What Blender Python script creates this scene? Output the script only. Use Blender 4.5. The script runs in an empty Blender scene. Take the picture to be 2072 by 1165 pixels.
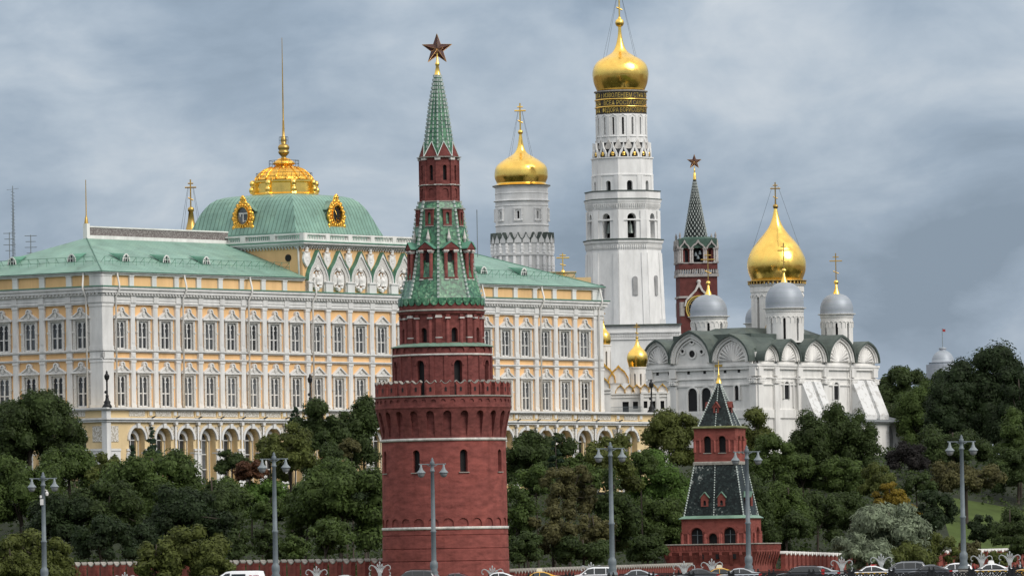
import bpy, math, random
import numpy as np
from mathutils import Matrix, Vector
SC = bpy.context.scene
COL = SC.collection
PI = math.pi
rad = math.radians
sin, cos = math.sin, math.cos

# ------------------------------------------------------------------ camera
F = 14500.0                      # focal length in photo pixels (2072 wide)
EYE = Vector((0, 0, 9))
CAMROT = Matrix.Rotation(PI / 2 + math.atan(542.5 / F), 3, 'X') @ Matrix.Rotation(rad(-1.0), 3, 'Z')
cd = bpy.data.cameras.new('camera')
cam = bpy.data.objects.new('camera', cd)
COL.objects.link(cam)
cam.matrix_world = Matrix.Translation(EYE) @ CAMROT.to_4x4()
cd.sensor_width = 36
cd.lens = 36 * F / 2072
cd.clip_start = 5
cd.clip_end = 20000
SC.camera = cam
SC.render.resolution_x, SC.render.resolution_y = 1024, 575

def at(px, py, Y):
    """world point seen at photo pixel (px, py) when it stands Y metres away"""
    v = CAMROT @ Vector(((px - 1036) / F, (582.5 - py) / F, -1))
    return EYE + v * (Y / v.y)

# ------------------------------------------------------------------ light
SUN_EL, SUN_AZ = rad(40), math.atan2(0.78, -0.62)      # azimuth clockwise from +Y
w = bpy.data.worlds.new('World')
SC.world = w
w.use_nodes = True
nt = w.node_tree
nt.nodes.clear()
def N(t, kind, **kw):
    n = t.nodes.new(kind)
    for k, v in kw.items():
        if k.startswith('i_'):
            n.inputs[k[2:].replace('_', ' ')].default_value = v
        else:
            setattr(n, k, v)
    return n
def ramp(t, stops, interp='LINEAR'):
    n = t.nodes.new('ShaderNodeValToRGB')
    n.color_ramp.interpolation = interp
    e = n.color_ramp.elements
    while len(e) < len(stops): e.new(0.5)
    for el, (p, c) in zip(e, stops):
        el.position = p
        el.color = (*c, 1) if len(c) == 3 else c
    return n
def LK(t, a, b): t.links.new(a, b)
def build_world():
    t = nt
    tc = N(t, 'ShaderNodeTexCoord')
    sky = N(t, 'ShaderNodeTexSky')
    sky.sky_type = 'NISHITA'; sky.sun_disc = False
    sky.sun_elevation = SUN_EL; sky.sun_rotation = SUN_AZ
    skys = N(t, 'ShaderNodeVectorMath', operation='SCALE')
    skys.inputs['Scale'].default_value = 0.10
    LK(t, sky.outputs[0], skys.inputs[0])
    # overcast cloud deck: soft wide bands, broken up a little
    mp = N(t, 'ShaderNodeMapping')
    mp.inputs['Scale'].default_value = (13, 13, 25)
    mp.inputs['Location'].default_value = (6.6, 12.3, 5.2)
    mp.inputs['Rotation'].default_value = (0, rad(7), 0)
    LK(t, tc.outputs['Generated'], mp.inputs['Vector'])
    wn = N(t, 'ShaderNodeTexNoise'); wn.inputs['Scale'].default_value = 1.2; wn.inputs['Detail'].default_value = 2
    LK(t, mp.outputs[0], wn.inputs['Vector'])
    wm = N(t, 'ShaderNodeMixRGB', blend_type='LINEAR_LIGHT'); wm.inputs[0].default_value = 0.22
    LK(t, mp.outputs[0], wm.inputs[1]); LK(t, wn.outputs['Color'], wm.inputs[2])
    n1 = N(t, 'ShaderNodeTexNoise'); n1.inputs['Scale'].default_value = 1.55; n1.inputs['Detail'].default_value = 8; n1.inputs['Roughness'].default_value = 0.55
    LK(t, wm.outputs[0], n1.inputs['Vector'])
    cr = ramp(t, [(0.34, (0.195, 0.256, 0.345)), (0.45, (0.28, 0.352, 0.455)), (0.55, (0.40, 0.468, 0.56)), (0.67, (0.57, 0.615, 0.675))])
    LK(t, n1.outputs['Fac'], cr.inputs[0])
    # the deck is brighter overhead, as overcast skies are
    sx = N(t, 'ShaderNodeSeparateXYZ'); LK(t, tc.outputs['Generated'], sx.inputs[0])
    mr = N(t, 'ShaderNodeMapRange'); mr.inputs['From Min'].default_value = 0.10; mr.inputs['From Max'].default_value = 0.75
    mr.inputs['To Min'].default_value = 1.0; mr.inputs['To Max'].default_value = 2.1
    LK(t, sx.outputs['Z'], mr.inputs['Value'])
    cs = N(t, 'ShaderNodeVectorMath', operation='SCALE'); LK(t, cr.outputs[0], cs.inputs[0]); LK(t, mr.outputs[0], cs.inputs['Scale'])
    up = N(t, 'ShaderNodeMixRGB'); up.inputs[2].default_value = (1.12, 1.08, 1.02, 1)
    mr2 = N(t, 'ShaderNodeMapRange'); mr2.inputs['From Min'].default_value = 0.12; mr2.inputs['From Max'].default_value = 0.6; mr2.inputs['To Max'].default_value = 0.8
    LK(t, sx.outputs['Z'], mr2.inputs['Value']); LK(t, mr2.outputs[0], up.inputs[0]); LK(t, cs.outputs[0], up.inputs[1])
    mix = N(t, 'ShaderNodeMixRGB'); mix.inputs[0].default_value = 0.88
    LK(t, skys.outputs[0], mix.inputs[1]); LK(t, up.outputs[0], mix.inputs[2])
    bg = N(t, 'ShaderNodeBackground'); bg.inputs['Strength'].default_value = 1.0
    LK(t, mix.outputs[0], bg.inputs[0])
    out = N(t, 'ShaderNodeOutputWorld'); LK(t, bg.outputs[0], out.inputs[0])
build_world()
sl = bpy.data.lights.new('sun', 'SUN')
sl.energy = 2.0; sl.angle = rad(32); sl.color = (1.0, 0.95, 0.88)
so = bpy.data.objects.new('sun', sl)
COL.objects.link(so)
sd = Vector((sin(SUN_AZ) * cos(SUN_EL), cos(SUN_AZ) * cos(SUN_EL), sin(SUN_EL)))
so.rotation_euler = sd.to_track_quat('Z', 'Y').to_euler()
so.location = sd * 200
SC.view_settings.view_transform = 'Standard'
SC.view_settings.look = 'None'
SC.view_settings.exposure = 0.15
SC.view_settings.gamma = 1

# ------------------------------------------------------------------ materials
MATS = {}
def mat(name, col, rough=0.8, var=0.18, scale=0.6, stretch=(1, 1, 1), metallic=0.0, spec=0.3, bump=0.0, bscale=8, detail=5, island=0.0, col2=None, thr=None, rand=0.0):
    """principled surface with a noise-broken base colour; col2 + thr give a two-colour relief pattern"""
    m = bpy.data.materials.new(name); MATS[name] = m
    m.use_nodes = True
    t = m.node_tree
    b = t.nodes['Principled BSDF']
    b.inputs['Roughness'].default_value = rough
    b.inputs['Metallic'].default_value = metallic
    b.inputs['Specular IOR Level'].default_value = spec
    tc = N(t, 'ShaderNodeTexCoord')
    mp = N(t, 'ShaderNodeMapping'); mp.inputs['Scale'].default_value = stretch
    LK(t, tc.outputs['Object'], mp.inputs[0])
    n = N(t, 'ShaderNodeTexNoise'); n.inputs['Scale'].default_value = scale; n.inputs['Detail'].default_value = detail; n.inputs['Roughness'].default_value = 0.62
    LK(t, mp.outputs[0], n.inputs['Vector'])
    c = Vector(col)
    if col2 is None:
        r = ramp(t, [(0.30, c * (1 - var)), (0.5, c), (0.72, c * (1 + var))])
    else:
        r = ramp(t, [(thr - 0.03, c), (thr + 0.03, Vector(col2))])
    LK(t, n.outputs['Fac'], r.inputs[0])
    o = r.outputs[0]
    for amt, kind in ((island, 'isl'), (rand, 'obj')):
        if not amt: continue
        if kind == 'isl': src = N(t, 'ShaderNodeNewGeometry').outputs['Random Per Island']
        else: src = N(t, 'ShaderNodeObjectInfo').outputs['Random']
        mr = N(t, 'ShaderNodeMapRange'); mr.inputs['To Min'].default_value = 1 - amt; mr.inputs['To Max'].default_value = 1 + amt
        LK(t, src, mr.inputs['Value'])
        vs = N(t, 'ShaderNodeVectorMath', operation='SCALE'); LK(t, o, vs.inputs[0]); LK(t, mr.outputs[0], vs.inputs['Scale'])
        o = vs.outputs[0]
    LK(t, o, b.inputs['Base Color'])
    if bump:
        n2 = N(t, 'ShaderNodeTexNoise'); n2.inputs['Scale'].default_value = bscale; n2.inputs['Detail'].default_value = 3
        LK(t, tc.outputs['Object'], n2.inputs['Vector'])
        bp = N(t, 'ShaderNodeBump'); bp.inputs['Strength'].default_value = bump; bp.inputs['Distance'].default_value = 0.1
        LK(t, n2.outputs['Fac'], bp.inputs['Height']); LK(t, bp.outputs[0], b.inputs['Normal'])
    return m

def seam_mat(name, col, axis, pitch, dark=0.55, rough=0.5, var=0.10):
    """painted sheet metal with seam shade coloured in as dark lines every `pitch` metres along a local axis"""
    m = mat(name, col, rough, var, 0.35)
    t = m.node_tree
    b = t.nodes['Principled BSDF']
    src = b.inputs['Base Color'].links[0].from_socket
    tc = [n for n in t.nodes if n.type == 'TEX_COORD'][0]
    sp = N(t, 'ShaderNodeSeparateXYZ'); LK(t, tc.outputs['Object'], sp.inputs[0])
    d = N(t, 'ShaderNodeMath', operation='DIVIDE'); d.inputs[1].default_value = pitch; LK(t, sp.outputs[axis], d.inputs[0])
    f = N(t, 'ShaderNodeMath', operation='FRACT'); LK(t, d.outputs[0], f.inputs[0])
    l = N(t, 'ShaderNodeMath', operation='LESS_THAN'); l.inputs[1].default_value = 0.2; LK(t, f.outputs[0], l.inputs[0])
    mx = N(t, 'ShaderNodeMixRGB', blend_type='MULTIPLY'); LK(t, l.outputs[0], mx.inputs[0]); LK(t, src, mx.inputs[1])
    mx.inputs[2].default_value = (dark, dark * 1.03, dark, 1)  # seam shading drawn as a darker line, no raised rib
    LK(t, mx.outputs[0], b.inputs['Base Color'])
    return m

def cell_mat(name, stops, scale, rough=0.35, stretch=(1, 1, 1), spec=0.5):
    """glazed tiles: every voronoi cell its own shade"""
    m = bpy.data.materials.new(name); MATS[name] = m
    m.use_nodes = True
    t = m.node_tree; b = t.nodes['Principled BSDF']
    b.inputs['Roughness'].default_value = rough; b.inputs['Specular IOR Level'].default_value = spec
    tc = N(t, 'ShaderNodeTexCoord'); mp = N(t, 'ShaderNodeMapping'); mp.inputs['Scale'].default_value = stretch
    LK(t, tc.outputs['Object'], mp.inputs[0])
    v = N(t, 'ShaderNodeTexVoronoi'); v.inputs['Scale'].default_value = scale
    LK(t, mp.outputs[0], v.inputs['Vector'])
    s = N(t, 'ShaderNodeSeparateColor'); LK(t, v.outputs['Color'], s.inputs[0])
    big = N(t, 'ShaderNodeTexNoise'); big.inputs['Scale'].default_value = 0.5; big.inputs['Detail'].default_value = 3; LK(t, tc.outputs['Object'], big.inputs['Vector'])
    ad = N(t, 'ShaderNodeMath', operation='MULTIPLY_ADD'); ad.inputs[1].default_value = 0.75; LK(t, s.outputs[0], ad.inputs[0])
    sb = N(t, 'ShaderNodeMath', operation='MULTIPLY_ADD'); sb.inputs[1].default_value = 1.0; sb.inputs[2].default_value = -0.38; LK(t, big.outputs['Fac'], sb.inputs[0]); LK(t, sb.outputs[0], ad.inputs[2])
    r = ramp(t, stops); LK(t, ad.outputs[0], r.inputs[0])
    dk = ramp(t, [(0.0, (1, 1, 1)), (0.55, (1, 1, 1)), (0.8, (0.45, 0.45, 0.45))]); LK(t, v.outputs['Distance'], dk.inputs[0])
    mx = N(t, 'ShaderNodeMixRGB', blend_type='MULTIPLY'); mx.inputs[0].default_value = 1; LK(t, r.outputs[0], mx.inputs[1]); LK(t, dk.outputs[0], mx.inputs[2])
    LK(t, mx.outputs[0], b.inputs['Base Color'])
    return m

BRICK = mat('red_brick', (0.235, 0.070, 0.060), 0.9, 0.34, 0.8, (1, 1, 2.6), bump=0.25, bscale=5, spec=0.15, detail=8)
BRICKD = mat('old_brick', (0.170, 0.055, 0.049), 0.9, 0.38, 1.4, (1, 1, 2.0), bump=0.25, bscale=5, spec=0.15, detail=8)
BRICKW = mat('wall_brick', (0.225, 0.068, 0.056), 0.9, 0.25, 1.0, (1, 1, 2.0), spec=0.15)
STONE = mat('white_stone', (0.54, 0.52, 0.49), 0.85, 0.32, 1.5, spec=0.2)
STONEG = mat('grey_stone', (0.30, 0.28, 0.25), 0.9, 0.3, 2.5, spec=0.2)
WHITE = mat('white_plaster', (0.74, 0.725, 0.695), 0.85, 0.16, 0.5, (1, 1, 0.35), spec=0.2)
WHITE2 = mat('lime_plaster', (0.77, 0.765, 0.75), 0.85, 0.15, 0.5, (1, 1, 0.4), spec=0.2)
TRIM = mat('stucco_trim', (0.68, 0.675, 0.66), 0.85, 0.12, 0.8, (1, 1, 0.4), spec=0.2)
CARVE = mat('carved_stucco', (0.52, 0.505, 0.475), 0.9, 0, 5.5, spec=0.2, col2=(0.66, 0.645, 0.61), thr=0.50, bump=0.5, bscale=6)
ORNA = mat('ornament_frieze', (0.40, 0.36, 0.29), 0.9, 0, 5.0, spec=0.2, col2=(0.68, 0.65, 0.60), thr=0.50, bump=0.5, bscale=6)
OCHRE = mat('ochre_plaster', (0.79, 0.50, 0.25), 0.9, 0.13, 0.3, (1, 1, 0.4), spec=0.15)
OCHREL = mat('pale_ochre_plaster', (0.70, 0.54, 0.31), 0.9, 0.10, 0.3, spec=0.15)
VERD = (0.19, 0.325, 0.262)
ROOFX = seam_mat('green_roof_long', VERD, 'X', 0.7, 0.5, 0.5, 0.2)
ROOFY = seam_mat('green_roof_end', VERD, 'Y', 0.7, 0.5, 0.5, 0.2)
COPPER = mat('green_copper', (0.10, 0.24, 0.17), 0.5, 0.2, 0.6)
COPPERL = mat('pale_green_copper', (0.16, 0.26, 0.20), 0.55, 0.25, 0.6)
GOLD = mat('gilding', (1.0, 0.65, 0.16), 0.17, 0.14, 0.7, metallic=1.0, bump=0.10, bscale=1.3)
GOLDR = mat('carved_gilding', (0.92, 0.52, 0.09), 0.34, 0.25, 3.0, metallic=1.0, bump=1.0, bscale=3.0)
GOLDD = mat('old_gilding', (0.50, 0.33, 0.10), 0.4, 0.2, 1.0, metallic=1.0)
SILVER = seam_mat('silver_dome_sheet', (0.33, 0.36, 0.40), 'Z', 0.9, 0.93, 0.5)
SILVER.node_tree.nodes['Principled BSDF'].inputs['Metallic'].default_value = 0.25
GREYROOF = mat('dark_green_roof', (0.075, 0.095, 0.085), 0.6, 0.25, 0.4)
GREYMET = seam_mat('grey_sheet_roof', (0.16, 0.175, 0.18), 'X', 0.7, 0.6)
DARK = mat('dark_opening', (0.012, 0.012, 0.013), 0.6, 0.2, 1, spec=0.3)
GLASS = mat('window_glass', (0.062, 0.067, 0.072), 0.12, 0.6, 0.9, spec=0.5, rand=0.75)
BLACK = mat('black_iron', (0.012, 0.013, 0.014), 0.5, 0.2, 2)
STEEL = mat('grey_iron', (0.145, 0.172, 0.185), 0.5, 0.15, 2)
RUBY = mat('ruby_glass', (0.055, 0.012, 0.012), 0.25, 0.3, 2, spec=0.6)
GILTEDGE = mat('gilt_edge', (0.55, 0.33, 0.14), 0.35, 0.1, 2, metallic=0.8)
TILEG = cell_mat('green_glazed_tiles', [(0.0, (0.012, 0.06, 0.035)), (0.35, (0.04, 0.15, 0.08)), (0.65, (0.075, 0.23, 0.12)), (0.88, (0.15, 0.33, 0.18)), (1.0, (0.30, 0.44, 0.30))], 4.2)
TILED = cell_mat('dark_glazed_tiles', [(0.0, (0.005, 0.008, 0.008)), (0.45, (0.011, 0.018, 0.018)), (0.75, (0.02, 0.031, 0.030)), (0.9, (0.04, 0.055, 0.052)), (0.95, (0.24, 0.26, 0.245))], 4.6, 0.5, spec=0.25)
BEAD = mat('white_glazed_bead', (0.44, 0.49, 0.46), 0.4, 0.2, 2)
LATT = mat('brown_lattice', (0.14, 0.12, 0.115), 0.8, 0, 6, col2=(0.28, 0.255, 0.245), thr=0.52)

def weather(m, patch=0.0, streak=0.0, pscale=0.3, tint=(1.25, 1.2, 1.15)):
    """repaired patches and run-off stains over the base colour"""
    t = m.node_tree; b = t.nodes['Principled BSDF']
    o = b.inputs['Base Color'].links[0].from_socket
    tc = [n for n in t.nodes if n.type == 'TEX_COORD'][0]
    def layer(o, sc, stretch, lo, hi, col, amt):
        mp = N(t, 'ShaderNodeMapping'); mp.inputs['Scale'].default_value = stretch; LK(t, tc.outputs['Object'], mp.inputs[0])
        n = N(t, 'ShaderNodeTexNoise'); n.inputs['Scale'].default_value = sc; n.inputs['Detail'].default_value = 6; n.inputs['Roughness'].default_value = 0.6
        LK(t, mp.outputs[0], n.inputs['Vector'])
        r = N(t, 'ShaderNodeMapRange'); r.inputs['From Min'].default_value = lo; r.inputs['From Max'].default_value = hi; r.inputs['To Max'].default_value = amt
        LK(t, n.outputs['Fac'], r.inputs['Value'])
        x = N(t, 'ShaderNodeMixRGB', blend_type='MULTIPLY'); LK(t, r.outputs[0], x.inputs[0]); LK(t, o, x.inputs[1]); x.inputs[2].default_value = (*col, 1)
        return x.outputs[0]
    if patch:
        o = layer(o, pscale, (1, 1, 1.3), .52, .60, tint, patch)
        o = layer(o, pscale * 4, (1, 1, 2), .58, .68, (.62, .60, .60), patch)
    if streak: o = layer(o, 1.0, (1.1, 1.1, .07), .52, .72, (.50, .49, .47), streak)
    LK(t, o, b.inputs['Base Color'])
for m_, p_, s_ in ((BRICK, .5, .4), (BRICKD, .55, .4), (BRICKW, .8, .5), (WHITE, 0, .26), (WHITE2, 0, .18), (TRIM, 0, .30), (OCHRE, .0, .22), (OCHREL, 0, .25), (STONE, .6, .5), (ROOFX, .55, .25), (ROOFY, .55, .25), (GREYROOF, .7, 0), (COPPERL, .8, 0)):
    weather(m_, p_, s_)
# gilding: beaten sheets, some dulled
for m_, pit in ((GOLD, .9),):
    t = m_.node_tree; b = t.nodes['Principled BSDF']; tc = [n for n in t.nodes if n.type == 'TEX_COORD'][0]
    n = N(t, 'ShaderNodeTexNoise'); n.inputs['Scale'].default_value = 0.7; n.inputs['Detail'].default_value = 4; LK(t, tc.outputs['Object'], n.inputs['Vector'])
    r = N(t, 'ShaderNodeMapRange'); r.inputs['From Min'].default_value = .35; r.inputs['From Max'].default_value = .68; r.inputs['To Min'].default_value = .10; r.inputs['To Max'].default_value = .36
    LK(t, n.outputs['Fac'], r.inputs['Value']); LK(t, r.outputs[0], b.inputs['Roughness'])
    v = N(t, 'ShaderNodeTexVoronoi'); v.inputs['Scale'].default_value = pit; LK(t, tc.outputs['Object'], v.inputs['Vector'])
    sc_ = N(t, 'ShaderNodeSeparateColor'); LK(t, v.outputs['Color'], sc_.inputs[0])
    bp = [n for n in t.nodes if n.type == 'BUMP'][0]
    ad = N(t, 'ShaderNodeMath', operation='MULTIPLY_ADD'); ad.inputs[1].default_value = .10
    LK(t, sc_.outputs[0], ad.inputs[0]); LK(t, bp.inputs['Height'].links[0].from_socket, ad.inputs[2]); LK(t, ad.outputs[0], bp.inputs['Height'])

# ------------------------------------------------------------------ mesh helpers
class MB:
    def __init__(s, T=None): s.v = []; s.f = []; s.m = []; s.s = []; s.T = T
    def add(s, vs, fs, m=0, sm=False):
        o = len(s.v)
        if s.T is None: s.v += [tuple(p) for p in vs]
        else: s.v += [tuple(s.T @ Vector(p)) for p in vs]
        for f in fs:
            s.f.append(tuple(i + o for i in f)); s.m.append(m); s.s.append(sm)
    def box(s, x0, x1, y0, y1, z0, z1, m=0, tx=0, ty=0):
        s.add([(x0, y0, z0), (x1, y0, z0), (x1, y1, z0), (x0, y1, z0),
               (x0 + tx, y0 + ty, z1), (x1 - tx, y0 + ty, z1), (x1 - tx, y1 - ty, z1), (x0 + tx, y1 - ty, z1)],
              [(0, 1, 2, 3), (4, 5, 6, 7), (0, 1, 5, 4), (1, 2, 6, 5), (2, 3, 7, 6), (3, 0, 4, 7)], m)
    def prism(s, pts, a, b, m=0, plane='xz', sm=False):
        """closed outline extruded from a to b along the axis that `plane` leaves out"""
        n = len(pts)
        q = {'xz': lambda p, d: (p[0], d, p[1]), 'yz': lambda p, d: (d, p[0], p[1]), 'xy': lambda p, d: (p[0], p[1], d)}[plane]
        s.add([q(p, a) for p in pts] + [q(p, b) for p in pts],
              [tuple(range(n)), tuple(range(2 * n - 1, n - 1, -1))] , m)
        s.add([q(p, a) for p in pts] + [q(p, b) for p in pts],
              [(i, (i + 1) % n, n + (i + 1) % n, n + i) for i in range(n)], m, sm)
    def band(s, outer, inner, a, b, m=0, plane='xz', closed=False):
        """strip between two polylines of equal length, extruded from a to b"""
        n = len(outer)
        q = {'xz': lambda p, d: (p[0], d, p[1]), 'yz': lambda p, d: (d, p[0], p[1])}[plane]
        vs = [q(p, a) for p in outer] + [q(p, a) for p in inner] + [q(p, b) for p in outer] + [q(p, b) for p in inner]
        fs = []
        for i in range(n if closed else n - 1):
            j = (i + 1) % n
            fs += [(i, j, n + j, n + i), (2 * n + i, 2 * n + j, 3 * n + j, 3 * n + i), (i, j, 2 * n + j, 2 * n + i), (n + i, n + j, 3 * n + j, 3 * n + i)]
        if not closed: fs += [(0, n, 3 * n, 2 * n), (n - 1, 2 * n - 1, 4 * n - 1, 3 * n - 1)]
        s.add(vs, fs, m)
    def lathe(s, prof, n=32, c=(0, 0), ph=0.0, m=0, sm=True, cap=True):
        """prof = [(radius, z)...]; flat=False for polygons; angle 0 faces -Y"""
        k = len(prof); vs = []
        for r, z in prof:
            for i in range(n):
                a = ph + 2 * PI * i / n
                vs.append((c[0] + r * sin(a), c[1] - r * cos(a), z))
        fs = [(j * n + i, j * n + (i + 1) % n, (j + 1) * n + (i + 1) % n, (j + 1) * n + i) for j in range(k - 1) for i in range(n)]
        s.add(vs, fs, m, sm)
        if cap: s.add(vs[:n] + vs[-n:], [tuple(range(n)), tuple(range(n, 2 * n))], m)
    def tube(s, pts, r, n=5, m=0, r2=None, sm=True):
        pts = [Vector(p) for p in pts]; k = len(pts); vs = []
        for i, p in enumerate(pts):
            d = (pts[min(i + 1, k - 1)] - pts[max(i - 1, 0)]).normalized()
            if i == 0: x = d.cross(Vector((0, 0, 1)) if abs(d.z) < 0.95 else Vector((0, 1, 0))).normalized()
            else:
                x = x - d * x.dot(d)
                x = x.normalized() if x.length > 1e-4 else d.cross(Vector((.3, .5, .8))).normalized()
            y = d.cross(x)
            rr = r if r2 is None else r + (r2 - r) * i / max(1, k - 1)
            for j in range(n):
                a = 2 * PI * j / n
                vs.append(p + (x * cos(a) + y * sin(a)) * rr)
        s.add(vs, [(i * n + j, i * n + (j + 1) % n, (i + 1) * n + (j + 1) % n, (i + 1) * n + j) for i in range(k - 1) for j in range(n)]
              + [tuple(range(n)), tuple(range((k - 1) * n, k * n))], m, sm)
    def blob(s, c, rx, ry=None, rz=None, n=8, m=0, k=5):
        ry = rx if ry is None else ry; rz = rx if rz is None else rz
        vs = [(c[0], c[1], c[2] - rz)]; fs = []
        for j in range(1, k):
            t = PI * j / k
            for i in range(n):
                a = 2 * PI * i / n
                vs.append((c[0] + rx * sin(t) * cos(a), c[1] + ry * sin(t) * sin(a), c[2] - rz * cos(t)))
        vs.append((c[0], c[1], c[2] + rz)); L = len(vs) - 1
        for i in range(n):
            fs.append((0, 1 + i, 1 + (i + 1) % n))
            fs.append((L, L - n + i, L - n + (i + 1) % n))
            for j in range(k - 2):
                fs.append((1 + j * n + i, 1 + j * n + (i + 1) % n, 1 + (j + 1) * n + (i + 1) % n, 1 + (j + 1) * n + i))
        s.add(vs, fs, m, True)
    def build(s, name, mats, parent=None, loc=None, rz=0, label=None):
        me = bpy.data.meshes.new(name)
        me.from_pydata(s.v, [], s.f)
        mats = mats if isinstance(mats, (list, tuple)) else [mats]
        for m in mats: me.materials.append(m)
        me.polygons.foreach_set('material_index', s.m)
        me.polygons.foreach_set('use_smooth', s.s)
        me.update()
        o = bpy.data.objects.new(name, me)
        COL.objects.link(o)
        if parent: o.parent = parent
        if loc is not None: o.location = loc
        o.rotation_euler.z = rz
        if label: o['label'] = label
        return o

def tag(o, label, cat, group=None):
    o['label'] = label; o['category'] = cat
    if group: o['group'] = group
    return o
def thing(name, label, cat, loc=(0, 0, 0), rz=0, group=None):
    o = bpy.data.objects.new(name, None)
    COL.objects.link(o)
    o.location = loc; o.rotation_euler.z = rz; o.empty_display_size = 1
    return tag(o, label, cat, group)
def struct(o): o['kind'] = 'structure'; return o
def dup(o, parent=None, loc=None, rz=None):
    """copy of an object with copies of everything under it"""
    c = o.copy(); COL.objects.link(c)
    if parent is not None: c.parent = parent
    if loc is not None: c.location = loc
    if rz is not None: c.rotation_euler.z = rz
    for ch in list(o.children): dup(ch, c)
    return c

def flat(o, U, Nn, dep):
    """wall map: u along U from o, v up, d=1 is `dep` metres behind the face"""
    o = Vector(o); U = Vector(U); Nn = Vector(Nn)
    return lambda u, v, d=0: tuple(o + U * u + Vector((0, 0, v)) - Nn * (dep * d))
def cyl(rf, dep, c=(0, 0)):
    r = rf if callable(rf) else (lambda v: rf)
    dp = dep if callable(dep) else (lambda v: dep)
    return lambda u, v, d=0: (c[0] + (r(v) - dp(v) * d) * sin(u), c[1] - (r(v) - dp(v) * d) * cos(u), v)
def arcp(uc, w, vs, rise, n=8, kind='round'):
    P = []
    for i in range(n + 1):
        t = PI * i / n
        if kind == 'round': P.append((uc - w / 2 * cos(t), vs + rise * sin(t)))
        else:
            x = -cos(t); P.append((uc + w / 2 * x, vs + rise * (1 - abs(x) ** 1.7)))
    return P
def wall(mb, fm, u0, u1, v0, v1, ops=(), m=0, mr=None, du=1e9, dv=1e9, na=8):
    """wall strip with arched openings. op = (uc, w, vbottom, vspring, rise, pane) ; pane = (MB, material index) or None for an open hole"""
    mr = m if mr is None else mr
    def grid(a, b, c, d, dd=0, M=mb, mm=m):
        if b - a < 1e-6 or d - c < 1e-6: return
        nu = max(1, math.ceil((b - a) / du)); nv = max(1, math.ceil((d - c) / dv))
        vs = [fm(a + (b - a) * i / nu, c + (d - c) * j / nv, dd) for j in range(nv + 1) for i in range(nu + 1)]
        M.add(vs, [(j * (nu + 1) + i, j * (nu + 1) + i + 1, (j + 1) * (nu + 1) + i + 1, (j + 1) * (nu + 1) + i) for j in range(nv) for i in range(nu)], mm)
    cur = u0
    for op in sorted(ops, key=lambda q: q[0]):
        uc, wd, vb, vsp, rise, pane = op[:6]
        kind = op[6] if len(op) > 6 else 'round'
        a, b = uc - wd / 2, uc + wd / 2
        grid(cur, a, v0, v1); grid(a, b, v0, vb)
        arc = arcp(uc, wd, vsp, rise, na, kind) if rise > 0 else [(a, vsp), (b, vsp)]
        for p, q in zip(arc, arc[1:]):
            mb.add([fm(*p), fm(*q), fm(q[0], v1), fm(p[0], v1)], [(0, 1, 2, 3)], m)
        nv = max(1, math.ceil((vsp - vb) / dv))
        side = [(a, vb + (vsp - vb) * i / nv) for i in range(nv)]
        out = side + arc + [(b, p[1]) for p in reversed(side)]
        for p, q in zip(out, out[1:] + out[:1]):
            mb.add([fm(*p, 0), fm(*q, 0), fm(*q, 1), fm(*p, 1)], [(0, 1, 2, 3)], mr)
        if pane:
            M, mi = pane
            for p, q in zip(arc, arc[1:]):
                for i in range(nv):
                    c0 = vb + (vsp - vb) * i / nv; c1 = vb + (vsp - vb) * (i + 1) / nv
                    M.add([fm(p[0], c0, 1), fm(q[0], c0, 1), fm(q[0], c1, 1), fm(p[0], c1, 1)], [(0, 1, 2, 3)], mi)
                M.add([fm(p[0], vsp, 1), fm(q[0], vsp, 1), fm(*q, 1), fm(*p, 1)], [(0, 1, 2, 3)], mi)
        cur = b
    grid(cur, u1, v0, v1)

def cross_mb(mb, c, h, m=0, t=0.12, ang=0.0, w=0.42):
    """orthodox cross standing at c: two bars and a slanted foot bar"""
    x, y, z = c; ca, sa = cos(ang), sin(ang)
    def bar(u0, z0, u1, z1, r): mb.tube([(x + u0 * ca, y + u0 * sa, z0), (x + u1 * ca, y + u1 * sa, z1)], r, 5, m, sm=False)
    bar(0, z, 0, z + h, t)
    bar(-h * w / 2, z + h * .72, h * w / 2, z + h * .72, t)
    bar(-h * w / 4.2, z + h * .86, h * w / 4.2, z + h * .86, t * .9)
    bar(-h * w / 4.5, z + h * .36, h * w / 4.5, z + h * .27, t * .9)
def star_mb(mb, c, R, ang=0.0, m=0, me=1, th=0.16, edge=0.03):
    x, y, z = c; ca, sa = cos(ang), sin(ang)
    P = []
    for i in range(10):
        r = R if i % 2 == 0 else R * .40
        a = PI / 2 + i * PI / 5
        P.append((r * cos(a), r * sin(a)))
    q = lambda u, d, v: (x + u * ca - d * sa, y + u * sa + d * ca, z + v)
    vs = [q(u, 0, v) for u, v in P] + [q(0, -th * R, 0), q(0, th * R, 0)]
    mb.add(vs, [(i, (i + 1) % 10, 10) for i in range(10)] + [(i, (i + 1) % 10, 11) for i in range(10)], m)
    for i in range(10):
        mb.tube([vs[i], vs[(i + 1) % 10]], edge, 4, me)
        mb.tube([vs[i], vs[10]], edge * (.9 if i % 2 == 0 else .6), 4, me)
    for k in range(5):       # the inner star lines between neighbouring hollows
        a, b = vs[2 * k + 1], vs[(2 * k + 3) % 10]
        A = Vector(a).lerp(Vector(vs[10]), .45); B = Vector(b).lerp(Vector(vs[10]), .45)
        T = Vector(vs[(2 * k + 2) % 10]).lerp(Vector(vs[10]), .55)
        mb.tube([A, T, B], edge * .6, 4, me)
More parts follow.
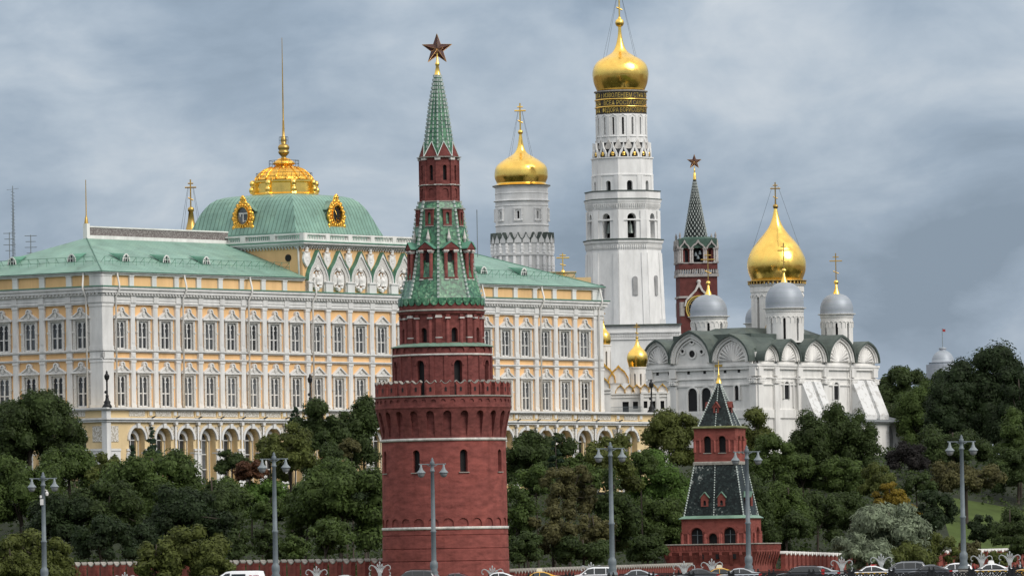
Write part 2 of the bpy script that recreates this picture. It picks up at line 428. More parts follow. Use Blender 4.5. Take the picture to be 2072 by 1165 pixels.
# ------------------------------------------------------------------ ground, river, bridge deck
WPTS = [(-260, 995), (-82, 806), (-6.8, 726), (25.7, 890), (32.9, 890), (41.4, 923), (72, 980), (150, 1100), (330, 1300)]
def behind(x, y):
    """metres behind the kremlin wall line (negative in front)"""
    best, sgn, perp = 1e9, 1, 0
    for (ax, ay), (bx, by) in zip(WPTS, WPTS[1:]):
        dx, dy = bx - ax, by - ay
        t = max(0, min(1, ((x - ax) * dx + (y - ay) * dy) / (dx * dx + dy * dy)))
        d = math.hypot(x - ax - t * dx, y - ay - t * dy)
        cr = (dx * (y - ay) - dy * (x - ax)) / math.hypot(dx, dy)
        if d < best - 1e-6 or (d < best + 1e-6 and abs(cr) > perp): best = min(d, best); perp = abs(cr); sgn = 1 if cr > 0 else -1
    return best * sgn
def sstep(a, b, x):
    t = max(0, min(1, (x - a) / (b - a))); return t * t * (3 - 2 * t)
def height(x, y):
    d = behind(x, y)
    h = 1.0 + 17.5 * sstep(4, 88, d) + 6 * sstep(1080, 1190, y)
    if y < 700: h = 1.0
    return h
def terrain():
    xs = [-9000, -4000, -1500, -700, -400] + list(range(-280, 281, 8)) + [400, 700, 1500, 4000, 9000]
    ys = [690, 700] + list(range(708, 1320, 8)) + [1400, 1600, 2000, 3000, 5000, 9000]
    vs = [(x, y, height(max(-280, min(280, x)), min(y, 1320)) + (0.25 * sin(x * .31) * cos(y * .27) if y > 740 else 0)) for y in ys for x in xs]
    n = len(xs)
    mb = MB()
    mb.add(vs, [(j * n + i, j * n + i + 1, (j + 1) * n + i + 1, (j + 1) * n + i) for j in range(len(ys) - 1) for i in range(n - 1)], 0, True)
    for i, f in enumerate(mb.f):
        c = [sum(mb.v[k][q] for k in f) / 4 for q in (0, 1)]
        px_ = 1036 + F * c[0] / max(1, c[1])
        if abs(c[0]) > 300 or c[1] > 1330: mb.m[i] = 2
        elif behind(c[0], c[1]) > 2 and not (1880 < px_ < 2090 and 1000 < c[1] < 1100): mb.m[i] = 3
    mb.add([(-9000, 690, 1), (9000, 690, 1), (9000, 690, -6), (-9000, 690, -6)], [(0, 1, 2, 3)], 1)
    mb.add([(-9000, 690, -6), (9000, 690, -6), (9000, -300, -6), (-9000, -300, -6)], [(0, 1, 2, 3)], 1)
    mb.add([(-9000, -300, -6), (9000, -300, -6), (9000, -300, 1), (-9000, -300, 1)], [(0, 1, 2, 3)], 1); mb.add([(-9000, -300, 1), (9000, -300, 1), (9000, -9000, 1), (-9000, -9000, 1)], [(0, 1, 2, 3)], 2)
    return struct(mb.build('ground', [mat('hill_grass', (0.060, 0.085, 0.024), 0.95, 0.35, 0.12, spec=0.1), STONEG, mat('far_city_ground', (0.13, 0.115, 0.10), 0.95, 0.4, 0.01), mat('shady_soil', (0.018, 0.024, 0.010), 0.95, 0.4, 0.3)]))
terrain()
mb = MB(); mb.add([(-9000, 689.9, -3.2), (9000, 689.9, -3.2), (9000, -299, -3.2), (-9000, -299, -3.2)], [(0, 1, 2, 3)])
struct(mb.build('river', mat('river_water', (0.02, 0.03, 0.03), 0.12, 0.2, 0.05, spec=0.5, bump=0.3, bscale=0.6)))
DECK = 6.13
def bridge():
    r = thing('road_bridge', 'wide road bridge with black iron railing crossing in front of the red towers', 'bridge', (0, 655, 0))
    mb = MB()
    mb.box(-110, 110, -20, 22, DECK - 1.6, DECK - .004)
    mb.box(-110, 110, -20.4, -16.2, DECK - .3, DECK + .13)
    mb.box(-110, 110, 18.2, 22.4, DECK - .3, DECK + .13)
    mb.build('bridge_deck', STONEG, r)
    for x in (-84, -28, 28, 84):
        mb = MB(); mb.box(x - 3, x + 3, -18, 20, -5.9, DECK - 1.6); mb.build('pier', STONEG, r)
    mb = MB()
    mb.add([(-110, -16.2, DECK), (110, -16.2, DECK), (110, 18.2, DECK), (-110, 18.2, DECK)], [(0, 1, 2, 3)])
    for y in (-6, -9.6, 9, 5):
        for k in range(-18, 18):
            mb.add([(k * 6, y - .08, DECK + .005), (k * 6 + 3, y - .08, DECK + .005), (k * 6 + 3, y + .08, DECK + .005), (k * 6, y + .08, DECK + .005)], [(0, 1, 2, 3)], 1)
    mb.build('roadway', [mat('asphalt', (0.05, 0.05, 0.052), 0.9, 0.2, 2), mat('road_paint', (0.7, 0.7, 0.68), 0.7, 0.15, 3)], r)
    return r
bridge()
# ------------------------------------------------------------------ the round corner tower
def octo_face(i, ph, r, n=8):
    """centre direction of face i (between vertex i and i+1): returns origin at left end, U, N, width"""
    a0 = ph + 2 * PI * i / n; a1 = ph + 2 * PI * (i + 1) / n
    p0 = Vector((r * sin(a0), -r * cos(a0), 0)); p1 = Vector((r * sin(a1), -r * cos(a1), 0))
    U = (p1 - p0); wd = U.length; U = U / wd
    am = (a0 + a1) / 2
    return p0, U, Vector((sin(am), -cos(am), 0)), wd
def rot_z(a):                       # local frame: x along the wall, -y outward, at azimuth a
    return Matrix.Rotation(a, 4, 'Z')

def round_tower():
    base = at(902, 1131, 726); base.z = 0
    R = thing('round_brick_tower', 'tall round red brick tower with green tiled tent roof and dark red star', 'tower', base)
    z = lambda y: 9 + (1127.5 - y) / 19.97
    ph = rad(-3.5)
    wins = [ph + rad(22.5 + 45 * k) for k in range(8)]
    def win_parts(ops_fn, nm='window'):
        """one pane mesh per opening"""
        Ms = [MB() for _ in range(8)]
        ops = ops_fn(Ms)
        return Ms, ops
    # shaft
    mb = MB()
    prof = [(6.5, -2), (6.42, z(1136)), (6.32, z(1135.4)), (6.32, z(1134)), (6.40, z(1133.4)), (6.40, z(1111)), (6.31, z(1110.4)), (6.31, z(1109)), (6.38, z(1108.4)),
            (6.38, z(1084)), (6.30, z(1083.4)), (6.30, z(1082)), (6.36, z(1081.4)), (6.36, z(1071))]
    mb.lathe(prof, 64, sm=False, cap=False)
    nb = 26; stp = 2 * PI / nb
    ops = [(ph + stp * (k + .5), 1.12 / 6.33, z(1066), z(1066) + .38, .50, (mb, 0)) for k in range(nb)]
    wall(mb, cyl(6.33, .13), ph, ph + 2 * PI, z(1067), z(1046), ops, du=.1)
    Ms = [MB() for _ in range(8)]
    ops = [(a, .80 / 6.3, z(956), z(919), .40, (Ms[k], 0)) for k, a in enumerate(wins)]
    wall(mb, cyl(lambda v: 6.33 - .06 * (v - 13) / 8, .5), ph, ph + 2 * PI, z(1046), z(893), ops, du=.1)
    mb.build('shaft', BRICK, R)
    for M in Ms: M.build('window', DARK, R)
    mb = MB()
    for k, a in enumerate(wins):
        T = rot_z(a); mb.T = T; mb.box(-.55, .55, -6.42, -6.2, z(956) - .1, z(956) - .01)
    mb.T = None
    mb.build('window_sill', STONEG, R)
    mb = MB(); mb.lathe([(6.3, z(1071.5)), (6.44, z(1071)), (6.44, z(1066)), (6.3, z(1065.5))], 64, cap=False); mb.build('stone_belt', STONE, R)
    mb = MB(); mb.lathe([(6.2, z(893.5)), (6.40, z(893)), (6.40, z(888)), (6.2, z(887.5))], 64, cap=False); mb.build('stone_belt', STONE, R)
    # machicolations
    mb = MB(); z0, z1 = z(888), z(827); nm = 24; stp = 2 * PI / nm
    rr = lambda v: 6.28 + .60 * (max(0, (v - z0) / (z1 - z0))) ** 1.25
    dp = lambda v: .04 + .60 * max(0, min(1, (v - z0) / (z1 - z0)))
    ops = [(ph + stp * (k + .5), .80 / 6.4, z0 + .12, z1 - .72, .42, (mb, 0)) for k in range(nm)]
    wall(mb, cyl(rr, dp), ph, ph + 2 * PI, z0, z1, ops, du=.08, dv=.5)
    rt = rr(z1)
    zs = z(805)
    nn = 44; stp = 2 * PI / nn
    ops = [(ph + stp * (k + .5), .5 / 6.9, z1 + .52, z1 + .66, .2, (mb, 0)) for k in range(nn)]
    wall(mb, cyl(rt, .1), ph, ph + 2 * PI, z1, zs, ops, du=.08)
    mb.lathe([(rt, z1 - .02), (rt + .06, z1), (rt + .06, z1 + .16), (rt, z1 + .18)], 64, sm=False, cap=False)
    mb.build('machicolation', BRICKD, R)
    mb = MB(); mb.lathe([(rt - .1, zs - .02), (rt + .14, zs + .02), (rt + .14, zs + .14), (rt - .9, zs + .16), (5.0, zs + .16)], 64, sm=False, cap=False); mb.build('ledge', STONEG, R)
    zs += .15
    # swallow tail merlons
    mm = MB()
    tail = [(-.41, 0), (.41, 0), (.41, .95), (.54, 1.25), (.44, 1.42), (.22, 1.2), (0, 1.1), (-.22, 1.2), (-.44, 1.42), (-.54, 1.25), (-.41, .95)]
    mm.prism(tail, -.2, .2)
    mm.prism([(-.11, .38), (.11, .38), (.11, .72), (0, .86), (-.11, .72)], -.215, -.16, 1)
    mm.prism([(-.57, 1.27), (-.43, 1.44), (-.22, 1.22), (0, 1.12), (.22, 1.22), (.43, 1.44), (.57, 1.27), (.58, 1.33), (.44, 1.52), (.2, 1.29), (0, 1.18), (-.2, 1.29), (-.44, 1.52), (-.58, 1.33)], -.24, .24, 2)
    first = None
    for k in range(28):
        a = ph + 2 * PI * (k + .5) / 28
        p = Vector((6.66 * sin(a), -6.66 * cos(a), zs))
        if first is None: first = mm.build('merlon', [BRICK, DARK, STONEG], R, p, a)
        else: dup(first, R, p, a)
    # second tier
    zb = z(718)
    mb = MB(); Ms = [MB() for _ in range(8)]
    ops = [(a, .86 / 5.06, zs + .05, z(741), .5, (Ms[k], 0)) for k, a in enumerate(wins)]
    wall(mb, cyl(5.0, .55), ph, ph + 2 * PI, zs - .2, zb, ops, du=.1)
    for a in wins:
        for s in (-1, 1):
            mb.T = rot_z(a + s * .19 + (.06 if s > 0 else -.06)); mb.box(-.2, .2, -5.10, -4.8, zs, z(722))
        mb.T = rot_z(a)
        mb.band([(x, q) for x, q in arcp(0, 1.34, z(741), .72)], [(x, q) for x, q in arcp(0, .92, z(741), .52)], -5.05, -4.9)
    mb.T = None
    nb = 22; stp = 2 * PI / nb
    ops = [(ph + stp * (k + .5), 1.0 / 5.06, zb + .16, zb + .34, .36, (mb, 0)) for k in range(nb)]
    wall(mb, cyl(5.06, .12), ph, ph + 2 * PI, zb, z(704), ops, du=.1)
    mb.build('middle_tier', BRICKD, R)
    for M in Ms: M.build('window', DARK, R)
    mb = MB(); mb.lathe([(5.0, z(721.5)), (5.15, z(721)), (5.15, z(718)), (5.0, z(717.5))], 64, cap=False); mb.build('stone_belt', STONE, R)
    mb = MB(); mb.lathe([(5.0, z(704)), (5.22, z(703.5)), (5.22, z(702)), (4.15, z(695.5))], 64, cap=False, sm=False); mb.build('ledge_roof', COPPERL, R)
    # upper tier with columns
    zt0, zt1 = z(697), z(631)
    mb = MB(); Ms = [MB() for _ in range(8)]
    ops = [(a, .66 / 4.1, z(694), z(672), .36, (Ms[k], 0)) for k, a in enumerate(wins)]
    wall(mb, cyl(4.08, .5), ph, ph + 2 * PI, zt0, zt1, ops, du=.1)
    cap = MB(); caps = []
    for k in range(8):
        a = ph + rad(45 * k)
        cap = MB(); caps.append(cap)
        mb.T = rot_z(a); mb.box(-.30, .30, -4.30, -3.9, zt0, z(645)); cap.T = mb.T
        cap.box(-.36, .36, -4.36, -3.9, z(645), z(640), tx=.06); cap.box(-.34, .34, -4.33, -3.9, z(686), z(684))
        for s in (-1, 1):
            mb.T = rot_z(a + s * rad(12.5)); cap = MB(mb.T); caps.append(cap)
            mb.tube([(0, -4.10, zt0), (0, -4.10, z(647))], .19, 8)
            cap.box(-.26, .26, -4.36, -3.95, z(647), z(644))
            mb.box(-.2, .2, -4.24, -3.95, z(644), zt1)
        mb.T = rot_z(a); mb.box(-.30, .30, -4.30, -3.9, z(640), zt1)
    mb.T = None
    mb.lathe([(4.12, z(640)), (4.36, z(636)), (4.40, zt1)], 48, sm=False, cap=False)
    mb.lathe([(4.3, z(628.5)), (4.3, z(610))], 48, sm=False, cap=False)
    mb.build('upper_tier', BRICKD, R)
    for c_ in caps: c_.build('column_capital', STONE, R)
    for M in Ms: M.build('window', DARK, R)
    mb = MB(); mb.lathe([(4.3, z(631.5)), (4.5, z(631)), (4.5, z(629)), (4.2, z(627))], 48, cap=False, sm=False); mb.build('cornice', STONEG, R)
    # lower tent
    octp = [(4.36, z(612)), (4.12, z(602)), (3.62, z(566)), (3.10, z(520)), (2.62, z(462)), (2.32, z(424)), (2.1, z(409))]
    def roct(zz):
        for (ra, za), (rb, zb_) in zip(octp, octp[1:]):
            if za <= zz <= zb_: return ra + (rb - ra) * (zz - za) / (zb_ - za)
        return octp[0][0] if zz < octp[0][1] else octp[-1][0]
    mb = MB(); mb.lathe(octp, 8, ph=ph, sm=False, cap=True)
    for k in range(32):            # scalloped tile fringe
        mb.T = rot_z(ph + rad(5.6 + 11.25 * k))
        sc = [(-.40, z(605)), (-.40, z(612))] + [(.40 * cos(PI + PI * i / 6), z(612) + .42 * sin(PI + PI * i / 6)) for i in range(1, 6)] + [(.40, z(612)), (.40, z(605))]
        mb.prism(sc, -4.40, -4.27)
    mb.T = None
    mb.build('tent_roof', TILEG, R)
    def bead_rib(a, prof_r, za, zb_, step, s):
        q = za; bd = MB(rot_z(a))
        while q < zb_:
            r = prof_r(q); bd.box(-s, s, -r - s * .9, -r + .12, q, q + step * .68, tx=s * .2); q += step
        bd.build('roof_rib', BEAD, R)
    for k in range(8): bead_rib(ph + rad(45 * k), roct, z(606), z(410), .42, .125)
    # columned dormers
    protos = None
    for a in wins:
        if protos is None:
            d = MB(); zc0, zc1 = z(562), z(511)
            d.box(-.55, .55, -2.95, -2.2, zc0, zc1 + .1); d.box(-.75, .75, -3.36, -2.3, zc0 - .2, zc0 - .04)
            d.prism([(-.85, z(505)), (.85, z(505)), (0, z(492))], -3.46, -3.2)
            d.box(-.8, .8, -3.42, -2.3, z(511) + .1, z(505))
            for s in (-1, 1): d.tube([(s * .52, -3.22, zc0 - .04), (s * .52, -3.22, zc1)], .19, 8)
            D = d.build('columned_dormer', BRICKD, R, rz=a); protos = D
            e = MB()
            for s in (-1, 1):
                e.box(s * .52 - .27, s * .52 + .27, -3.5, -2.95, zc1, zc1 + .15, tx=-.0); e.box(s * .52 - .2, s * .52 + .2, -3.4, -2.98, zc1 - .14, zc1); e.box(s * .52 - .22, s * .52 + .22, -3.45, -3.0, zc0 - .34, zc0 - .2)
            e.build('capital', STONE, D)
            e = MB(); e.prism([(-.22, zc0), (.22, zc0), (.22, zc1 - .3), (0, zc1), (-.22, zc1 - .3)], -3.0, -2.9); e.build('dormer_opening', DARK, D)
            e = MB()
            for s in (-1, 1):
                e.prism([(0, z(490)), (0, z(491.8)), (s * .98, z(506)), (s * .98, z(504))], -3.52, -1.9)
            e.build('dormer_roof', COPPER, D)
            e = MB(); e.lathe([(.17, z(495)), (.17, z(487)), (.24, z(486)), (.22, z(483)), (.12, z(476)), (.01, z(465))], 6, c=(0, -2.75)); e.build('pinnacle', STONE, D)
        else: dup(protos, R, None, a)
    pr = None
    for a in wins:
        if pr is None:
            d = MB(); y0 = -roct(z(458)) * .924 - .06; nw = MB()
            fm = flat((-.45, y0, 0), (1, 0, 0), (0, -1, 0), .3)
            wall(d, fm, 0, .9, z(458), z(425), [(.45, .34, z(455), z(435), .2, (nw, 0))])
            d.add([(-.45, y0, z(458)), (-.45, -1.5, z(458)), (-.45, -1.5, z(425)), (-.45, y0, z(425)), (.45, y0, z(458)), (.45, -1.5, z(458)), (.45, -1.5, z(425)), (.45, y0, z(425))], [(0, 1, 2, 3), (4, 5, 6, 7)])
            D = d.build('box_dormer', BRICKD, R, rz=a); nw.build('dormer_opening', DARK, D); pr = D
            e = MB(); e.box(-.54, .54, y0 - .12, -1.5, z(425), z(422.5)); e.box(-.48, .48, y0 - .06, -1.5, z(460), z(458)); e.build('dormer_roof', STONEG, D)
        else: dup(pr, R, None, a)
    # upper lantern
    mb = MB(); Ms = []
    e = MB()
    for i in range(8):
        p0, U, Nn, wd = octo_face(i, ph, 1.98)
        nw = MB(); Ms.append(nw)
        wall(mb, flat(p0, U, Nn, .1), 0, wd, z(408), z(376), [(wd / 2, .7, z(402), z(388), .28, (mb, 0))])
        wall(mb, flat(p0, U, Nn, .35), 0, wd, z(374), z(320), [(wd / 2, .40, z(366), z(339), .2, (nw, 0))])
        a = ph + rad(45 * i)
        mb.T = rot_z(a); mb.box(-.2, .2, -2.06, -1.7, z(374), z(325)); mb.box(-.17, .17, -2.05, -1.7, z(408), z(377)); mb.T = None
        e.T = rot_z(a); e.box(-.28, .28, -2.16, -1.7, z(325), z(320.5), tx=-.0); e.box(-.42, .42, -2.1, -1.7, z(375.8), z(374)); e.T = None
    mb.build('lantern', BRICKD, R)
    for M in Ms: M.build('window', DARK, R)
    e.build('corbel', STONE, R)
    mb = MB()
    mb.lathe([(2.0, z(376.8)), (2.16, z(376)), (2.16, z(375)), (1.9, z(374))], 8, ph=ph, sm=False, cap=False)
    mb.build('cornice', STONEG, R); mb = MB()
    mb.lathe([(2.0, z(410)), (2.18, z(409.5)), (2.18, z(408)), (1.9, z(407))], 8, ph=ph, sm=False, cap=False)
    mb.build('cornice', STONEG, R); mb = MB()
    mb.lathe([(1.9, z(321)), (2.28, z(319.5)), (2.28, z(318)), (1.7, z(317))], 8, ph=ph, sm=False)
    mb.build('cornice', STONEG, R)
    mb = MB(); e = MB()
    for i in range(8):
        p0, U, Nn, wd = octo_face(i, ph, 2.0)
        zg, zp = z(317), z(287)
        tip = p0 + U * wd / 2 - Nn * .30 + Vector((0, 0, zp)); lo = p0 + Vector((0, 0, zg)); hi = p0 + U * wd + Vector((0, 0, zg))
        mb.add([lo, hi, tip], [(0, 1, 2)])
        up = Vector((0, 0, 1)); core = Vector((0, 0, zp))
        mb.add([lo, tip, core], [(0, 1, 2)], 1); mb.add([hi, tip, core], [(0, 1, 2)], 1)
        for p in (lo, hi): e.tube([p - Nn * -.03, tip - Nn * -.03], .05, 4)
    mb.build('gable', [BRICKD, COPPER], R)
    e.build('gable_edge', BEAD, R)
    tp = [(1.72, z(316)), (1.42, z(285)), (.92, z(213)), (.33, z(150))]
    mb = MB(); mb.lathe(tp, 8, ph=ph, sm=False); mb.build('spire', TILEG, R)
    def rsp(zz):
        for (ra, za), (rb, zb_) in zip(tp, tp[1:]):
            if za <= zz <= zb_: return ra + (rb - ra) * (zz - za) / (zb_ - za)
        return .3
    for k in range(16):
        f = 1.0 if k % 2 == 0 else .955
        bead_rib(ph + rad(22.5 * k), lambda q: rsp(q) * f, z(300), z(151), .40, .085 if k % 2 == 0 else .055)
    mb = MB(); mb.lathe([(.36, z(151)), (.30, z(148)), (.15, z(133)), (.22, z(131)), (.22, z(127)), (.10, z(124)), (.10, z(104))], 14); mb.build('finial', GOLD, R)
    mb = MB(); star_mb(mb, (0, 0, z(99)), 1.58, ang=rad(2)); mb.build('star', [RUBY, GILTEDGE], R)
    mb = MB(); mb.tube([(3.75, 1.6, z(520)), (3.75, 1.6, z(424))], .045, 4); mb.build('lightning_rod', STEEL, R)
round_tower()

# ------------------------------------------------------------------ the small square tower on the wall
def square_tower():
    b = at(1461, 1131, 890); b.z = 0
    R = thing('square_brick_tower', 'small square red brick tower with two dark tiled roof stages on the wall', 'tower', b, rad(-16))
    z = lambda y: 9 + (1117.7 - y) / 16.3
    S = 16.3
    def ring(mb, h, z0, z1, opsf, dep=.35, m=0, pm=None):
        for i, (U, Nn) in enumerate((((1, 0, 0), (0, -1, 0)), ((0, 1, 0), (1, 0, 0)), ((-1, 0, 0), (0, 1, 0)), ((0, -1, 0), (-1, 0, 0)))):
            o = Vector(Nn) * h - Vector(U) * h
            wall(mb, flat(o, U, Nn, dep), 0, 2 * h, z0, z1, opsf(i))
    # parapet gallery
    hp = 6.0
    mb = MB()
    ring(mb, hp - .5, -2, z(1126), lambda i: [])
    mb.lathe([((hp - .5) * 1.4142, z(1140)), ((hp - .2) * 1.4142, z(1122)), (hp * 1.4142, z(1116)), (hp * 1.4142, z(1101))], 4, ph=PI / 4, sm=False)
    for i in range(4):
        mb.T = rot_z(PI / 2 * i)
        for k in range(30): mb.box(-5.8 + k * .4, -5.8 + k * .4 + .16, -6.07, -5.95, z(1112), z(1103))
        for k in range(9): mb.prism([(-6.05, z(1122)), (-6.02, z(1116)), (-5.5, z(1145))], -5.2 + k * 1.28, -4.85 + k * 1.28, plane='yz')
    mb.T = None
    mb.build('gallery', BRICKW, R)
    mb = MB(); mb.lathe([(hp * 1.4142, z(1101.5)), (hp * 1.45, z(1101)), (hp * 1.45, z(1099.5)), (hp * 1.38, z(1099))], 4, ph=PI / 4, sm=False); mb.build('ledge', STONEG, R)
    mb = MB()
    for i in range(4):
        mb.T = rot_z(PI / 2 * i)
        for x in (-3.9, -1.2, .7, 2.9): mb.box(x, x + .36, -5.86, -5.5, z(1130), z(1119))
    mb.build('loophole', DARK, R)
    # lower storey
    h = 4.05
    mb = MB(); Ms = [MB() for _ in range(12)]
    def ops(i):
        return [(h - 2.15, 1.55, z(1100), z(1079), .74, (Ms[i * 3], 0)), (h - .1, 1.1, z(1100), z(1087), .52, (Ms[i * 3 + 1], 0)), (h + 2.05, 1.55, z(1100), z(1079), .74, (Ms[i * 3 + 2], 0))]
    ring(mb, h, z(1102), z(1048), ops, .6)
    for i in range(4):
        mb.T = rot_z(PI / 2 * i)
        for x, wd in ((-2.15, 1.55), (2.05, 1.55), (-.1, 1.1)):
            mb.band(arcp(x, wd + .7, z(1079) if wd > 1.2 else z(1087), (wd + .7) / 2), arcp(x, wd + .1, z(1079) if wd > 1.2 else z(1087), wd / 2 + .05), -h - .1, -h + .05)
        for x0, x1 in ((-4.15, -3.0), (-1.3, -.75), (.55, 1.2), (2.9, 4.15)):
            mb.box(x0, x1, -h - .1, -h + .1, z(1079), z(1075))
            for q in (x0 + .1, x1 - .35): mb.tube([(q + .12, -h - .02, z(1100)), (q + .12, -h - .02, z(1079))], .14, 6)
    mb.T = None
    mb.lathe([(h * 1.4142, z(1052)), (h * 1.46, z(1048.5))], 4, ph=PI / 4, sm=False, cap=False)
    mb.build('lower_storey', BRICKW, R)
    for M in Ms: M.build('window', DARK, R)
    for i in range(4):
        for x in (-2.15, 2.05):
            mb = MB(rot_z(PI / 2 * i)); mb.box(x - .05, x + .05, -3.6, -3.5, z(1100), z(1072)); mb.box(x - .7, x + .7, -3.6, -3.5, z(1082), z(1081)); mb.build('window_frame', STEEL, R)
    mb = MB(); mb.lathe([(h * 1.4142, z(1049)), (h * 1.52, z(1048.5)), (h * 1.51, z(1047.5)), (h * 1.33, z(1042.5))], 4, ph=PI / 4, sm=False, cap=False); mb.build('eave', COPPERL, R)
    # lower tent
    r0, r1, za, zb = 3.78, 2.62, z(1043.5), z(938)
    mb = MB(); mb.lathe([(r0 * 1.4142, za), (r1 * 1.4142, zb)], 4, ph=PI / 4, sm=False); mb.build('tent_roof', TILED, R)
    ribs = []
    def beads(rb, rt, za, zb, n, mids=True):
        for i in range(4):
            T = rot_z(PI / 2 * i)
            for lane, s in (((-1, .115), (0, .085)) if mids else ((-1, .11),)):
                bd = MB(); ribs.append(bd)
                for k in range(n):
                    t = (k + .5) / n; hh = rb + (rt - rb) * t; bd.T = T
                    bd.blob((hh * lane, -hh - .03, za + (zb - za) * t), s, s, s * 1.15, 5, k=4)
    beads(r0, r1, za, zb, 21)
    for q_ in ribs: q_.build('roof_rib', BEAD, R)
    first = None
    for i in range(4):
        for x in (-1.15, 1.0):
            if first is None:
                d = MB(); nw = MB(); yb = -(r0 + (r1 - r0) * .12) - .05
                z0, z1 = z(1024), z(1005)
                wall(d, flat((x - .48, yb, 0), (1, 0, 0), (0, -1, 0), .2), 0, .96, z0, z1, [(.48, .36, z0 + .1, z0 + .55, .2, (nw, 0))])
                d.prism([(x - .48, z0), (x + .48, z0), (x + .48, z1), (x, z1 + .55), (x - .48, z1)], yb + .25, -2.6)
                d.prism([(x - .48, z1), (x + .48, z1), (x, z1 + .55)], yb, yb + .2)
                first = D = d.build('dormer', BRICKW, R); nw.build('dormer_opening', DARK, D)
                e = MB()
                for s in (-1, 1): e.prism([(x, z1 + .55), (x, z1 + .66), (x + s * .64, z1 - .08), (x + s * .6, z1 - .14)], yb - .12, -2.6)
                e.build('dormer_roof', COPPERL, D)
                X0 = x
            else:
                a = PI / 2 * i; sh = x - X0
                dup(first, R, (sh * cos(a), sh * sin(a), 0), a)
    # upper storey
    h2 = 2.62
    mb = MB(); mb.lathe([(h2 * 1.4142, z(941)), (h2 * 1.5, z(940)), (h2 * 1.5, z(935)), (h2 * 1.42, z(933.5))], 4, ph=PI / 4, sm=False); mb.build('ledge', STONEG, R)
    mb = MB(); Ms = [MB() for _ in range(8)]
    ring(mb, h2, z(935), z(866), lambda i: [(h2 - .95, .92, z(916), z(890), .48, (Ms[2 * i], 0)), (h2 + .95, .92, z(916), z(890), .48, (Ms[2 * i + 1], 0))], .5)
    for i in range(4):
        mb.T = rot_z(PI / 2 * i)
        for x in (-.95, .95):
            mb.band(arcp(x, 1.42, z(890), .72), arcp(x, 1.0, z(890), .5), -h2 - .09, -h2 + .04)
        for x0, x1 in ((-2.72, -1.66), (-.24, .24), (1.66, 2.72)):
            mb.box(x0, x1, -h2 - .09, -h2 + .05, z(891), z(887))
            for q in ((x0 + .2, x1 - .2) if x1 - x0 > .6 else ((x0 + x1) / 2,)): mb.tube([(q, -h2, z(915)), (q, -h2, z(891))], .13, 6)
    mb.T = None
    mb.lathe([(h2 * 1.4142, z(872)), (h2 * 1.48, z(866))], 4, ph=PI / 4, sm=False, cap=False)
    mb.build('upper_storey', BRICKW, R)
    for M in Ms: M.build('window', DARK, R)
    mb = MB()
    for i in range(4):
        mb.T = rot_z(PI / 2 * i)
        for x in (-.95, .95): mb.box(x - .52, x + .52, -h2 - .07, -h2 + .1, z(917.5), z(916))
    mb.build('window_sill', STONEG, R)
    mb = MB(); mb.lathe([(h2 * 1.46, z(867)), (h2 * 1.56, z(866.5)), (h2 * 1.56, z(864.5)), (h2 * 1.4, z(862))], 4, ph=PI / 4, sm=False); mb.build('eave', mat('mossy_eave', (0.13, 0.14, 0.06), 0.8, 0.3, 2), R)
    mb = MB(); mb.lathe([(2.2 * 1.4142, z(863.5)), (.16, z(774))], 4, ph=PI / 4, sm=False); mb.build('tent_roof', TILED, R)
    ribs.clear(); beads(2.2, .16, z(863), z(775), 19)
    for q_ in ribs: q_.build('roof_rib', BEAD, R)
    first = None
    for i in range(4):
        if first is None:
            d = MB(); z0, z1 = z(835), z(823); yb = -1.62; nw = MB()
            wall(d, flat((-.36, yb, 0), (1, 0, 0), (0, -1, 0), .15), 0, .72, z0, z1, [(.36, .3, z0 + .1, z0 + .5, .15, (nw, 0))])
            d.prism([(-.36, z0), (.36, z0), (.36, z1), (0, z1 + .55), (-.36, z1)], yb + .2, -.8); d.prism([(-.36, z1), (.36, z1), (0, z1 + .55)], yb, yb + .2)
            first = d.build('dormer', BRICKW, R, rz=0); nw.build('dormer_opening', DARK, first)
            e = MB()
            for s in (-1, 1): e.prism([(0, z1 + .55), (0, z1 + .66), (s * .5, z1 - .08), (s * .46, z1 - .12)], yb - .1, -.8)
            e.build('dormer_roof', COPPERL if i else BRICKW, first)
        else: dup(first, R, None, PI / 2 * i)
    mb = MB(); mb.lathe([(.42, z(775)), (.34, z(772)), (.12, z(760)), (.16, z(758)), (.05, z(756)), (.03, z(728))], 12); mb.build('finial', GOLD, R)
    mb = MB(); mb.box(-.5, .5, -.02, .02, z(742), z(737)); mb.box(-.06, .06, -.02, .02, z(747), z(732)); mb.build('weather_vane', GOLDD, R)
square_tower()

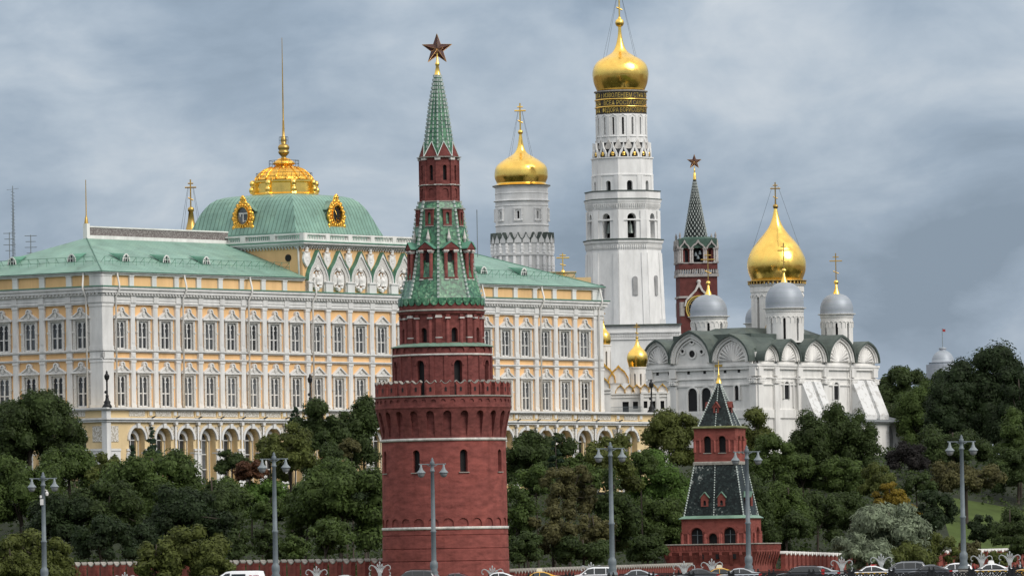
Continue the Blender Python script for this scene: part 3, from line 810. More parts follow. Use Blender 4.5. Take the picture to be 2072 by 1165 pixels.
# ------------------------------------------------------------------ kremlin wall
def merlon_mb():
    m = MB()
    m.prism([(-.62, -.6), (.62, -.6), (.62, 1.0), (.72, 1.35), (.56, 1.55), (.3, 1.25), (0, 1.12), (-.3, 1.25), (-.56, 1.55), (-.72, 1.35), (-.62, 1.0)], -.3, .3)
    cap = [(-.74, 1.36), (-.56, 1.58), (-.3, 1.28), (0, 1.15), (.3, 1.28), (.56, 1.58), (.74, 1.36)]
    m.band([(a, b + .13) for a, b in cap], cap, -.36, .36, 1)
    return m
def brick_wall(p0, p1, ztop0, ztop1, step, label, caps):
    a = Vector((*p0, 0)); b = Vector((*p1, 0)); L = (b - a).length; ang = math.atan2(b.y - a.y, b.x - a.x)
    R = thing('kremlin_wall', label, 'wall', a, ang, 'stretches of crenellated red brick wall')
    n = int(L / step)
    mb = MB()
    zl = lambda x: ztop0 + (ztop1 - ztop0) * x / L
    mb.add([(0, -1.6, -2), (L, -1.6, -2), (L, 1.6, -2), (0, 1.6, -2), (0, -1.2, zl(0) - 2.2), (L, -1.2, zl(L) - 2.2), (L, 1.2, zl(L) - 2.2), (0, 1.2, zl(0) - 2.2)],
           [(0, 1, 2, 3), (4, 5, 6, 7), (0, 1, 5, 4), (1, 2, 6, 5), (2, 3, 7, 6), (3, 0, 4, 7)])
    mb.build('wall_body', BRICKW, R)
    first = None
    for k in range(n):
        x = (k + .5) * step
        if first is None: first = merlon_mb().build('merlon', [BRICKW, caps], R, (x, -1.0, zl(x) - 1.7))
        else: dup(first, R, (x, -1.0, zl(x) - 1.7))
WCAP = mat('white_merlon_cap', (0.66, 0.64, 0.61), 0.8, 0.15, 2)
brick_wall((-82, 806), (-11.5, 731), 9.35, 9.05, 2.15, 'crenellated brick wall running left from the round tower, half hidden by trees', STONEG)
brick_wall((-1.6, 731), (20.8, 888), 7.75, 7.85, 2.3, 'long foreshortened crenellated wall between the round tower and the square tower', STONEG)
brick_wall((32.0, 891), (41.6, 924), 9.1, 8.65, 2.2, 'short white capped crenellated wall right of the square tower', WCAP)
brick_wall((41.8, 924), (72, 980), 8.75, 9.0, 2.2, 'white capped crenellated wall at far right behind the silvery willow and shrubs', WCAP)
# ------------------------------------------------------------------ the yellow palace
PTH = rad(53)
PC = at(207, 700, 945); PC.z = 0
PIL = [1.5, 5.97, 10.66, 15.3, 20.0, 24.56, 29.1, 33.75, 38.4, 43.1, 47.65, 52.45, 57.3, 62.2, 66.95, 71.7, 76.45, 81.2, 85.94, 90.6, 95.2, 99.87, 104.6, 109.4]
PL = 110.9
WPIL = [1.5, 5.5, 10.2, 14.9, 19.6, 24.3, 25.8]; PW = 27.0
zp = lambda y: 9 + (1139.5 - y) / 15.34
def palace():
    R = thing('yellow_palace', 'long ochre and white palace with green metal roofs and gilded square dome', 'palace', PC, PTH)
    G = 18.0
    zt, zc, ze = zp(826), zp(578.7), zp(550)
    MS = Matrix(((1, 0, 0, 0), (0, -1, 0, 0), (0, 0, 1, 0), (0, 0, 0, 1)))
    MW = Matrix(((0, -1, 0, 0), (1, 0, 0, 0), (0, 0, 1, 0), (0, 0, 0, 1)))
    fac = ((MS, PIL, PL), (MW, WPIL, PW))
    rows = ((zp(822), zp(759.6)), (zp(705), zp(649.5)))
    mids = lambda P: [(P[i] + P[i + 1]) / 2 for i in range(len(P) - 1)]
    # walls with window recesses
    mb = MB()
    for M, P, L in fac:
        mb.T = M
        fm = lambda u, v, d=0: (u, -.45 * d, v)
        ms = mids(P)[:-1] if M is MW else mids(P)
        for (zb, zl), (lo, hi) in zip(rows, ((zt, zp(718)), (zp(718), zc))):
            wall(mb, fm, 0, L, lo, hi, [(u, 2.3, zb, zl + .12, 0, None) for u in ms], mr=1)
    mb.T = None
    mb.add([(0, PW, zt), (PL, PW, zt), (PL, PW, zc), (0, PW, zc), (PL, 0, zt), (PL, 0, zc)], [(0, 1, 2, 3), (1, 4, 5, 2)])
    mb.box(.05, PL - .05, .05, PW - .05, zc - .2, ze - .15)
    mb.build('ochre_wall', [OCHRE, CARVE], R)
    # trim: pilasters, belts, entablature, attic posts
    tr = MB(); sh = MB()
    for M, P, L in fac:
        tr.T = M; sh.T = M
        for k, u in enumerate(P):
            corner = (u <= 1.6) or (u > L - 1.7)
            if corner: a, b = (-.36, 1.9) if u < 2 else (L - 1.9, L + .36)
            else: a, b = u - .45, u + .45
            for lo, hi in ((zt, zp(728)), (zp(707), zp(615))):
                tr.box(a, b, -.1, .32, lo, hi); tr.box(a - .07, b + .07, -.1, .40, hi - .28, hi - .004); tr.box(a - .05, b + .05, -.1, .38, lo + .004, lo + .5)
                if not corner: tr.box(a + .22, b - .22, .3, .36, lo + .9, hi - .55)
            tr.box(a, b, -.1, .36, zp(723), zp(712)); 
            if not corner: tr.box(a + .2, b - .2, .3, .42, zp(721.5), zp(713.5))
            tr.box(a - .04, b + .04, -.1, .5, zp(611), zp(597))                       # entablature breaks
            if not (M is MS and 43 < u < 67): tr.box(a, b, -.1, .22, zc + .10, ze - .35); tr.box(a - .05, b + .05, -.1, .28, ze - .5, ze - .34)
        tr.box(-.2, L + .2, -.1, .28, zp(728), zp(724)); tr.box(-.2, L + .2, -.1, .44, zp(725.5), zp(724) + .05)
        tr.box(-.2, L + .2, -.1, .26, zp(712), zp(706.5)); tr.box(-.3, L + .3, -.1, .46, zp(709.5), zp(707.5))
        tr.box(-.3, L + .3, -.1, .36, zp(615), zp(597))
        tr.box(-.42, L + .42, -.1, .46, zp(612), zp(610)); tr.box(-.42, L + .42, -.1, .44, zp(606), zp(604.6))
        tr.box(-.55, L + .55, -.1, .62, zp(597), zp(592)); tr.box(-.8, L + .8, -.1, .88, zp(592), zp(585)); tr.box(-1.0, L + 1.0, -.1, 1.08, zp(585), zc - .08)
        n = int(L / .62)
        for i in range(n): tr.box(i * L / n, i * L / n + .3, .3, .78, zp(595.5), zp(592.2))
        for ea, eb in (((0, 42.55), (67.45, L)) if M is MS else ((0, L),)):
            x0_ = .5 if ea == 0 else 0; x1_ = .5 if eb == L else 0
            tr.box(ea - x0_ * .5, eb + x1_ * .5, -.1, .3, ze - .36, ze - .1)
            tr.box(ea - x0_, eb + x1_, -.1, .55, ze - .1, ze + .02)
            sh.box(ea - x0_ * 1.2, eb + x1_ * 1.2, -.3, .65, ze + .024, ze + .13)
        sh.box(-1.1, L + 1.1, -.2, 1.18, zc - .075, zc + .06)                        # green sheet on the cornice
    tr.T = None; sh.T = None
    tr.build('stucco_trim', TRIM, R)
    sh.build('cornice_sheet', COPPER, R)
    # windows
    def window_unit(zb, zl, zpb, zpk, knob, loc, rz):
        h = zl - zb
        fr = MB()                                        # carved surround
        wtop = zpb - zb - .05
        fr.band([(-1.4, 0), (-1.4, wtop), (1.4, wtop), (1.4, 0)], [(-1.0, 0), (-1.0, h + .12), (1.0, h + .12), (1.0, 0)], -.2, .02)
        fr.box(-1.52, -1.15, -.26, .02, h * .60, h * .66); fr.box(1.15, 1.52, -.26, .02, h * .60, h * .66)
        fr.box(-1.5, 1.5, -.34, .02, -.22, -.01)
        W = fr.build('window', CARVE, R, loc, rz)
        t = MB(); g = MB()
        fm = flat((-1, .10, 0), (1, 0, 0), (0, -1, 0), .16)
        wall(t, fm, 0, 2, 0, h + .12, [(.54, .74, .05, h - .62, .55, (g, 0)), (1.46, .74, .05, h - .62, .55, (g, 0))])
        for u in (-.46, .46):                     # cusps that give each light its trefoil head
            for s in (-1, 1): t.box(*sorted((u + s * .24, u + s * .38)), .04, .2, h - .86, h - .68)
        t.build('tracery', TRIM, W)
        g.build('pane', GLASS, W)
        b = MB()
        b.box(-.09, .09, .04, .098, .05, h * .62); b.box(-.83, .83, .16, .24, h * .42, h * .455)
        b.box(-.83, .83, .16, .24, .05, .16)
        b.build('glazing_bar', WHITE, W)
        p = MB()
        z0, z1 = zpb - zb, zpk - zb
        if knob:
            hd = lambda r_: [(r_ * cos(PI * 1.12 - PI * 1.24 * k / 8), z1 - .42 + r_ * sin(PI * 1.12 - PI * 1.24 * k / 8)) for k in range(9)]
            out = [(-1.78, z0 + .05), (-.95, z0 + .52)] + hd(.44) + [(.95, z0 + .52), (1.78, z0 + .05)]
            inn = [(-1.35, z0 + .12), (-.8, z0 + .40)] + hd(.27) + [(.8, z0 + .40), (1.35, z0 + .12)]
            p.band(out, inn, -.42, .02, 0, closed=True)
            p.prism(inn, -.2, .02, 1)
            p.blob((0, -.24, z1 - .5), .2, .14, .3, 8, 0); p.blob((0, -.24, z0 + .45), .3, .14, .3, 8, 1)
        else:
            p.band([(-1.7, z0), (0, z0 + 1.15), (1.7, z0)], [(-1.25, z0 + .12), (0, z0 + .95), (1.25, z0 + .12)], -.42, .02)
            p.prism([(-1.2, z0 + .1), (1.2, z0 + .1), (0, z0 + .9)], -.2, .02, 1)
            p.blob((0, -.2, z0 + .42), .4, .12, .25, 8, 1)
        p.box(-1.78, 1.78, -.46, .02, z0 - .12, z0 + .1)
        p.build('pediment', [TRIM, CARVE], W)
        return W
    specs = [(rows[0][0], rows[0][1], zp(751.8), zp(730.6)), (rows[1][0], rows[1][1], zp(641.7), zp(620))]
    for sp in specs:
        first = {}
        for M, P, L in fac:
            ms = mids(P)[:-1] if M is MW else mids(P)
            for i, u in enumerate(ms):
                knob = not (M is MS and 9 <= i <= 13)
                loc = (u, 0, sp[0]) if M is MS else (0, u, sp[0]); rz = 0 if M is MS else -PI / 2
                if knob not in first: first[knob] = window_unit(*sp, knob, loc, rz)
                else: dup(first[knob], R, loc, rz)
    # drain pipes
    for M, us in ((MS, (2.2, 16.1, 30.0, 43.9, 67.8, 81.9, 95.9, 109.9)), (MW, (2.2, 20.4))):
        for u in us:
            d = MB(M); d.tube([(u + .5, .5, ze + .1), (u + .45, .55, ze - .4), (u, 1.25, zc + .2), (u, 1.25, zc - .4), (u, .62, zp(600)), (u, .58, zt)], .13, 5)
            d.build('drainpipe', WHITE, R)
    # terrace and arcade
    o = 3.5; zf0, zf1, zk = zp(845), zp(830), zp(851)
    x0, x1, y0, y1 = -o, 119.5, -o, PW + 4
    mb = MB()
    mb.box(x0 + .2, x1 - .2, y0 + .2, 0, zk, zt - .16); mb.box(x0 + .2, 0, 0, y1, zk, zt - .16); mb.box(PL, x1 - .2, 0, 20, zk, zt - .16)
    mb.build('terrace_wall', OCHREL, R)
    orns = []; t2 = MB(); gls = []; oc = MB(); cu = MB()
    arcs = [(PIL[i] + PIL[i + 1]) / 2 for i in range(23)] + [113.5]
    arcs[0] = 2.9
    warcs = [1.9, 7.85, 12.55, 17.25, 22.0]
    for M, au, ua, ub in ((MS, arcs, x0, x1), (MW, warcs, y0, y1)):
        for q in (t2, oc): q.T = M
        orn = MB(M)
        off = o
        orn_edges = []
        for i, u in enumerate(au):
            orn = MB(M); orns.append(orn); orn.box(u - 1.6, u + 1.6, off - .3, off - .12, zf0 + .12, zf1 - .12)
            un = au[i + 1] if i + 1 < len(au) else u + 4.7
            mid = (u + un) / 2
            oc.box(mid - .5, mid + .5, off - .3, off - .08, zf0 + .02, zf1 - .02)
            t2.box(mid - .28, mid + .28, off - .3, off + .02, zf0 + .25, zf1 - .2)
        t2.box(ua - .5, ub + .3, off - .8, off + .45, zf1 + .06, zt + .02); t2.box(ua - .25, ub + .1, off - .8, off + .15, zf1 - .1, zf1 + .058)
        t2.box(ua - .45, ub + .3, off - .8, off + .4, zk + .05, zf0 - .1); t2.box(ua - .2, ub + .1, off - .8, off + .14, zk - .25, zk + .046)
        # arcade wall
        zsp = zp(890); rr_ = 1.62
        fm = lambda u, v, d=0: (u, off - .25 - .95 * d, v)
        wall(oc, fm, ua + .25, ub - .25, G, zk - .2, [(u, rr_ * 2, G + .4, zsp, rr_, None) for u in au], na=14)
        gls += [MB(M) for _ in au]
        fm2 = lambda u, v, d=0: (u, off - 1.2 - .3 * d, v)
        wall(oc, fm2, ua + 1.3, ub - .4, G, zk - .4, [(u, 1.9, G + 1.2, zsp - .1, .95, (gls[-len(au) + i], 0)) for i, u in enumerate(au)], na=10)
        for i, u in enumerate(au):
            t2.band(arcp(u, 3.95, zsp, 1.98, 14), arcp(u, 3.26, zsp, 1.63, 14), off - .4, off - .02)
            t2.band(arcp(u, 2.85, zsp - .1, 1.42, 10), arcp(u, 1.92, zsp - .1, .96, 10), off - 1.25, off - 1.0)
            for s in (-1, 1):
                t2.box(u + s * 1.25 - .02 - (.28 if s < 0 else 0), u + s * 1.25 + .02 + (0 if s < 0 else -.0) , off - 1.25, off - 1.0, G + 1, zsp - .1)
                t2.box(*sorted((u + s * 1.63, u + s * 2.2)), off - .9, off - .04, zsp - 1.5, zsp - 1.2); t2.box(*sorted((u + s * 1.60, u + s * 2.2)), off - .9, off, zsp - 1.85, zsp - 1.65)
                t2.box(*sorted((u + s * 1.66, u + s * 2.25)), off - .9, off - .1, G, zsp - 1.85)
            t2.box(u - .28, u + .28, off - .4, off + .2, zsp + 1.5, zsp + 2.15)
            t2.box(u - .06, u + .06, off - 1.47, off - 1.36, G + 1.2, zsp + .8); 
            for q in (zsp - .12, zsp - 2.0, zsp - 4): t2.box(u - .94, u + .94, off - 1.46, off - 1.37, q, q + .12)
            un = au[i + 1] if i + 1 < len(au) else None
            if un:
                c = (u + un) / 2
                gp = un - u - 3.95
                wpan = max(.25, gp / 2)
                orn = MB(M); orns.append(orn); orn.prism([(c - wpan * .5, zsp + .1), (c + wpan * .5, zsp + .1), (c + wpan * .5 + .62, zsp + 1.75), (c - wpan * .5 - .62, zsp + 1.75)], off - .3, off - .17)
                t2.tube([(c, off + .02, G), (c, off + .02, zk)], .11, 5)
                t2.box(c - .22, c + .22, off - .2, off + .25, zk - .62, zk - .26, tx=-.05)
                cu.T = M; cu.tube([(c - .05, off + .2, zf0 - .05), (c - .3, off + .95, zf0 + .1)], .1, 5); cu.T = None
        orns.append(orn); orn = MB(M); orn.box(ua + .9, ua + 2.6, off - .3, off - .18, zsp - .3, zsp + 1.8); orns.append(orn)
        t2.box(ua + .3, ua + 2.9, off - .3, off - .12, G, zsp - 1.2); t2.box(ua + .3, ua + 2.9, off - .3, off - .02, zsp - 1.5, zsp - 1.2)
    for q in (t2, oc): q.T = None
    t2.box(x0 - .05, x0 + .8, y0 - .06, y0 + .8, G, zt + .06)
    for q in orns:
        if q.v: q.build('ornament_panel', ORNA, R)
    t2.build('arcade_trim', TRIM, R); [q.build('arcade_window', GLASS, R) for q in gls]; oc.build('arcade_wall', OCHREL, R); cu.build('gutter_spout', BLACK, R)
    # roofs
    zr = 52.8; rx = 13.0; e = .7
    mb = MB()
    A = (-e, -e, ze + .1); B = (PL + e, -e, ze + .1); C_ = (PL + e, PW + e, ze + .1); D = (-e, PW + e, ze + .1); E1 = (rx, PW / 2, zr); E2 = (PL - rx, PW / 2, zr)
    for g0, g1, t0, t1 in ((A, (42.6, -e, ze + .1), E1, (42.6, PW / 2, zr)), ((67.4, -e, ze + .1), B, (67.4, PW / 2, zr), E2)): mb.add([g0, g1, t1, t0], [(0, 1, 2, 3)], 0)
    mb.add([D, C_, E2, E1], [(0, 1, 2, 3)], 0); mb.add([A, E1, D], [(0, 1, 2)], 1); mb.add([B, E2, C_], [(0, 1, 2)], 1)
    mb.tube([A, E1], .1, 5, 2); mb.tube([B, E2], .1, 5, 2)
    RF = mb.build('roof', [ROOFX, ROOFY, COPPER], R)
    sl_ = (zr - ze - .1) / (rx + e)
    def on_roof(u, v): return ze + .1 + (v + e) * sl_
    # snow rails
    for M, ua, ub in ((MS, 3, 42), (MS, 68, PL - 3), (MW, 3, PW - 3)):
        d = MB(M)
        n = int((ub - ua) / 1.6)
        for i in range(n + 1):
            u = ua + (ub - ua) * i / n
            zz = on_roof(0, 1.9)
            d.tube([(u, -1.9, zz), (u, -1.9, zz + 1.15)], .035, 3); d.tube([(u, -1.9, zz + 1.1), (u + .5, -3.0, on_roof(0, 3.0))], .03, 3)
        for a, b in ((ua, ub),):
            for q in (.5, 1.1): d.tube([(a, -1.9, on_roof(0, 1.9) + q), (b, -1.9, on_roof(0, 1.9) + q)], .03, 3)
        d.build('snow_rail', COPPER, RF)
    # eyebrow dormers
    first = None
    for M, us in ((MS, (9.2, 17.6, 26.0, 78.0, 88.0, 97.5)), (MW, (8.0, 18.5))):
        for u in us:
            v0 = 3.4; zz = on_roof(0, v0)
            loc = (u, v0, zz) if M is MS else (v0, u, zz); rz = 0 if M is MS else -PI / 2
            if first is None:
                d = MB()
                pts = [(.75 * cos(PI * i / 8), 1.1 * sin(PI * i / 8)) for i in range(9)]
                for p, q in zip(pts, pts[1:]):
                    d.add([(p[0], 0, p[1]), (q[0], 0, q[1]), (q[0] * .3, 2.9, 1.3), (p[0] * .3, 2.9, 1.3)], [(0, 1, 2, 3)], 0)
                d.add([(p[0], .06, p[1]) for p in pts], [tuple(range(9))], 1)
                for s in (-.25, .25): d.box(s - .04, s + .04, -.03, .05, 0, .9, 2)
                d.box(-.7, .7, -.03, .05, .42, .5, 2); d.band(pts, [(a * .85, b * .85) for a, b in pts], -.05, .04, 2)
                first = d.build('roof_dormer', [COPPER, GLASS, WHITE], RF, loc, rz)
            else: dup(first, RF, loc, rz)
    # ridge screens
    for a, b in ((rx, 43.0), (67.2, PL - rx)):
        d = MB(); d.box(a, b, PW / 2 - .3, PW / 2 + .3, zr - .3, zr + .35); d.box(a - .3, a + .3, PW / 2 - .35, PW / 2 + .35, zr - .2, zr + 1.9)
        d.box(a, b, PW / 2 - .12, PW / 2 + .12, zr + 1.42, zr + 1.6); d.build('ridge_curb', WHITE, R)
        d = MB(); d.box(a + .3, b, PW / 2 - .04, PW / 2 + .04, zr + .35, zr + 1.42); d.build('ridge_lattice', LATT, R)
    d = MB(); d.lathe([(.3, zr + 1.9), (.2, zr + 2.6), (.09, zr + 3), (.05, zr + 7.8)], 6, c=(rx, PW / 2)); d.build('rooftop_pole', GOLDD, R)
    # raised central block
    bz = lambda y: 9 + (1131.6 - y) / 14.8
    ba, bb, bd_ = 42.6, 67.4, 26.0
    mb = MB(); mb.box(ba, bb, .04, bd_, zc, bz(497)); mb.build('attic_wall', OCHRE, R)
    mb = MB(); mb.box(ba - .5, bb + .5, -.55, bd_ + .5, bz(496.5), bz(493)); mb.box(ba - .9, bb + .9, -.95, bd_ + .9, bz(493), bz(489.5))
    for T, L0, L1 in ((MS, ba, bb), (Matrix(((0, -1, 0, ba), (1, 0, 0, 0), (0, 0, 1, 0), (0, 0, 0, 1))), 0, bd_)):
        mb.T = T; n = int((L1 - L0) / .55)
        for i in range(n + 1):
            u = L0 + (L1 - L0) * i / n
            mb.box(u - .12, u + .12, .02, .4, bz(499.5), bz(496.6)); mb.blob((u, .16, bz(501)), .13, .13, .16, 5, k=4)
    mb.T = None; mb.build('attic_cornice', TRIM, R)
    mb = MB(); mb.box(ba - 1.0, bb + 1.0, -1.05, bd_ + 1.0, bz(489.4), bz(487)); mb.build('attic_sheet', COPPER, R)
    mb = MB(); zb0, zb1 = bz(487), bz(471)
    for (p, q) in (((ba, -.2), (bb, -.2)), ((ba, -.2), (ba, bd_)), ((bb, -.2), (bb, bd_)), ((ba, bd_), (bb, bd_))):
        P_, Q_ = Vector((*p, 0)), Vector((*q, 0)); L_ = (Q_ - P_).length; U = (Q_ - P_) / L_
        mb.T = Matrix.Translation(P_) @ Matrix.Rotation(math.atan2(U.y, U.x), 4, 'Z')
        mb.box(-.3, L_ + .3, -.3, .3, zb0 + .004, zb0 + .3); mb.box(-.3, L_ + .3, -.32, .32, zb1 - .2, zb1)
        n = max(1, round(L_ / 4.9))
        for i in range(n + 1):
            x = L_ * i / n; mb.box(x - .42, x + .42, -.34, .34, zb0 + .01, zb1 + .03)
        for k in range(int(L_ / .36)): mb.tube([(k * .36, 0, zb0 + .3), (k * .36, 0, zb1 - .2)], .085, 4)
    mb.T = None; mb.build('balustrade', WHITE, R)
    # ogee gables with reliefs
    ks = MB(); rel = MB(); ksh = MB()
    og = lambda w, hs, pk: [(-w, 0), (-w, hs), (-w * .93, hs + .9), (-w * .74, hs + 1.75), (-w * .5, hs + 2.35), (-w * .34, hs + 2.9), (-w * .2, hs + 3.5), (-.02, pk), (.02, pk), (w * .2, hs + 3.5), (w * .34, hs + 2.9), (w * .5, hs + 2.35), (w * .74, hs + 1.75), (w * .93, hs + .9), (w, hs), (w, 0)]
    zg = zc + .08
    for i in range(9, 14):
        u = (PIL[i] + PIL[i + 1]) / 2; hw = (PIL[i + 1] - PIL[i]) / 2
        out = [(u + a, zg + b) for a, b in og(hw, bz(567) - zg, bz(506) - zg)]
        inn = [(u - hw * .60, zg)] + [(u - hw * .60, bz(563))] + [(u + hw * .60 * cos(PI - PI * t / 11), bz(563) + 1.62 * sin(PI * t / 11)) for t in range(0, 12)] + [(u + hw * .60, bz(563)), (u + hw * .60, zg)]
        mdl = [(a + (b[0] - a) * .30, c + (b[1] - c) * .30) for (a, c), b in zip(out, inn)]
        ks.band(out, mdl, -.52, .04, 0); ks.band(mdl, inn, -.36, .04, 1)
        ksh.band([(u + (a - u) * 1.03, b + .10) for a, b in out[1:-1]], out[1:-1], -.62, .04)
        for s in (-1, 1): ks.box(*sorted((u + s * hw, u + s * (hw - .78))), -.62, -.04, zg, bz(571), 2); ks.box(*sorted((u + s * (hw - .0), u + s * (hw - .9))), -.74, -.04, bz(571), bz(568.5), 2)
        # relief: crowned double eagle, plain
        rel.T = Matrix.Translation((0, 0, zg)) @ Matrix.Diagonal((1, 1, .78, 1)) @ Matrix.Translation((0, 0, -zg))
        rel.blob((u, -.35, zg + 2.1), .42, .3, .95, 8); rel.blob((u, -.45, zg + 2.2), .3, .3, .42, 8)
        for s in (-1, 1):
            rel.blob((u + s * .72, -.26, zg + 2.2), .42, .18, 1.05, 8); rel.blob((u + s * .32, -.35, zg + 3.2), .2, .2, .36, 7); rel.blob((u + s * .55, -.35, zg + .9), .38, .22, .25, 7); rel.tube([(u + s * .2, -.3, zg + 1.4), (u + s * .75, -.4, zg + .75)], .12, 5)
            rel.blob((u + s * 1.02, -.25, zg + 1.6), .22, .14, .5, 6)
        rel.blob((u, -.3, zg + .55), .3, .22, .42, 7); rel.blob((u, -.35, zg + 4.0), .42, .28, .34, 8); rel.blob((u, -.35, zg + 4.4), .12, .12, .25, 6)
        rel.band([(u + 1.28 * cos(t * PI / 10), zg + 2.2 + 1.9 * sin(t * PI / 10)) for t in range(20)], [(u + 1.12 * cos(t * PI / 10), zg + 2.2 + 1.74 * sin(t * PI / 10)) for t in range(20)], -.3, .02, closed=True)
        rel.T = None
    for i in range(9, 15):      # shields between the gables
        u = PIL[i] + (.2 if i == 9 else 0); zz = bz(520)
        if i == 9: u -= .1
        rel.prism([(u - .75, zz + .75), (u - .55, zz + .5), (u - .78, zz - .2), (u - .55, zz - .75), (u, zz - 1.35), (u + .55, zz - .75), (u + .78, zz - .2), (u + .55, zz + .5), (u + .75, zz + .75), (u, zz + .6)], -.32, .0)
        rel.blob((u, -.3, zz), .4, .16, .5, 8); rel.blob((u, -.25, zz + 1.2), .3, .22, .35, 7); rel.blob((u, -.25, zz + .85), .42, .2, .16, 7)
    ks.build('ogee_gable', [TRIM, CARVE, TRIM], R); ksh.build('gable_sheet', COPPER, R); rel.build('coat_of_arms', WHITE, R)
    d = MB(); d.tube([(ba - .1, 1.2, bz(488)), (ba - .35, .8, bz(498)), (ba - .2, .6, bz(505)), (ba - .2, .5, bz(560))], .14, 5); d.build('drainpipe', WHITE, R)
    d = MB(); 
    for v in (3.0, 8.5, 14): d.lathe([(.55, 0), (.55, .12)], 12, m=0); d.v = d.v
    d = MB(Matrix.Translation((ba - .04, 2.5, bz(520))) @ Matrix.Rotation(PI / 2, 4, 'Y')); d.lathe([(.5, -.1), (.5, .06)], 14, sm=False); d.build('round_window', DARK, R)
    # square dome
    dz = lambda y: 9 + (1132.8 - y) / 14.59
    cx, cy, a = 55.0, 13.0, 9.7
    z0, z1 = dz(476), dz(392.5)
    prof = [(1.0, 0), (.965, .13), (.93, .27), (.895, .42), (.855, .57), (.81, .70), (.755, .82), (.69, .905), (.60, .955), (.5, .982), (.36, 1.0)]
    d = MB()
    for (r0, t0), (r1, t1) in zip(prof, prof[1:]):
        q0 = [(cx - a * r0, cy - a * r0), (cx + a * r0, cy - a * r0), (cx + a * r0, cy + a * r0), (cx - a * r0, cy + a * r0)]
        q1 = [(cx - a * r1, cy - a * r1), (cx + a * r1, cy - a * r1), (cx + a * r1, cy + a * r1), (cx - a * r1, cy + a * r1)]
        Z0, Z1 = z0 + (z1 - z0) * t0, z0 + (z1 - z0) * t1
        for i in range(4):
            j = (i + 1) % 4
            d.add([(*q0[i], Z0), (*q0[j], Z0), (*q1[j], Z1), (*q1[i], Z1)], [(0, 1, 2, 3)], 0 if i % 2 == 0 else 1, False)
    d.box(cx - a * .36, cx + a * .36, cy - a * .36, cy + a * .36, z1 - .4, z1 - .02)
    d.box(cx - a, cx + a, cy - a, cy + a, bz(488), z0 + .02)
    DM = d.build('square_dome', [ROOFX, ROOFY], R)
    # gilded crown
    d = MB()
    d.lathe([(4.66, dz(394)), (4.66, dz(391)), (4.25, dz(388.5)), (4.2, dz(369)), (4.5, dz(367)), (4.5, dz(363.5)), (4.0, dz(362))], 8, c=(cx, cy), ph=rad(10), sm=False)
    for k in range(8):
        ang = rad(10) + k * PI / 4
        d.T = Matrix.Translation((cx, cy, 0)) @ rot_z(ang)
        d.box(-.3, .3, -4.9, -4.0, dz(391), dz(387), ty=.1); d.prism([(-4.6, dz(387)), (-4.85, dz(385)), (-4.45, dz(378)), (-4.7, dz(371)), (-4.6, dz(363)), (-4.0, dz(363)), (-4.0, dz(387))], -.3, .3, plane='yz'); d.blob((0, -4.75, dz(383)), .4, .35, .5, 7); d.blob((0, -4.65, dz(370)), .4, .35, .5, 7)
    d.T = None
    cb = d.build('crown_drum', GOLD, R)
    d = MB()
    d.lathe([(4.1, dz(362)), (3.95, dz(358)), (3.55, dz(351)), (2.9, dz(343)), (2.1, dz(337.5)), (1.35, dz(335))], 32, c=(cx, cy), cap=False)
    rnd = random.Random(5)
    for k in range(150):
        t = rnd.random(); ang = rnd.random() * 2 * PI
        r = 4.05 - 2.3 * t; zz = dz(361) + (dz(338) - dz(361)) * (1 - (1 - t) ** 1.6 if True else t)
        d.blob((cx + r * sin(ang), cy - r * cos(ang), dz(361) + (dz(337) - dz(361)) * min(1, t * 1.05)), .26, .26, .2, 5, k=4)
    for k in range(16):
        ang = k * PI / 8; d.tube([(cx + r * sin(ang), cy - r * cos(ang), zz) for r, zz in ((4.1, dz(361)), (3.9, dz(356.5)), (3.4, dz(348)), (2.8, dz(341.5)), (1.9, dz(336)))], .14, 5)
    d.lathe([(1.25, dz(336)), (1.2, dz(331)), (1.55, dz(330)), (1.55, dz(327)), (1.3, dz(324)), (.9, dz(319)), (.5, dz(317))], 20, c=(cx, cy), cap=False)
    d.build('crown_dome', GOLDR, R)
    d = MB()
    d.lathe([(.45, dz(318)), (.32, dz(314)), (.7, dz(308)), (.82, dz(304)), (.62, dz(302)), (.8, dz(298)), (.82, dz(294)), (.6, dz(289.5)), (.3, dz(288.5)), (.42, dz(282)), (.3, dz(274)), (.2, dz(272)), (.13, dz(240)), (.13, dz(270)), (.13, dz(264)), (.19, dz(262)), (.12, dz(260)), (.1, dz(200)), (.035, dz(72))], 14, c=(cx, cy)); d.build('flagpole', GOLDD, R)
    for rr_, zz, n in ((3.9, dz(362), 20), (2.1, dz(336), 12), (.62, dz(288), 6)):
        d = MB()
        for k in range(n):
            t = 2 * PI * k / n; d.tube([(cx + rr_ * cos(t), cy + rr_ * sin(t), zz), (cx + rr_ * cos(t), cy + rr_ * sin(t), zz + .95)], .03, 3)
        d.tube([(cx + rr_ * cos(2 * PI * k / n), cy + rr_ * sin(2 * PI * k / n), zz + .95) for k in range(n + 1)], .03, 3)
        d.tube([(cx + rr_ * cos(2 * PI * k / n), cy + rr_ * sin(2 * PI * k / n), zz + .5) for k in range(n + 1)], .025, 3)
        d.build('crown_railing', BLACK, R)
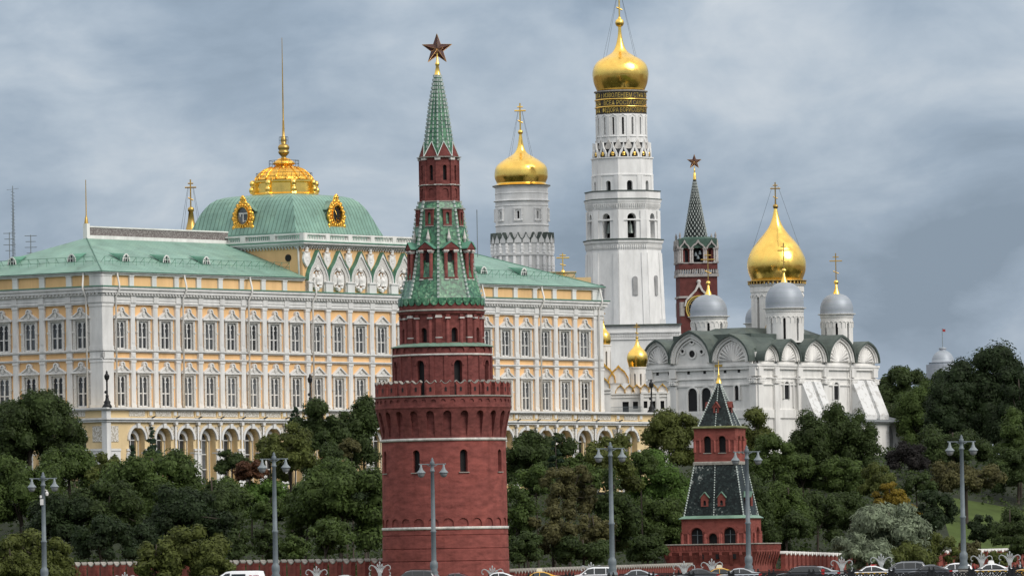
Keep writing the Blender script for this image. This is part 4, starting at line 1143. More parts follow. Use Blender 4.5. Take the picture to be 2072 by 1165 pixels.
    # clocks
    def clock(west):
        zcK = dz(437) if not west else dz(438)
        out = [(-1.75, -2.3), (-1.2, -2.5), (-.5, -2.25), (0, -2.55), (.5, -2.25), (1.2, -2.5), (1.75, -2.3), (1.8, -1.7), (1.6, -1.1), (1.85, -.4), (1.7, .3), (1.35, .9), (1.0, 1.5), (.5, 1.9), (.22, 2.5), (0, 2.75), (-.22, 2.5), (-.5, 1.9), (-1.0, 1.5), (-1.35, .9), (-1.7, .3), (-1.85, -.4), (-1.6, -1.1), (-1.8, -1.7)]
        ya = -a * .93
        T = Matrix.Translation((cx, cy, zcK)) @ (Matrix.Rotation(-PI / 2, 4, 'Z') if west else Matrix.Identity(4))
        dd = MB(T)
        inn = [(1.02 * cos(math.atan2(v, u)), 1.22 * sin(math.atan2(v, u))) for u, v in out]
        dd.band(out, inn, ya - .25, ya + .1, closed=True)
        rn = random.Random(3)
        for u, v in out: dd.blob((u * .93, ya - .2, v * .93), .3, .2, .3, 6)
        for k in range(20): dd.blob((1.38 * cos(k * PI / 10), ya - .28, 1.5 * sin(k * PI / 10)), .22, .14, .22, 5)
        dd.band([(1.14 * cos(k * PI / 14), 1.34 * sin(k * PI / 14)) for k in range(28)], [(1.0 * cos(k * PI / 14), 1.2 * sin(k * PI / 14)) for k in range(28)], ya - .42, ya, closed=True)
        K = dd.build('clock', GOLDR, R)
        f = MB(T); f.prism([(1.0 * cos(k * PI / 12), 1.2 * sin(k * PI / 12)) for k in range(24)], ya - .12, ya + .1, 0)
        f.build('clock_face', GLASS if west else DARK, K)
        h = MB(T)
        if west:
            h.box(-.75, .75, ya - .17, ya - .13, .25, .42); h.box(-.08, .08, ya - .17, ya - .13, -.9, .3); h.box(-.6, -.45, ya - .17, ya - .13, -.1, .25); h.box(.1, .5, ya - .17, ya - .13, -.75, -.66)
        else:
            for k in range(12):
                t = k * PI / 6; h.tube([(.72 * sin(t), ya - .15, .86 * cos(t)), (.9 * sin(t), ya - .15, 1.08 * cos(t))], .055, 4)
            h.tube([(.05, ya - .17, -.0), (.02, ya - .17, -.95)], .05, 4); h.tube([(0, ya - .17, 0), (-.38, ya - .17, .6)], .055, 4)
        h.build('clock_hand', WHITE if west else GOLD, K)
        g = MB(T)                                     # dormer body behind the face
        g.prism([(-1.4, -2.2), (1.4, -2.2), (1.4, .6), (.5, 1.6), (-.5, 1.6), (-1.4, .6)], ya + .12, ya + 3.2); g.prism([(-1.9, .55), (0, 1.75), (1.9, .55), (1.9, .7), (0, 1.95), (-1.9, .7)], ya + .14, ya + 3.4)
        g.build('clock_dormer', COPPERL, K)
    clock(False); clock(True)
    # teal vent house on the right wing
    d = MB(); d.box(87.5, 89.5, 16, 18.2, 48, zr + .2); d.box(87.2, 89.8, 15.7, 18.5, zr + .2, zr + .5); d.build('roof_vent', COPPER, R)
palace()
# cast iron lamps standing on the terrace
def terrace_lamp():
    t = thing('terrace_lamp', '', 'lamp')
    d = MB(); d.box(-.62, .62, -.62, .62, 0, .16); d.lathe([(.62, .16), (.4, .5), (.46, .7), (.26, .95), (.2, 1.4), (.24, 1.55), (.13, 1.65), (.11, 3.4), (.18, 3.45), (.1, 3.55)], 12); d.blob((-.15, 0, 2.0), .22, .12, .22, 6)
    d.build('lamp_post', BLACK, t)
    d = MB(); d.lathe([(.16, 3.55), (.3, 3.75), (.36, 4.15), (.22, 4.35), (.12, 4.5), (.16, 4.6), (.03, 4.85)], 8, sm=False); d.build('lantern', BLACK, t)
    return t
TL = terrace_lamp()
pm = Matrix.Translation(PC) @ Matrix.Rotation(PTH, 4, 'Z')
for i, (u, lab) in enumerate(((-3.2, 'black cast iron lamp post at the left front corner of the palace terrace'), (39.5, 'black cast iron lamp post rising above the trees between the palace corner and round tower'), (118.6, 'black cast iron lamp post on the terrace before the small white church'))):
    l = TL if i == 0 else dup(TL)
    l.location = pm @ Vector((u, -3.4, zp(826) + .02)); l['label'] = lab; l['group'] = 'lamps on the palace terrace'
# ------------------------------------------------------------------ bell tower, churches and the far clock tower
def onion(prof, k=4):
    """catmull-smoothed (r, z) profile"""
    P = [Vector((r, z)) for r, z in prof]; out = []
    for i in range(len(P) - 1):
        a, b, c, d = P[max(0, i - 1)], P[i], P[i + 1], P[min(len(P) - 1, i + 2)]
        for j in range(k):
            t = j / k
            q = .5 * ((2 * b) + (c - a) * t + (2 * a - 5 * b + 4 * c - d) * t * t + (3 * b - a - 3 * c + d) * t ** 3)
            out.append((max(.02, q.x), q.y))
    return out + [tuple(P[-1])]
def guy(mb, c, top, base_r, base_z, m=0, r=.025):
    for k in range(4):
        a = rad(40 + 90 * k)
        mb.tube([(c[0] + .5 * cos(a), c[1] + .5 * sin(a), top), (c[0] + base_r * cos(a), c[1] + base_r * sin(a), base_z)], r, 3, m)

NICHE = mat('grey_infill', (0.32, 0.32, 0.32), 0.9, 0.2, 1)  # plain grey for the niche panels and porch arches
def bell_tower():
    Y = 1306; b = at(1273, 1121, Y); S = F / Y
    z = lambda y: 9 + (1121 - y) / S
    g = 24.0
    R = thing('bell_tower', 'tallest white octagonal bell tower with gold onion dome and gold lettered bands', 'bell tower', (b.x, b.y, g))
    q = lambda y: z(y) - g
    ph = rad(14 - 22.5)
    r = lambda px: px / S
    oc = 1 / cos(PI / 8)
    def tier(rb, rt, y0, y1, openf, dep, name, extra=None, mi=WHITE2):
        mb = MB(); Ms = [MB() for _ in range(8)]
        for i in range(8):
            p0, U, Nn, wd = octo_face(i, ph, rb * oc); p1, U1, _, wd1 = octo_face(i, ph, rt * oc)
            def fm(u, v, d=0, p0=p0, U=U, Nn=Nn, wd=wd, p1=p1, wd1=wd1):
                t = (v - q(y0)) / (q(y1) - q(y0))
                o = p0.lerp(p1, t); w_ = wd + (wd1 - wd) * t
                return tuple(o + U * (u / wd * w_) + Vector((0, 0, v)) - Nn * dep * d)
            wall(mb, fm, 0, wd, q(y0), q(y1), openf(wd, Ms[i]))
            if extra: extra(mb, p0, U, Nn, wd)
        o = mb.build(name, mi, R)
        for M in Ms:
            if M.v: M.build('window', DARK, R)
        return o
    def corner_strips(y0, y1, pr=.12, wdt=.85):
        def f(mb, p0, U, Nn, wd):
            for a, b_ in ((0, wdt), (wd - wdt, wd)):
                A = p0 + U * a + Nn * pr; B = p0 + U * b_ + Nn * pr; I0 = p0 + U * a; I1 = p0 + U * b_
                Z0, Z1 = Vector((0, 0, q(y0))), Vector((0, 0, q(y1)))
                mb.add([A + Z0, B + Z0, B + Z1, A + Z1, I0 + Z0, I1 + Z0, I1 + Z1, I0 + Z1], [(0, 1, 2, 3), (0, 4, 7, 3), (1, 5, 6, 2), (3, 2, 6, 7)])
        return f
    # lower tier
    tier(r(77), r(70.5), 700, 508, lambda wd, M: [], .4, 'lower_tier', None)
    mb = MB()
    for i in range(8):
        p0, U, Nn, wd = octo_face(i, ph, r(77) * oc); p1, _, _, wd1 = octo_face(i, ph, r(70.5) * oc)
        t0, t1 = 0.0, .97
        for (u0, u1) in ((0, .2), (.8, 1)):
            vs = []
            for t in (t0, t1):
                o = p0.lerp(p1, t); w_ = wd + (wd1 - wd) * t; zz = Vector((0, 0, q(700) + (q(508) - q(700)) * t))
                vs += [o + U * u0 * w_ + Nn * .16 + zz, o + U * u1 * w_ + Nn * .16 + zz, o + U * u0 * w_ - Nn * .1 + zz, o + U * u1 * w_ - Nn * .1 + zz]
            mb.add(vs, [(0, 1, 5, 4), (0, 2, 6, 4), (1, 3, 7, 5)])
    mb.build('corner_strip', WHITE2, R)
    mb = MB()
    for i, (uf, yb, w_, h_) in ((7, (.35, 605, 1.0, 2.1)), (0, (.55, 600, .9, 3.0)), (1, (.5, 600, .9, 3.2))):
        p0, U, Nn, wd = octo_face(i, ph, r(73.5) * oc)
        mb = MB(Matrix.Translation(p0 + U * wd * uf) @ rot_z(math.atan2(Nn.x, -Nn.y)))
        mb.prism([(x, y) for x, y in [(-w_ / 2, q(yb)), (w_ / 2, q(yb))] + [(p, s) for p, s in reversed(arcp(0, w_, q(yb) + h_, w_ / 2))]], -.2, .3)
        mb.build('window', NICHE, R)
    # cornice with toothed frieze
    mb = MB()
    mb.lathe([(r(70) * oc, q(509)), (r(71.5) * oc, q(504)), (r(71.5) * oc, q(497)), (r(75) * oc, q(493)), (r(76) * oc, q(488.5))], 8, ph=ph, sm=False, cap=False)
    def teeth(y, rr_, n=13):
        for i in range(8):
            p0, U, Nn, wd = octo_face(i, ph, rr_ * oc)
            for k in range(n):
                u = wd * (k + .5) / n; c = p0 + U * u + Vector((0, 0, q(y)))
                d = wd / n * .5
                mb.add([c - U * d, c + U * d, c + Nn * .25 - Vector((0, 0, .0)), c - Vector((0, 0, .55))], [(0, 2, 3), (1, 2, 3), (0, 1, 2)])
    teeth(497.5, r(71.6)); teeth(501.5, r(71.6))
    mb.build('frieze', WHITE2, R)
    mb = MB(); mb.lathe([(r(70) * oc, q(488.6)), (r(77) * oc, q(488)), (r(77) * oc, q(486)), (r(66) * oc, q(484))], 8, ph=ph, sm=False, cap=False); mb.build('ledge_sheet', GREYROOF, R)
    # belfry
    def bel(mb, p0, U, Nn, wd):
        corner_strips(487, 428, .14, 1.0)(mb, p0, U, Nn, wd)
    tier(r(69), r(68), 488, 425, lambda wd, M: [(wd / 2, 1.65, q(484), q(443), .82, None)], 1.8, 'belfry', bel)
    mb = MB()
    mb.lathe([(r(69.2) * oc, q(449)), (r(70.6) * oc, q(448.5)), (r(70.6) * oc, q(446)), (r(69) * oc, q(445.5))], 8, ph=ph, sm=False, cap=False)
    mb.lathe([(r(68) * oc, q(427)), (r(69) * oc, q(425)), (r(70) * oc, q(416)), (r(72.5) * oc, q(410)), (r(73.5) * oc, q(406))], 8, ph=ph, sm=False, cap=False)
    teeth(419, r(69.7)); teeth(415, r(70.2))
    mb.lathe([(r(71) * oc, q(404)), (r(71) * oc, q(389.5))], 8, ph=ph, sm=False, cap=False)
    mb.build('frieze', WHITE2, R)
    mb = MB(); mb.lathe([(r(70) * oc, q(407)), (r(74) * oc, q(406)), (r(74) * oc, q(404.5)), (r(70) * oc, q(403.5))], 8, ph=ph, sm=False, cap=False)
    mb.lathe([(r(70) * oc, q(390)), (r(72.5) * oc, q(389.5)), (r(72.5) * oc, q(387.5)), (r(56) * oc, q(387))], 8, ph=ph, sm=False); mb.build('ledge_sheet', GREYROOF, R)
    mb = MB(); mb.lathe([(r(68) * .55, q(487)), (r(68) * .55, q(425))], 8, ph=ph, sm=False); mb.build('belfry_core', DARK, R)
    bl = None
    for k in range(8):
        a = ph + rad(22.5 + 45 * k); rr_ = r(68) - 1.1
        if bl is None:
            d = MB(); d.lathe([(.72, q(474)), (.66, q(472)), (.5, q(465)), (.42, q(458)), (.3, q(455)), (.1, q(453)), (.06, q(445))], 12, c=(0, 0)); bl = d.build('bell', mat('bell_bronze', (0.12, 0.14, 0.13), 0.35, 0.2, 2, metallic=0.7), R, (rr_ * sin(a), -rr_ * cos(a), 0))
        else: dup(bl, R, (rr_ * sin(a), -rr_ * cos(a), 0))
    # upper tier
    tier(r(57.5), r(57.5), 388, 322, lambda wd, M: [(wd / 2, 1.05, q(388), q(373), .52, (M, 0))], .8, 'upper_tier', corner_strips(388, 357, .1, .75))
    mb = MB(); mb.lathe([(r(57) * oc, q(357.5)), (r(58.8) * oc, q(357)), (r(58.8) * oc, q(354.5)), (r(57) * oc, q(354))], 8, ph=ph, sm=False, cap=False)
    mb.lathe([(r(57) * oc, q(323)), (r(59.5) * oc, q(322)), (r(59.5) * oc, q(319.5)), (r(50), q(319))], 8, ph=ph, sm=False); mb.build('cornice', WHITE2, R)
    # ring of keel arches
    mb = MB(); mb.lathe([(r(55), q(319.5)), (r(55), q(304)), (r(51), q(300)), (r(51), q(285))], 8, ph=ph, sm=False); mb.build('arch_ring', mat('slate_band', (0.035, 0.04, 0.045), 0.6, 0.3, 2), R)
    kk = None
    out = lambda w_, h: [(-w_, 0), (-w_ * .98, h * .2), (-w_ * .7, h * .42), (-w_ * .3, h * .6), (-.04, h), (.04, h), (w_ * .3, h * .6), (w_ * .7, h * .42), (w_ * .98, h * .2), (w_, 0)]
    for k in range(16):
        a = ph + PI / 8 * k + PI / 16
        if kk is None:
            d = MB(); o_, i_ = out(.92, 2.7), out(.62, 1.6); d.band(o_, i_, -.22, .1)
            kk = d.build('keel_arch', WHITE2, R, (r(57) * sin(a), -r(57) * cos(a), q(319)), a)
            e = MB(); e.prism(i_, -.02, .05, 0); e.blob((0, -.12, .55), .36, .14, .36, 7, 1)
            for t in range(8): e.tube([(0, -.12, .55), (.42 * cos(t * PI / 4), -.1, .55 + .42 * sin(t * PI / 4))], .07, 4, 1)
            e.build('gilt_star', [BLACK, GOLD], kk)
        else: dup(kk, R, (r(57) * sin(a), -r(57) * cos(a), q(319)), a)
    mb = MB()
    for k in range(16):
        a = ph + PI / 8 * k
        mb.T = Matrix.Translation((r(52.5) * sin(a), -r(52.5) * cos(a), q(303))) @ rot_z(a)
        mb.prism([(-.95, 0), (.95, 0), (0, 1.75)], -.12, .12)
    mb.T = None; mb.build('triangular_arch', STONE, R)
    # drum with slits
    mb = MB(); Ms = [MB() for _ in range(16)]; st = PI / 8
    wall(mb, cyl(r(51.5), .5), ph, ph + 2 * PI, q(290), q(231), [(ph + st * (k + .5), .40 / r(51.5), q(274), q(241), .2, (Ms[k], 0)) for k in range(16)], du=.1)
    for k in range(16):
        mb.T = rot_z(ph + st * k); mb.box(-.26, .26, -r(52.5), -r(51), q(288), q(236)); mb.T = rot_z(ph + st * (k + .5)); mb.band([(-.55, q(236.5)), (0, q(231.6)), (.55, q(236.5))], [(-.36, q(236.5)), (0, q(233)), (.36, q(236.5))], -r(52.4), -r(51)); mb.T = None
    mb.lathe([(r(52), q(279)), (r(53), q(278.5)), (r(53), q(277)), (r(52), q(276.5))], 48, cap=False)
    mb.build('drum', WHITE2, R)
    for M in Ms: M.build('window', DARK, R)
    # lettered bands
    mb = MB(); mb.lathe([(r(51.6), q(232)), (r(51.6), q(187))], 64, cap=False); mb.build('lettered_band', mat('dark_band', (0.05, 0.042, 0.035), 0.6, 0.2, 2), R)
    mb = MB()
    for y in (217.5, 202.5): mb.lathe([(r(51.5), q(y + 1.6)), (r(53.6), q(y + 1)), (r(53.6), q(y - 1)), (r(51.5), q(y - 1.6))], 64, cap=False)
    mb.build('gilt_moulding', GOLD, R)
    mb = MB(); mb.lathe([(r(51.5), q(188)), (r(54.5), q(187)), (r(54.5), q(184.5)), (r(50), q(184))], 64, cap=False); mb.build('dome_ledge', STONEG, R)
    dg = bpy.context.evaluated_depsgraph_get
    for y, txt in ((194.5, 'ВИГА † ИЗВОЛЕНІЕМ СТЫѦ ТРО'), (210, 'НѦЗѦ · ВСЕѦ РОСІИ САМОДЕР'), (224.5, 'ЦАРѦ · ФЕДОРА БОРИСОВИЧА СЫ')):
        cu = bpy.data.curves.new('lettering', 'FONT'); cu.body = txt; cu.extrude = .03; cu.align_x = 'CENTER'; cu.resolution_u = 1; cu.offset = -.006
        ob = bpy.data.objects.new('lettering', cu); COL.objects.link(ob); bpy.context.view_layer.update()
        me = bpy.data.meshes.new_from_object(ob.evaluated_get(dg()))
        bpy.data.objects.remove(ob)
        co = np.empty(len(me.vertices) * 3); me.vertices.foreach_get('co', co); co = co.reshape(-1, 3)
        h = 9.0 / S
        sx = 2.8 * r(51.6) / (co[:, 0].max() - co[:, 0].min()); sy = h / .72
        ang = co[:, 0] * sx / r(51.6); rr_ = r(51.6) + .02 + co[:, 2] * 1.0 + .03
        zz = q(y + 4.4) + co[:, 1] * sy
        me.vertices.foreach_set('co', np.stack([rr_ * np.sin(ang), -rr_ * np.cos(ang), zz], 1).ravel()); me.update()
        me.materials.clear(); me.materials.append(GOLD)
        o = bpy.data.objects.new('lettering', me); COL.objects.link(o); o.parent = R
    # dome and cross
    mb = MB(); mb.lathe(onion([(r(47), q(185)), (r(49), q(181)), (r(54.5), q(167)), (r(57), q(150)), (r(55), q(137)), (r(49.5), q(126.5)), (r(40), q(118.5)), (r(28.5), q(112.3)), (r(15.5), q(104)), (r(9), q(92)), (r(5), q(76)), (r(3.4), q(64)), (r(3), q(54))]), 48)
    mb.build('onion_dome', GOLD, R)
    mb = MB(); mb.blob((0, 0, q(45)), r(9), n=16, k=10); mb.lathe([(.3, q(56)), (.3, q(34)), (.12, q(33))], 8); cross_mb(mb, (0, 0, q(36)), 5.6, 0, .16); mb.build('cross', GOLD, R)
    mb = MB(); guy(mb, (0, 0), q(-12), r(45), q(118)); mb.build('guy_wire', STEEL, R)
bell_tower()

def belfry():
    Y = 1322; b = at(1068, 1121, Y); S = F / Y; g = 24.0
    R = thing('belfry_dome_tower', 'round white belfry drum with gold onion dome rising behind the green palace roof', 'church tower', (b.x, b.y, g))
    q = lambda y: 9 + (1124.6 - y) / S - g
    r = lambda px: px / S
    mb = MB(); Ms = [MB() for _ in range(8)]; st = PI / 4; ph = rad(-8 - 22.5)
    mb.lathe([(r(57), 0), (r(57), q(560)), (r(60), q(553)), (r(60), q(520)), (r(63.5), q(518)), (r(63.5), q(515)), (r(61), q(514)), (r(61), q(492)), (r(55), q(490)), (r(53.5), q(478))], 48, sm=False, cap=False)
    wall(mb, cyl(r(53.5), .5), ph, ph + 2 * PI, q(479), q(380), [(ph + st * (k + .5), .5, q(445), q(430), .0, (Ms[k], 0)) if False else (ph + st * (k + .5), .42 / r(53.5), q(444), q(430), .12, (Ms[k], 0)) for k in range(8)], du=.1)
    for y, pr in ((457, 1.6), (417, 1.0), (407, 3.5), (392, .8)): mb.lathe([(r(53), q(y + 1.4)), (r(53.5 + pr), q(y + .8)), (r(53.5 + pr), q(y - .8)), (r(53), q(y - 1.4))], 48, cap=False)
    mb.lathe([(r(53), q(381)), (r(56), q(379)), (r(58.5), q(377.5))], 48, cap=False)
    for k in range(8):
        mb.T = rot_z(ph + st * (k + .5)); rr_ = r(53.5)
        for s in (-1, 1): mb.box(*sorted((s * .55, s * .8)), -rr_ - .2, -rr_ + .2, q(447), q(424)); mb.blob((s * .68, -rr_ - .1, q(447)), .22, .2, .25, 6); mb.blob((s * .68, -rr_ - .1, q(436)), .2, .16, .2, 6)
        mb.box(-.8, .8, -rr_ - .2, -rr_ + .2, q(449), q(447)); mb.box(-.85, .85, -rr_ - .2, -rr_ + .2, q(425), q(422))
    for k in range(24):
        mb.T = rot_z(ph + PI / 12 * k)
        for y0, y1 in ((514, 494), (553, 520)):
            mb.tube([(0, -r(61.5), q(y0)), (0, -r(61.5), q(y1))], .3, 7)
            for yy in (y0 - 7, y0 - 14): mb.blob((0, -r(61.5), q(yy)), .4, .4, .18, 7, k=4)
    mb.T = None
    mb.build('drum', WHITE2, R)
    for M in Ms: M.build('window', DARK, R)
    kk = None
    for k in range(24):
        a = ph + PI / 12 * (k + .5); p = (r(62.5) * sin(a), -r(62.5) * cos(a), q(493))
        if kk is None:
            d = MB(); d.prism([(-.72, 0), (.72, 0), (.68, .55), (.3, 1.0), (0, 1.75), (-.3, 1.0), (-.68, .55)], -.14, .2)
            kk = d.build('keel_arch', WHITE2, R, p, a)
            e = MB(); e.band([(-.78, .1), (-.74, .6), (-.34, 1.1), (0, 1.95), (.34, 1.1), (.74, .6), (.78, .1)], [(-.72, 0), (-.68, .55), (-.3, 1.0), (0, 1.75), (.3, 1.0), (.68, .55), (.72, 0)], -.2, 1.1); e.build('arch_sheet', GREYROOF, kk)
        else: dup(kk, R, p, a)
    mb = MB(); mb.lathe([(r(50), q(377.6)), (r(59), q(377)), (r(59), q(375.5)), (r(50), q(374))], 48, cap=False); mb.build('dome_ledge', GREYROOF, R)
    mb = MB(); mb.lathe(onion([(r(56.5), q(375.3)), (r(51), q(372)), (r(50), q(369)), (r(53.5), q(360)), (r(54), q(351)), (r(52), q(339.5)), (r(45.5), q(330.5)), (r(33), q(321.5)), (r(20), q(314)), (r(13), q(309)), (r(8), q(300)), (r(5), q(288)), (r(3), q(273))]), 48); mb.build('onion_dome', GOLD, R)
    mb = MB(); mb.blob((0, 0, q(267)), r(5.2), n=14, k=8); mb.lathe([(.25, q(274)), (.2, q(262))], 8); cross_mb(mb, (0, 0, q(263)), 5.0, 0, .15); mb.build('cross', GOLD, R)
    mb = MB(); guy(mb, (0, 0), q(224), r(34), q(326)); mb.build('guy_wire', STEEL, R)
belfry()

WST = mat('weathered_stone', (0.34, 0.32, 0.305), 0.9, 0.3, 1.5)
def clock_tower():
    Y = 1586; b = at(1419.5, 1121, Y); S = F / Y; g = 24.0
    R = thing('clock_tower', 'distant red brick clock tower with white carved arcade, slim tiled spire and red star', 'tower', (b.x, b.y, g), rad(5))
    q = lambda y: 9 + (1118.4 - y) / S - g
    r = lambda px: px / S
    def ring(mb, h, z0, z1, opsf, dep=.4):
        for i, (U, Nn) in enumerate((((1, 0, 0), (0, -1, 0)), ((0, 1, 0), (1, 0, 0)), ((-1, 0, 0), (0, 1, 0)), ((0, -1, 0), (-1, 0, 0)))):
            wall(mb, flat(Vector(Nn) * h - Vector(U) * h, U, Nn, dep), 0, 2 * h, z0, z1, opsf(i))
    h = r(38)
    mb = MB(); ring(mb, h, 0, q(560), lambda i: []); ring(mb, h + .1, q(546), q(534), lambda i: []); mb.build('tower_body', mat('far_brick', (0.115, 0.036, 0.032), 0.9, 0.25, 1.0), R)
    mb = MB()
    for y0, y1, e in ((561, 555, .35), (534.5, 532, .2), (604, 600, .3)): mb.lathe([((h + e) * 1.4142, q(y0)), ((h + e) * 1.4142, q(y1))], 4, ph=PI / 4, sm=False)
    for i in range(4):
        mb.T = rot_z(PI / 2 * i)
        for k in range(16): mb.box(-h + k * (2 * h / 16) + .1, -h + k * (2 * h / 16) + .38, -h - .3, -h + .1, q(554), q(546.5))
        for x in (-h + .35, -1.5, 1.5, h - .35):
            cl = MB(mb.T)
            for s in (-.22, .22): cl.tube([(x + s, -h - .15, q(534)), (x + s, -h - .15, q(506))], .2, 6)
            cl.box(x - .5, x + .5, -h - .4, -h + .3, q(506), q(503)); cl.box(x - .5, x + .5, -h - .4, -h + .3, q(534), q(531)); cl.build('paired_column', WST, R)
        for x0, x1 in ((-1.1, 1.1),):
            for k in range(6): mb.box(x0 + k * .4, x0 + k * .4 + .14, -h - .2, -h - .05, q(553), q(545))
        for c, w_ in ((0, 2.7), (-3.0, 1.9), (3.0, 1.9)):
            ka = MB(mb.T)
            o_ = [(c - w_ / 2 - .25, q(505)), (c - w_ / 2 - .25, q(502)), (c - w_ * .42, q(497)), (c - w_ * .2, q(493)), (c, q(486)), (c + w_ * .2, q(493)), (c + w_ * .42, q(497)), (c + w_ / 2 + .25, q(502)), (c + w_ / 2 + .25, q(505))]
            i_ = [(c - w_ / 2 + .1, q(505)), (c - w_ / 2 + .1, q(503)), (c - w_ * .34, q(499)), (c - w_ * .14, q(496)), (c, q(492)), (c + w_ * .14, q(496)), (c + w_ * .34, q(499)), (c + w_ / 2 - .1, q(503)), (c + w_ / 2 - .1, q(505))]
            ka.band(o_, i_, -h - .45, -h + .2); ka.build('keel_arch', WST, R)
        for x in (-h,): pc = MB(mb.T); pc.lathe([(.3, q(486)), (.2, q(480)), (.3, q(478)), (.02, q(470))], 6, c=(x * .95, -h * .95)); pc.build('pinnacle', WST, R)
        for y0, y1 in ((640, 612), (686, 676)):
            for s in (-1, 1): mb.box(*sorted((s * (h - .9), s * h)), -h - .12, -h + .1, q(y0), q(y1))
    mb.T = None; mb.build('stone_arcade', WST, R)
    mb = MB(); ring(mb, h - .5, q(546), q(503), lambda i: [(h - .5 - 3.0, 1.7, q(533), q(512), .8, None), (h - .5, 2.3, q(533), q(512), 1.1, None), (h + 2.5, 1.7, q(533), q(512), .8, None)], .7); mb.build('arcade_wall', BRICKD, R)
    mb = MB(); mb.box(-2.2, 2.2, -2.2, 2.2, q(534), q(503)); mb.build('arcade_core', DARK, R)
    mb = MB()
    for i in range(4):
        mb.T = rot_z(PI / 2 * i)
        for x, zz in ((-.5, 519), (.45, 516), (0, 525)): mb.lathe([(.4, q(zz)), (.32, q(zz - 3)), (.2, q(zz - 6)), (.05, q(zz - 8))], 8, c=(x, -h + .4))
    mb.T = None; mb.build('bell', STEEL, R)
    mb = MB(); mb.lathe([(h * 1.42, q(503)), (h * 1.44, q(484)), (r(24) * 1.42, q(480))], 4, ph=PI / 4, sm=False); mb.build('arcade_roof', mat('dull_green_roof', (0.055, 0.10, 0.078), 0.6, 0.3, 1), R)
    tp = [(r(23.5), q(483)), (r(12), q(410)), (r(3), q(362))]
    mb = MB(); mb.lathe(tp, 8, sm=False); mb.build('spire', TILED, R)
    mb = MB()
    for j in range(20):
        zz = q(480) + (q(364) - q(480)) * j / 20; t = j / 20; rr_ = r(23.5) * (1 - t) + r(3) * t
        for k in range(16): 
            a = PI / 8 * k + (PI / 16 if j % 2 else 0); mb.blob((rr_ * sin(a), -rr_ * cos(a), zz), .2 * (1 - .5 * t), .2 * (1 - .5 * t), .34, 5, k=4)
    mb.build('roof_bead', mat('aged_bead', (0.30, 0.33, 0.31), 0.5, 0.3, 2), R)
    mb = MB(); mb.lathe([(r(3.5), q(363)), (r(2.4), q(350)), (r(1), q(347)), (r(2), q(345)), (r(1), q(343)), (.1, q(336))], 10); mb.build('finial', GOLD, R)
    mb = MB(); star_mb(mb, (0, 0, q(327)), 1.65, 0, th=.16, edge=.04); mb.build('star', [RUBY, GILTEDGE], R)
    # clock
    mb = MB(); cz = q(626); R0 = 3.0
    circ = lambda rr_: [(rr_ * cos(k * PI / 20), cz + rr_ * sin(k * PI / 20)) for k in range(40)]
    mb.band(circ(R0), circ(R0 - .3), -h - .5, -h, closed=True); mb.band(circ(R0 - .5), circ(R0 - .62), -h - .42, -h, closed=True)
    K = mb.build('clock', GOLD, R)
    mb = MB(); mb.prism(circ(R0 - .2), -h - .3, -h + .02); mb.build('clock_face', DARK, K)
    mb = MB()
    for k in range(12):
        a = k * PI / 6; mb.tube([(1.6 * sin(a), -h - .34, cz + 1.6 * cos(a)), (2.25 * sin(a), -h - .34, cz + 2.25 * cos(a))], .11, 4)
    mb.tube([(0, -h - .38, cz), (0, -h - .38, cz - 2.2)], .1, 4); mb.tube([(0, -h - .38, cz), (-.9, -h - .38, cz + 1.2)], .12, 4); mb.build('clock_hand', GOLD, K)
    mb = MB(); o_ = [(-3.3, cz + .6), (-3.0, cz + 2.0), (-1.9, cz + 3.2), (-.9, cz + 4.2), (-.25, cz + 5.6), (.25, cz + 5.6), (.9, cz + 4.2), (1.9, cz + 3.2), (3.0, cz + 2.0), (3.3, cz + .6)]
    i_ = [(-3.0, cz + .6), (-2.7, cz + 1.8), (-1.6, cz + 2.9), (-.6, cz + 3.9), (-.02, cz + 4.9), (.02, cz + 4.9), (.6, cz + 3.9), (1.6, cz + 2.9), (2.7, cz + 1.8), (3.0, cz + .6)]
    mb.band(o_, i_, -h - .5, -h + .05); mb.blob((0, -h - .2, cz + 6.0), .5, .4, .5, 8); mb.build('clock_hood', STONE, R)
clock_tower()

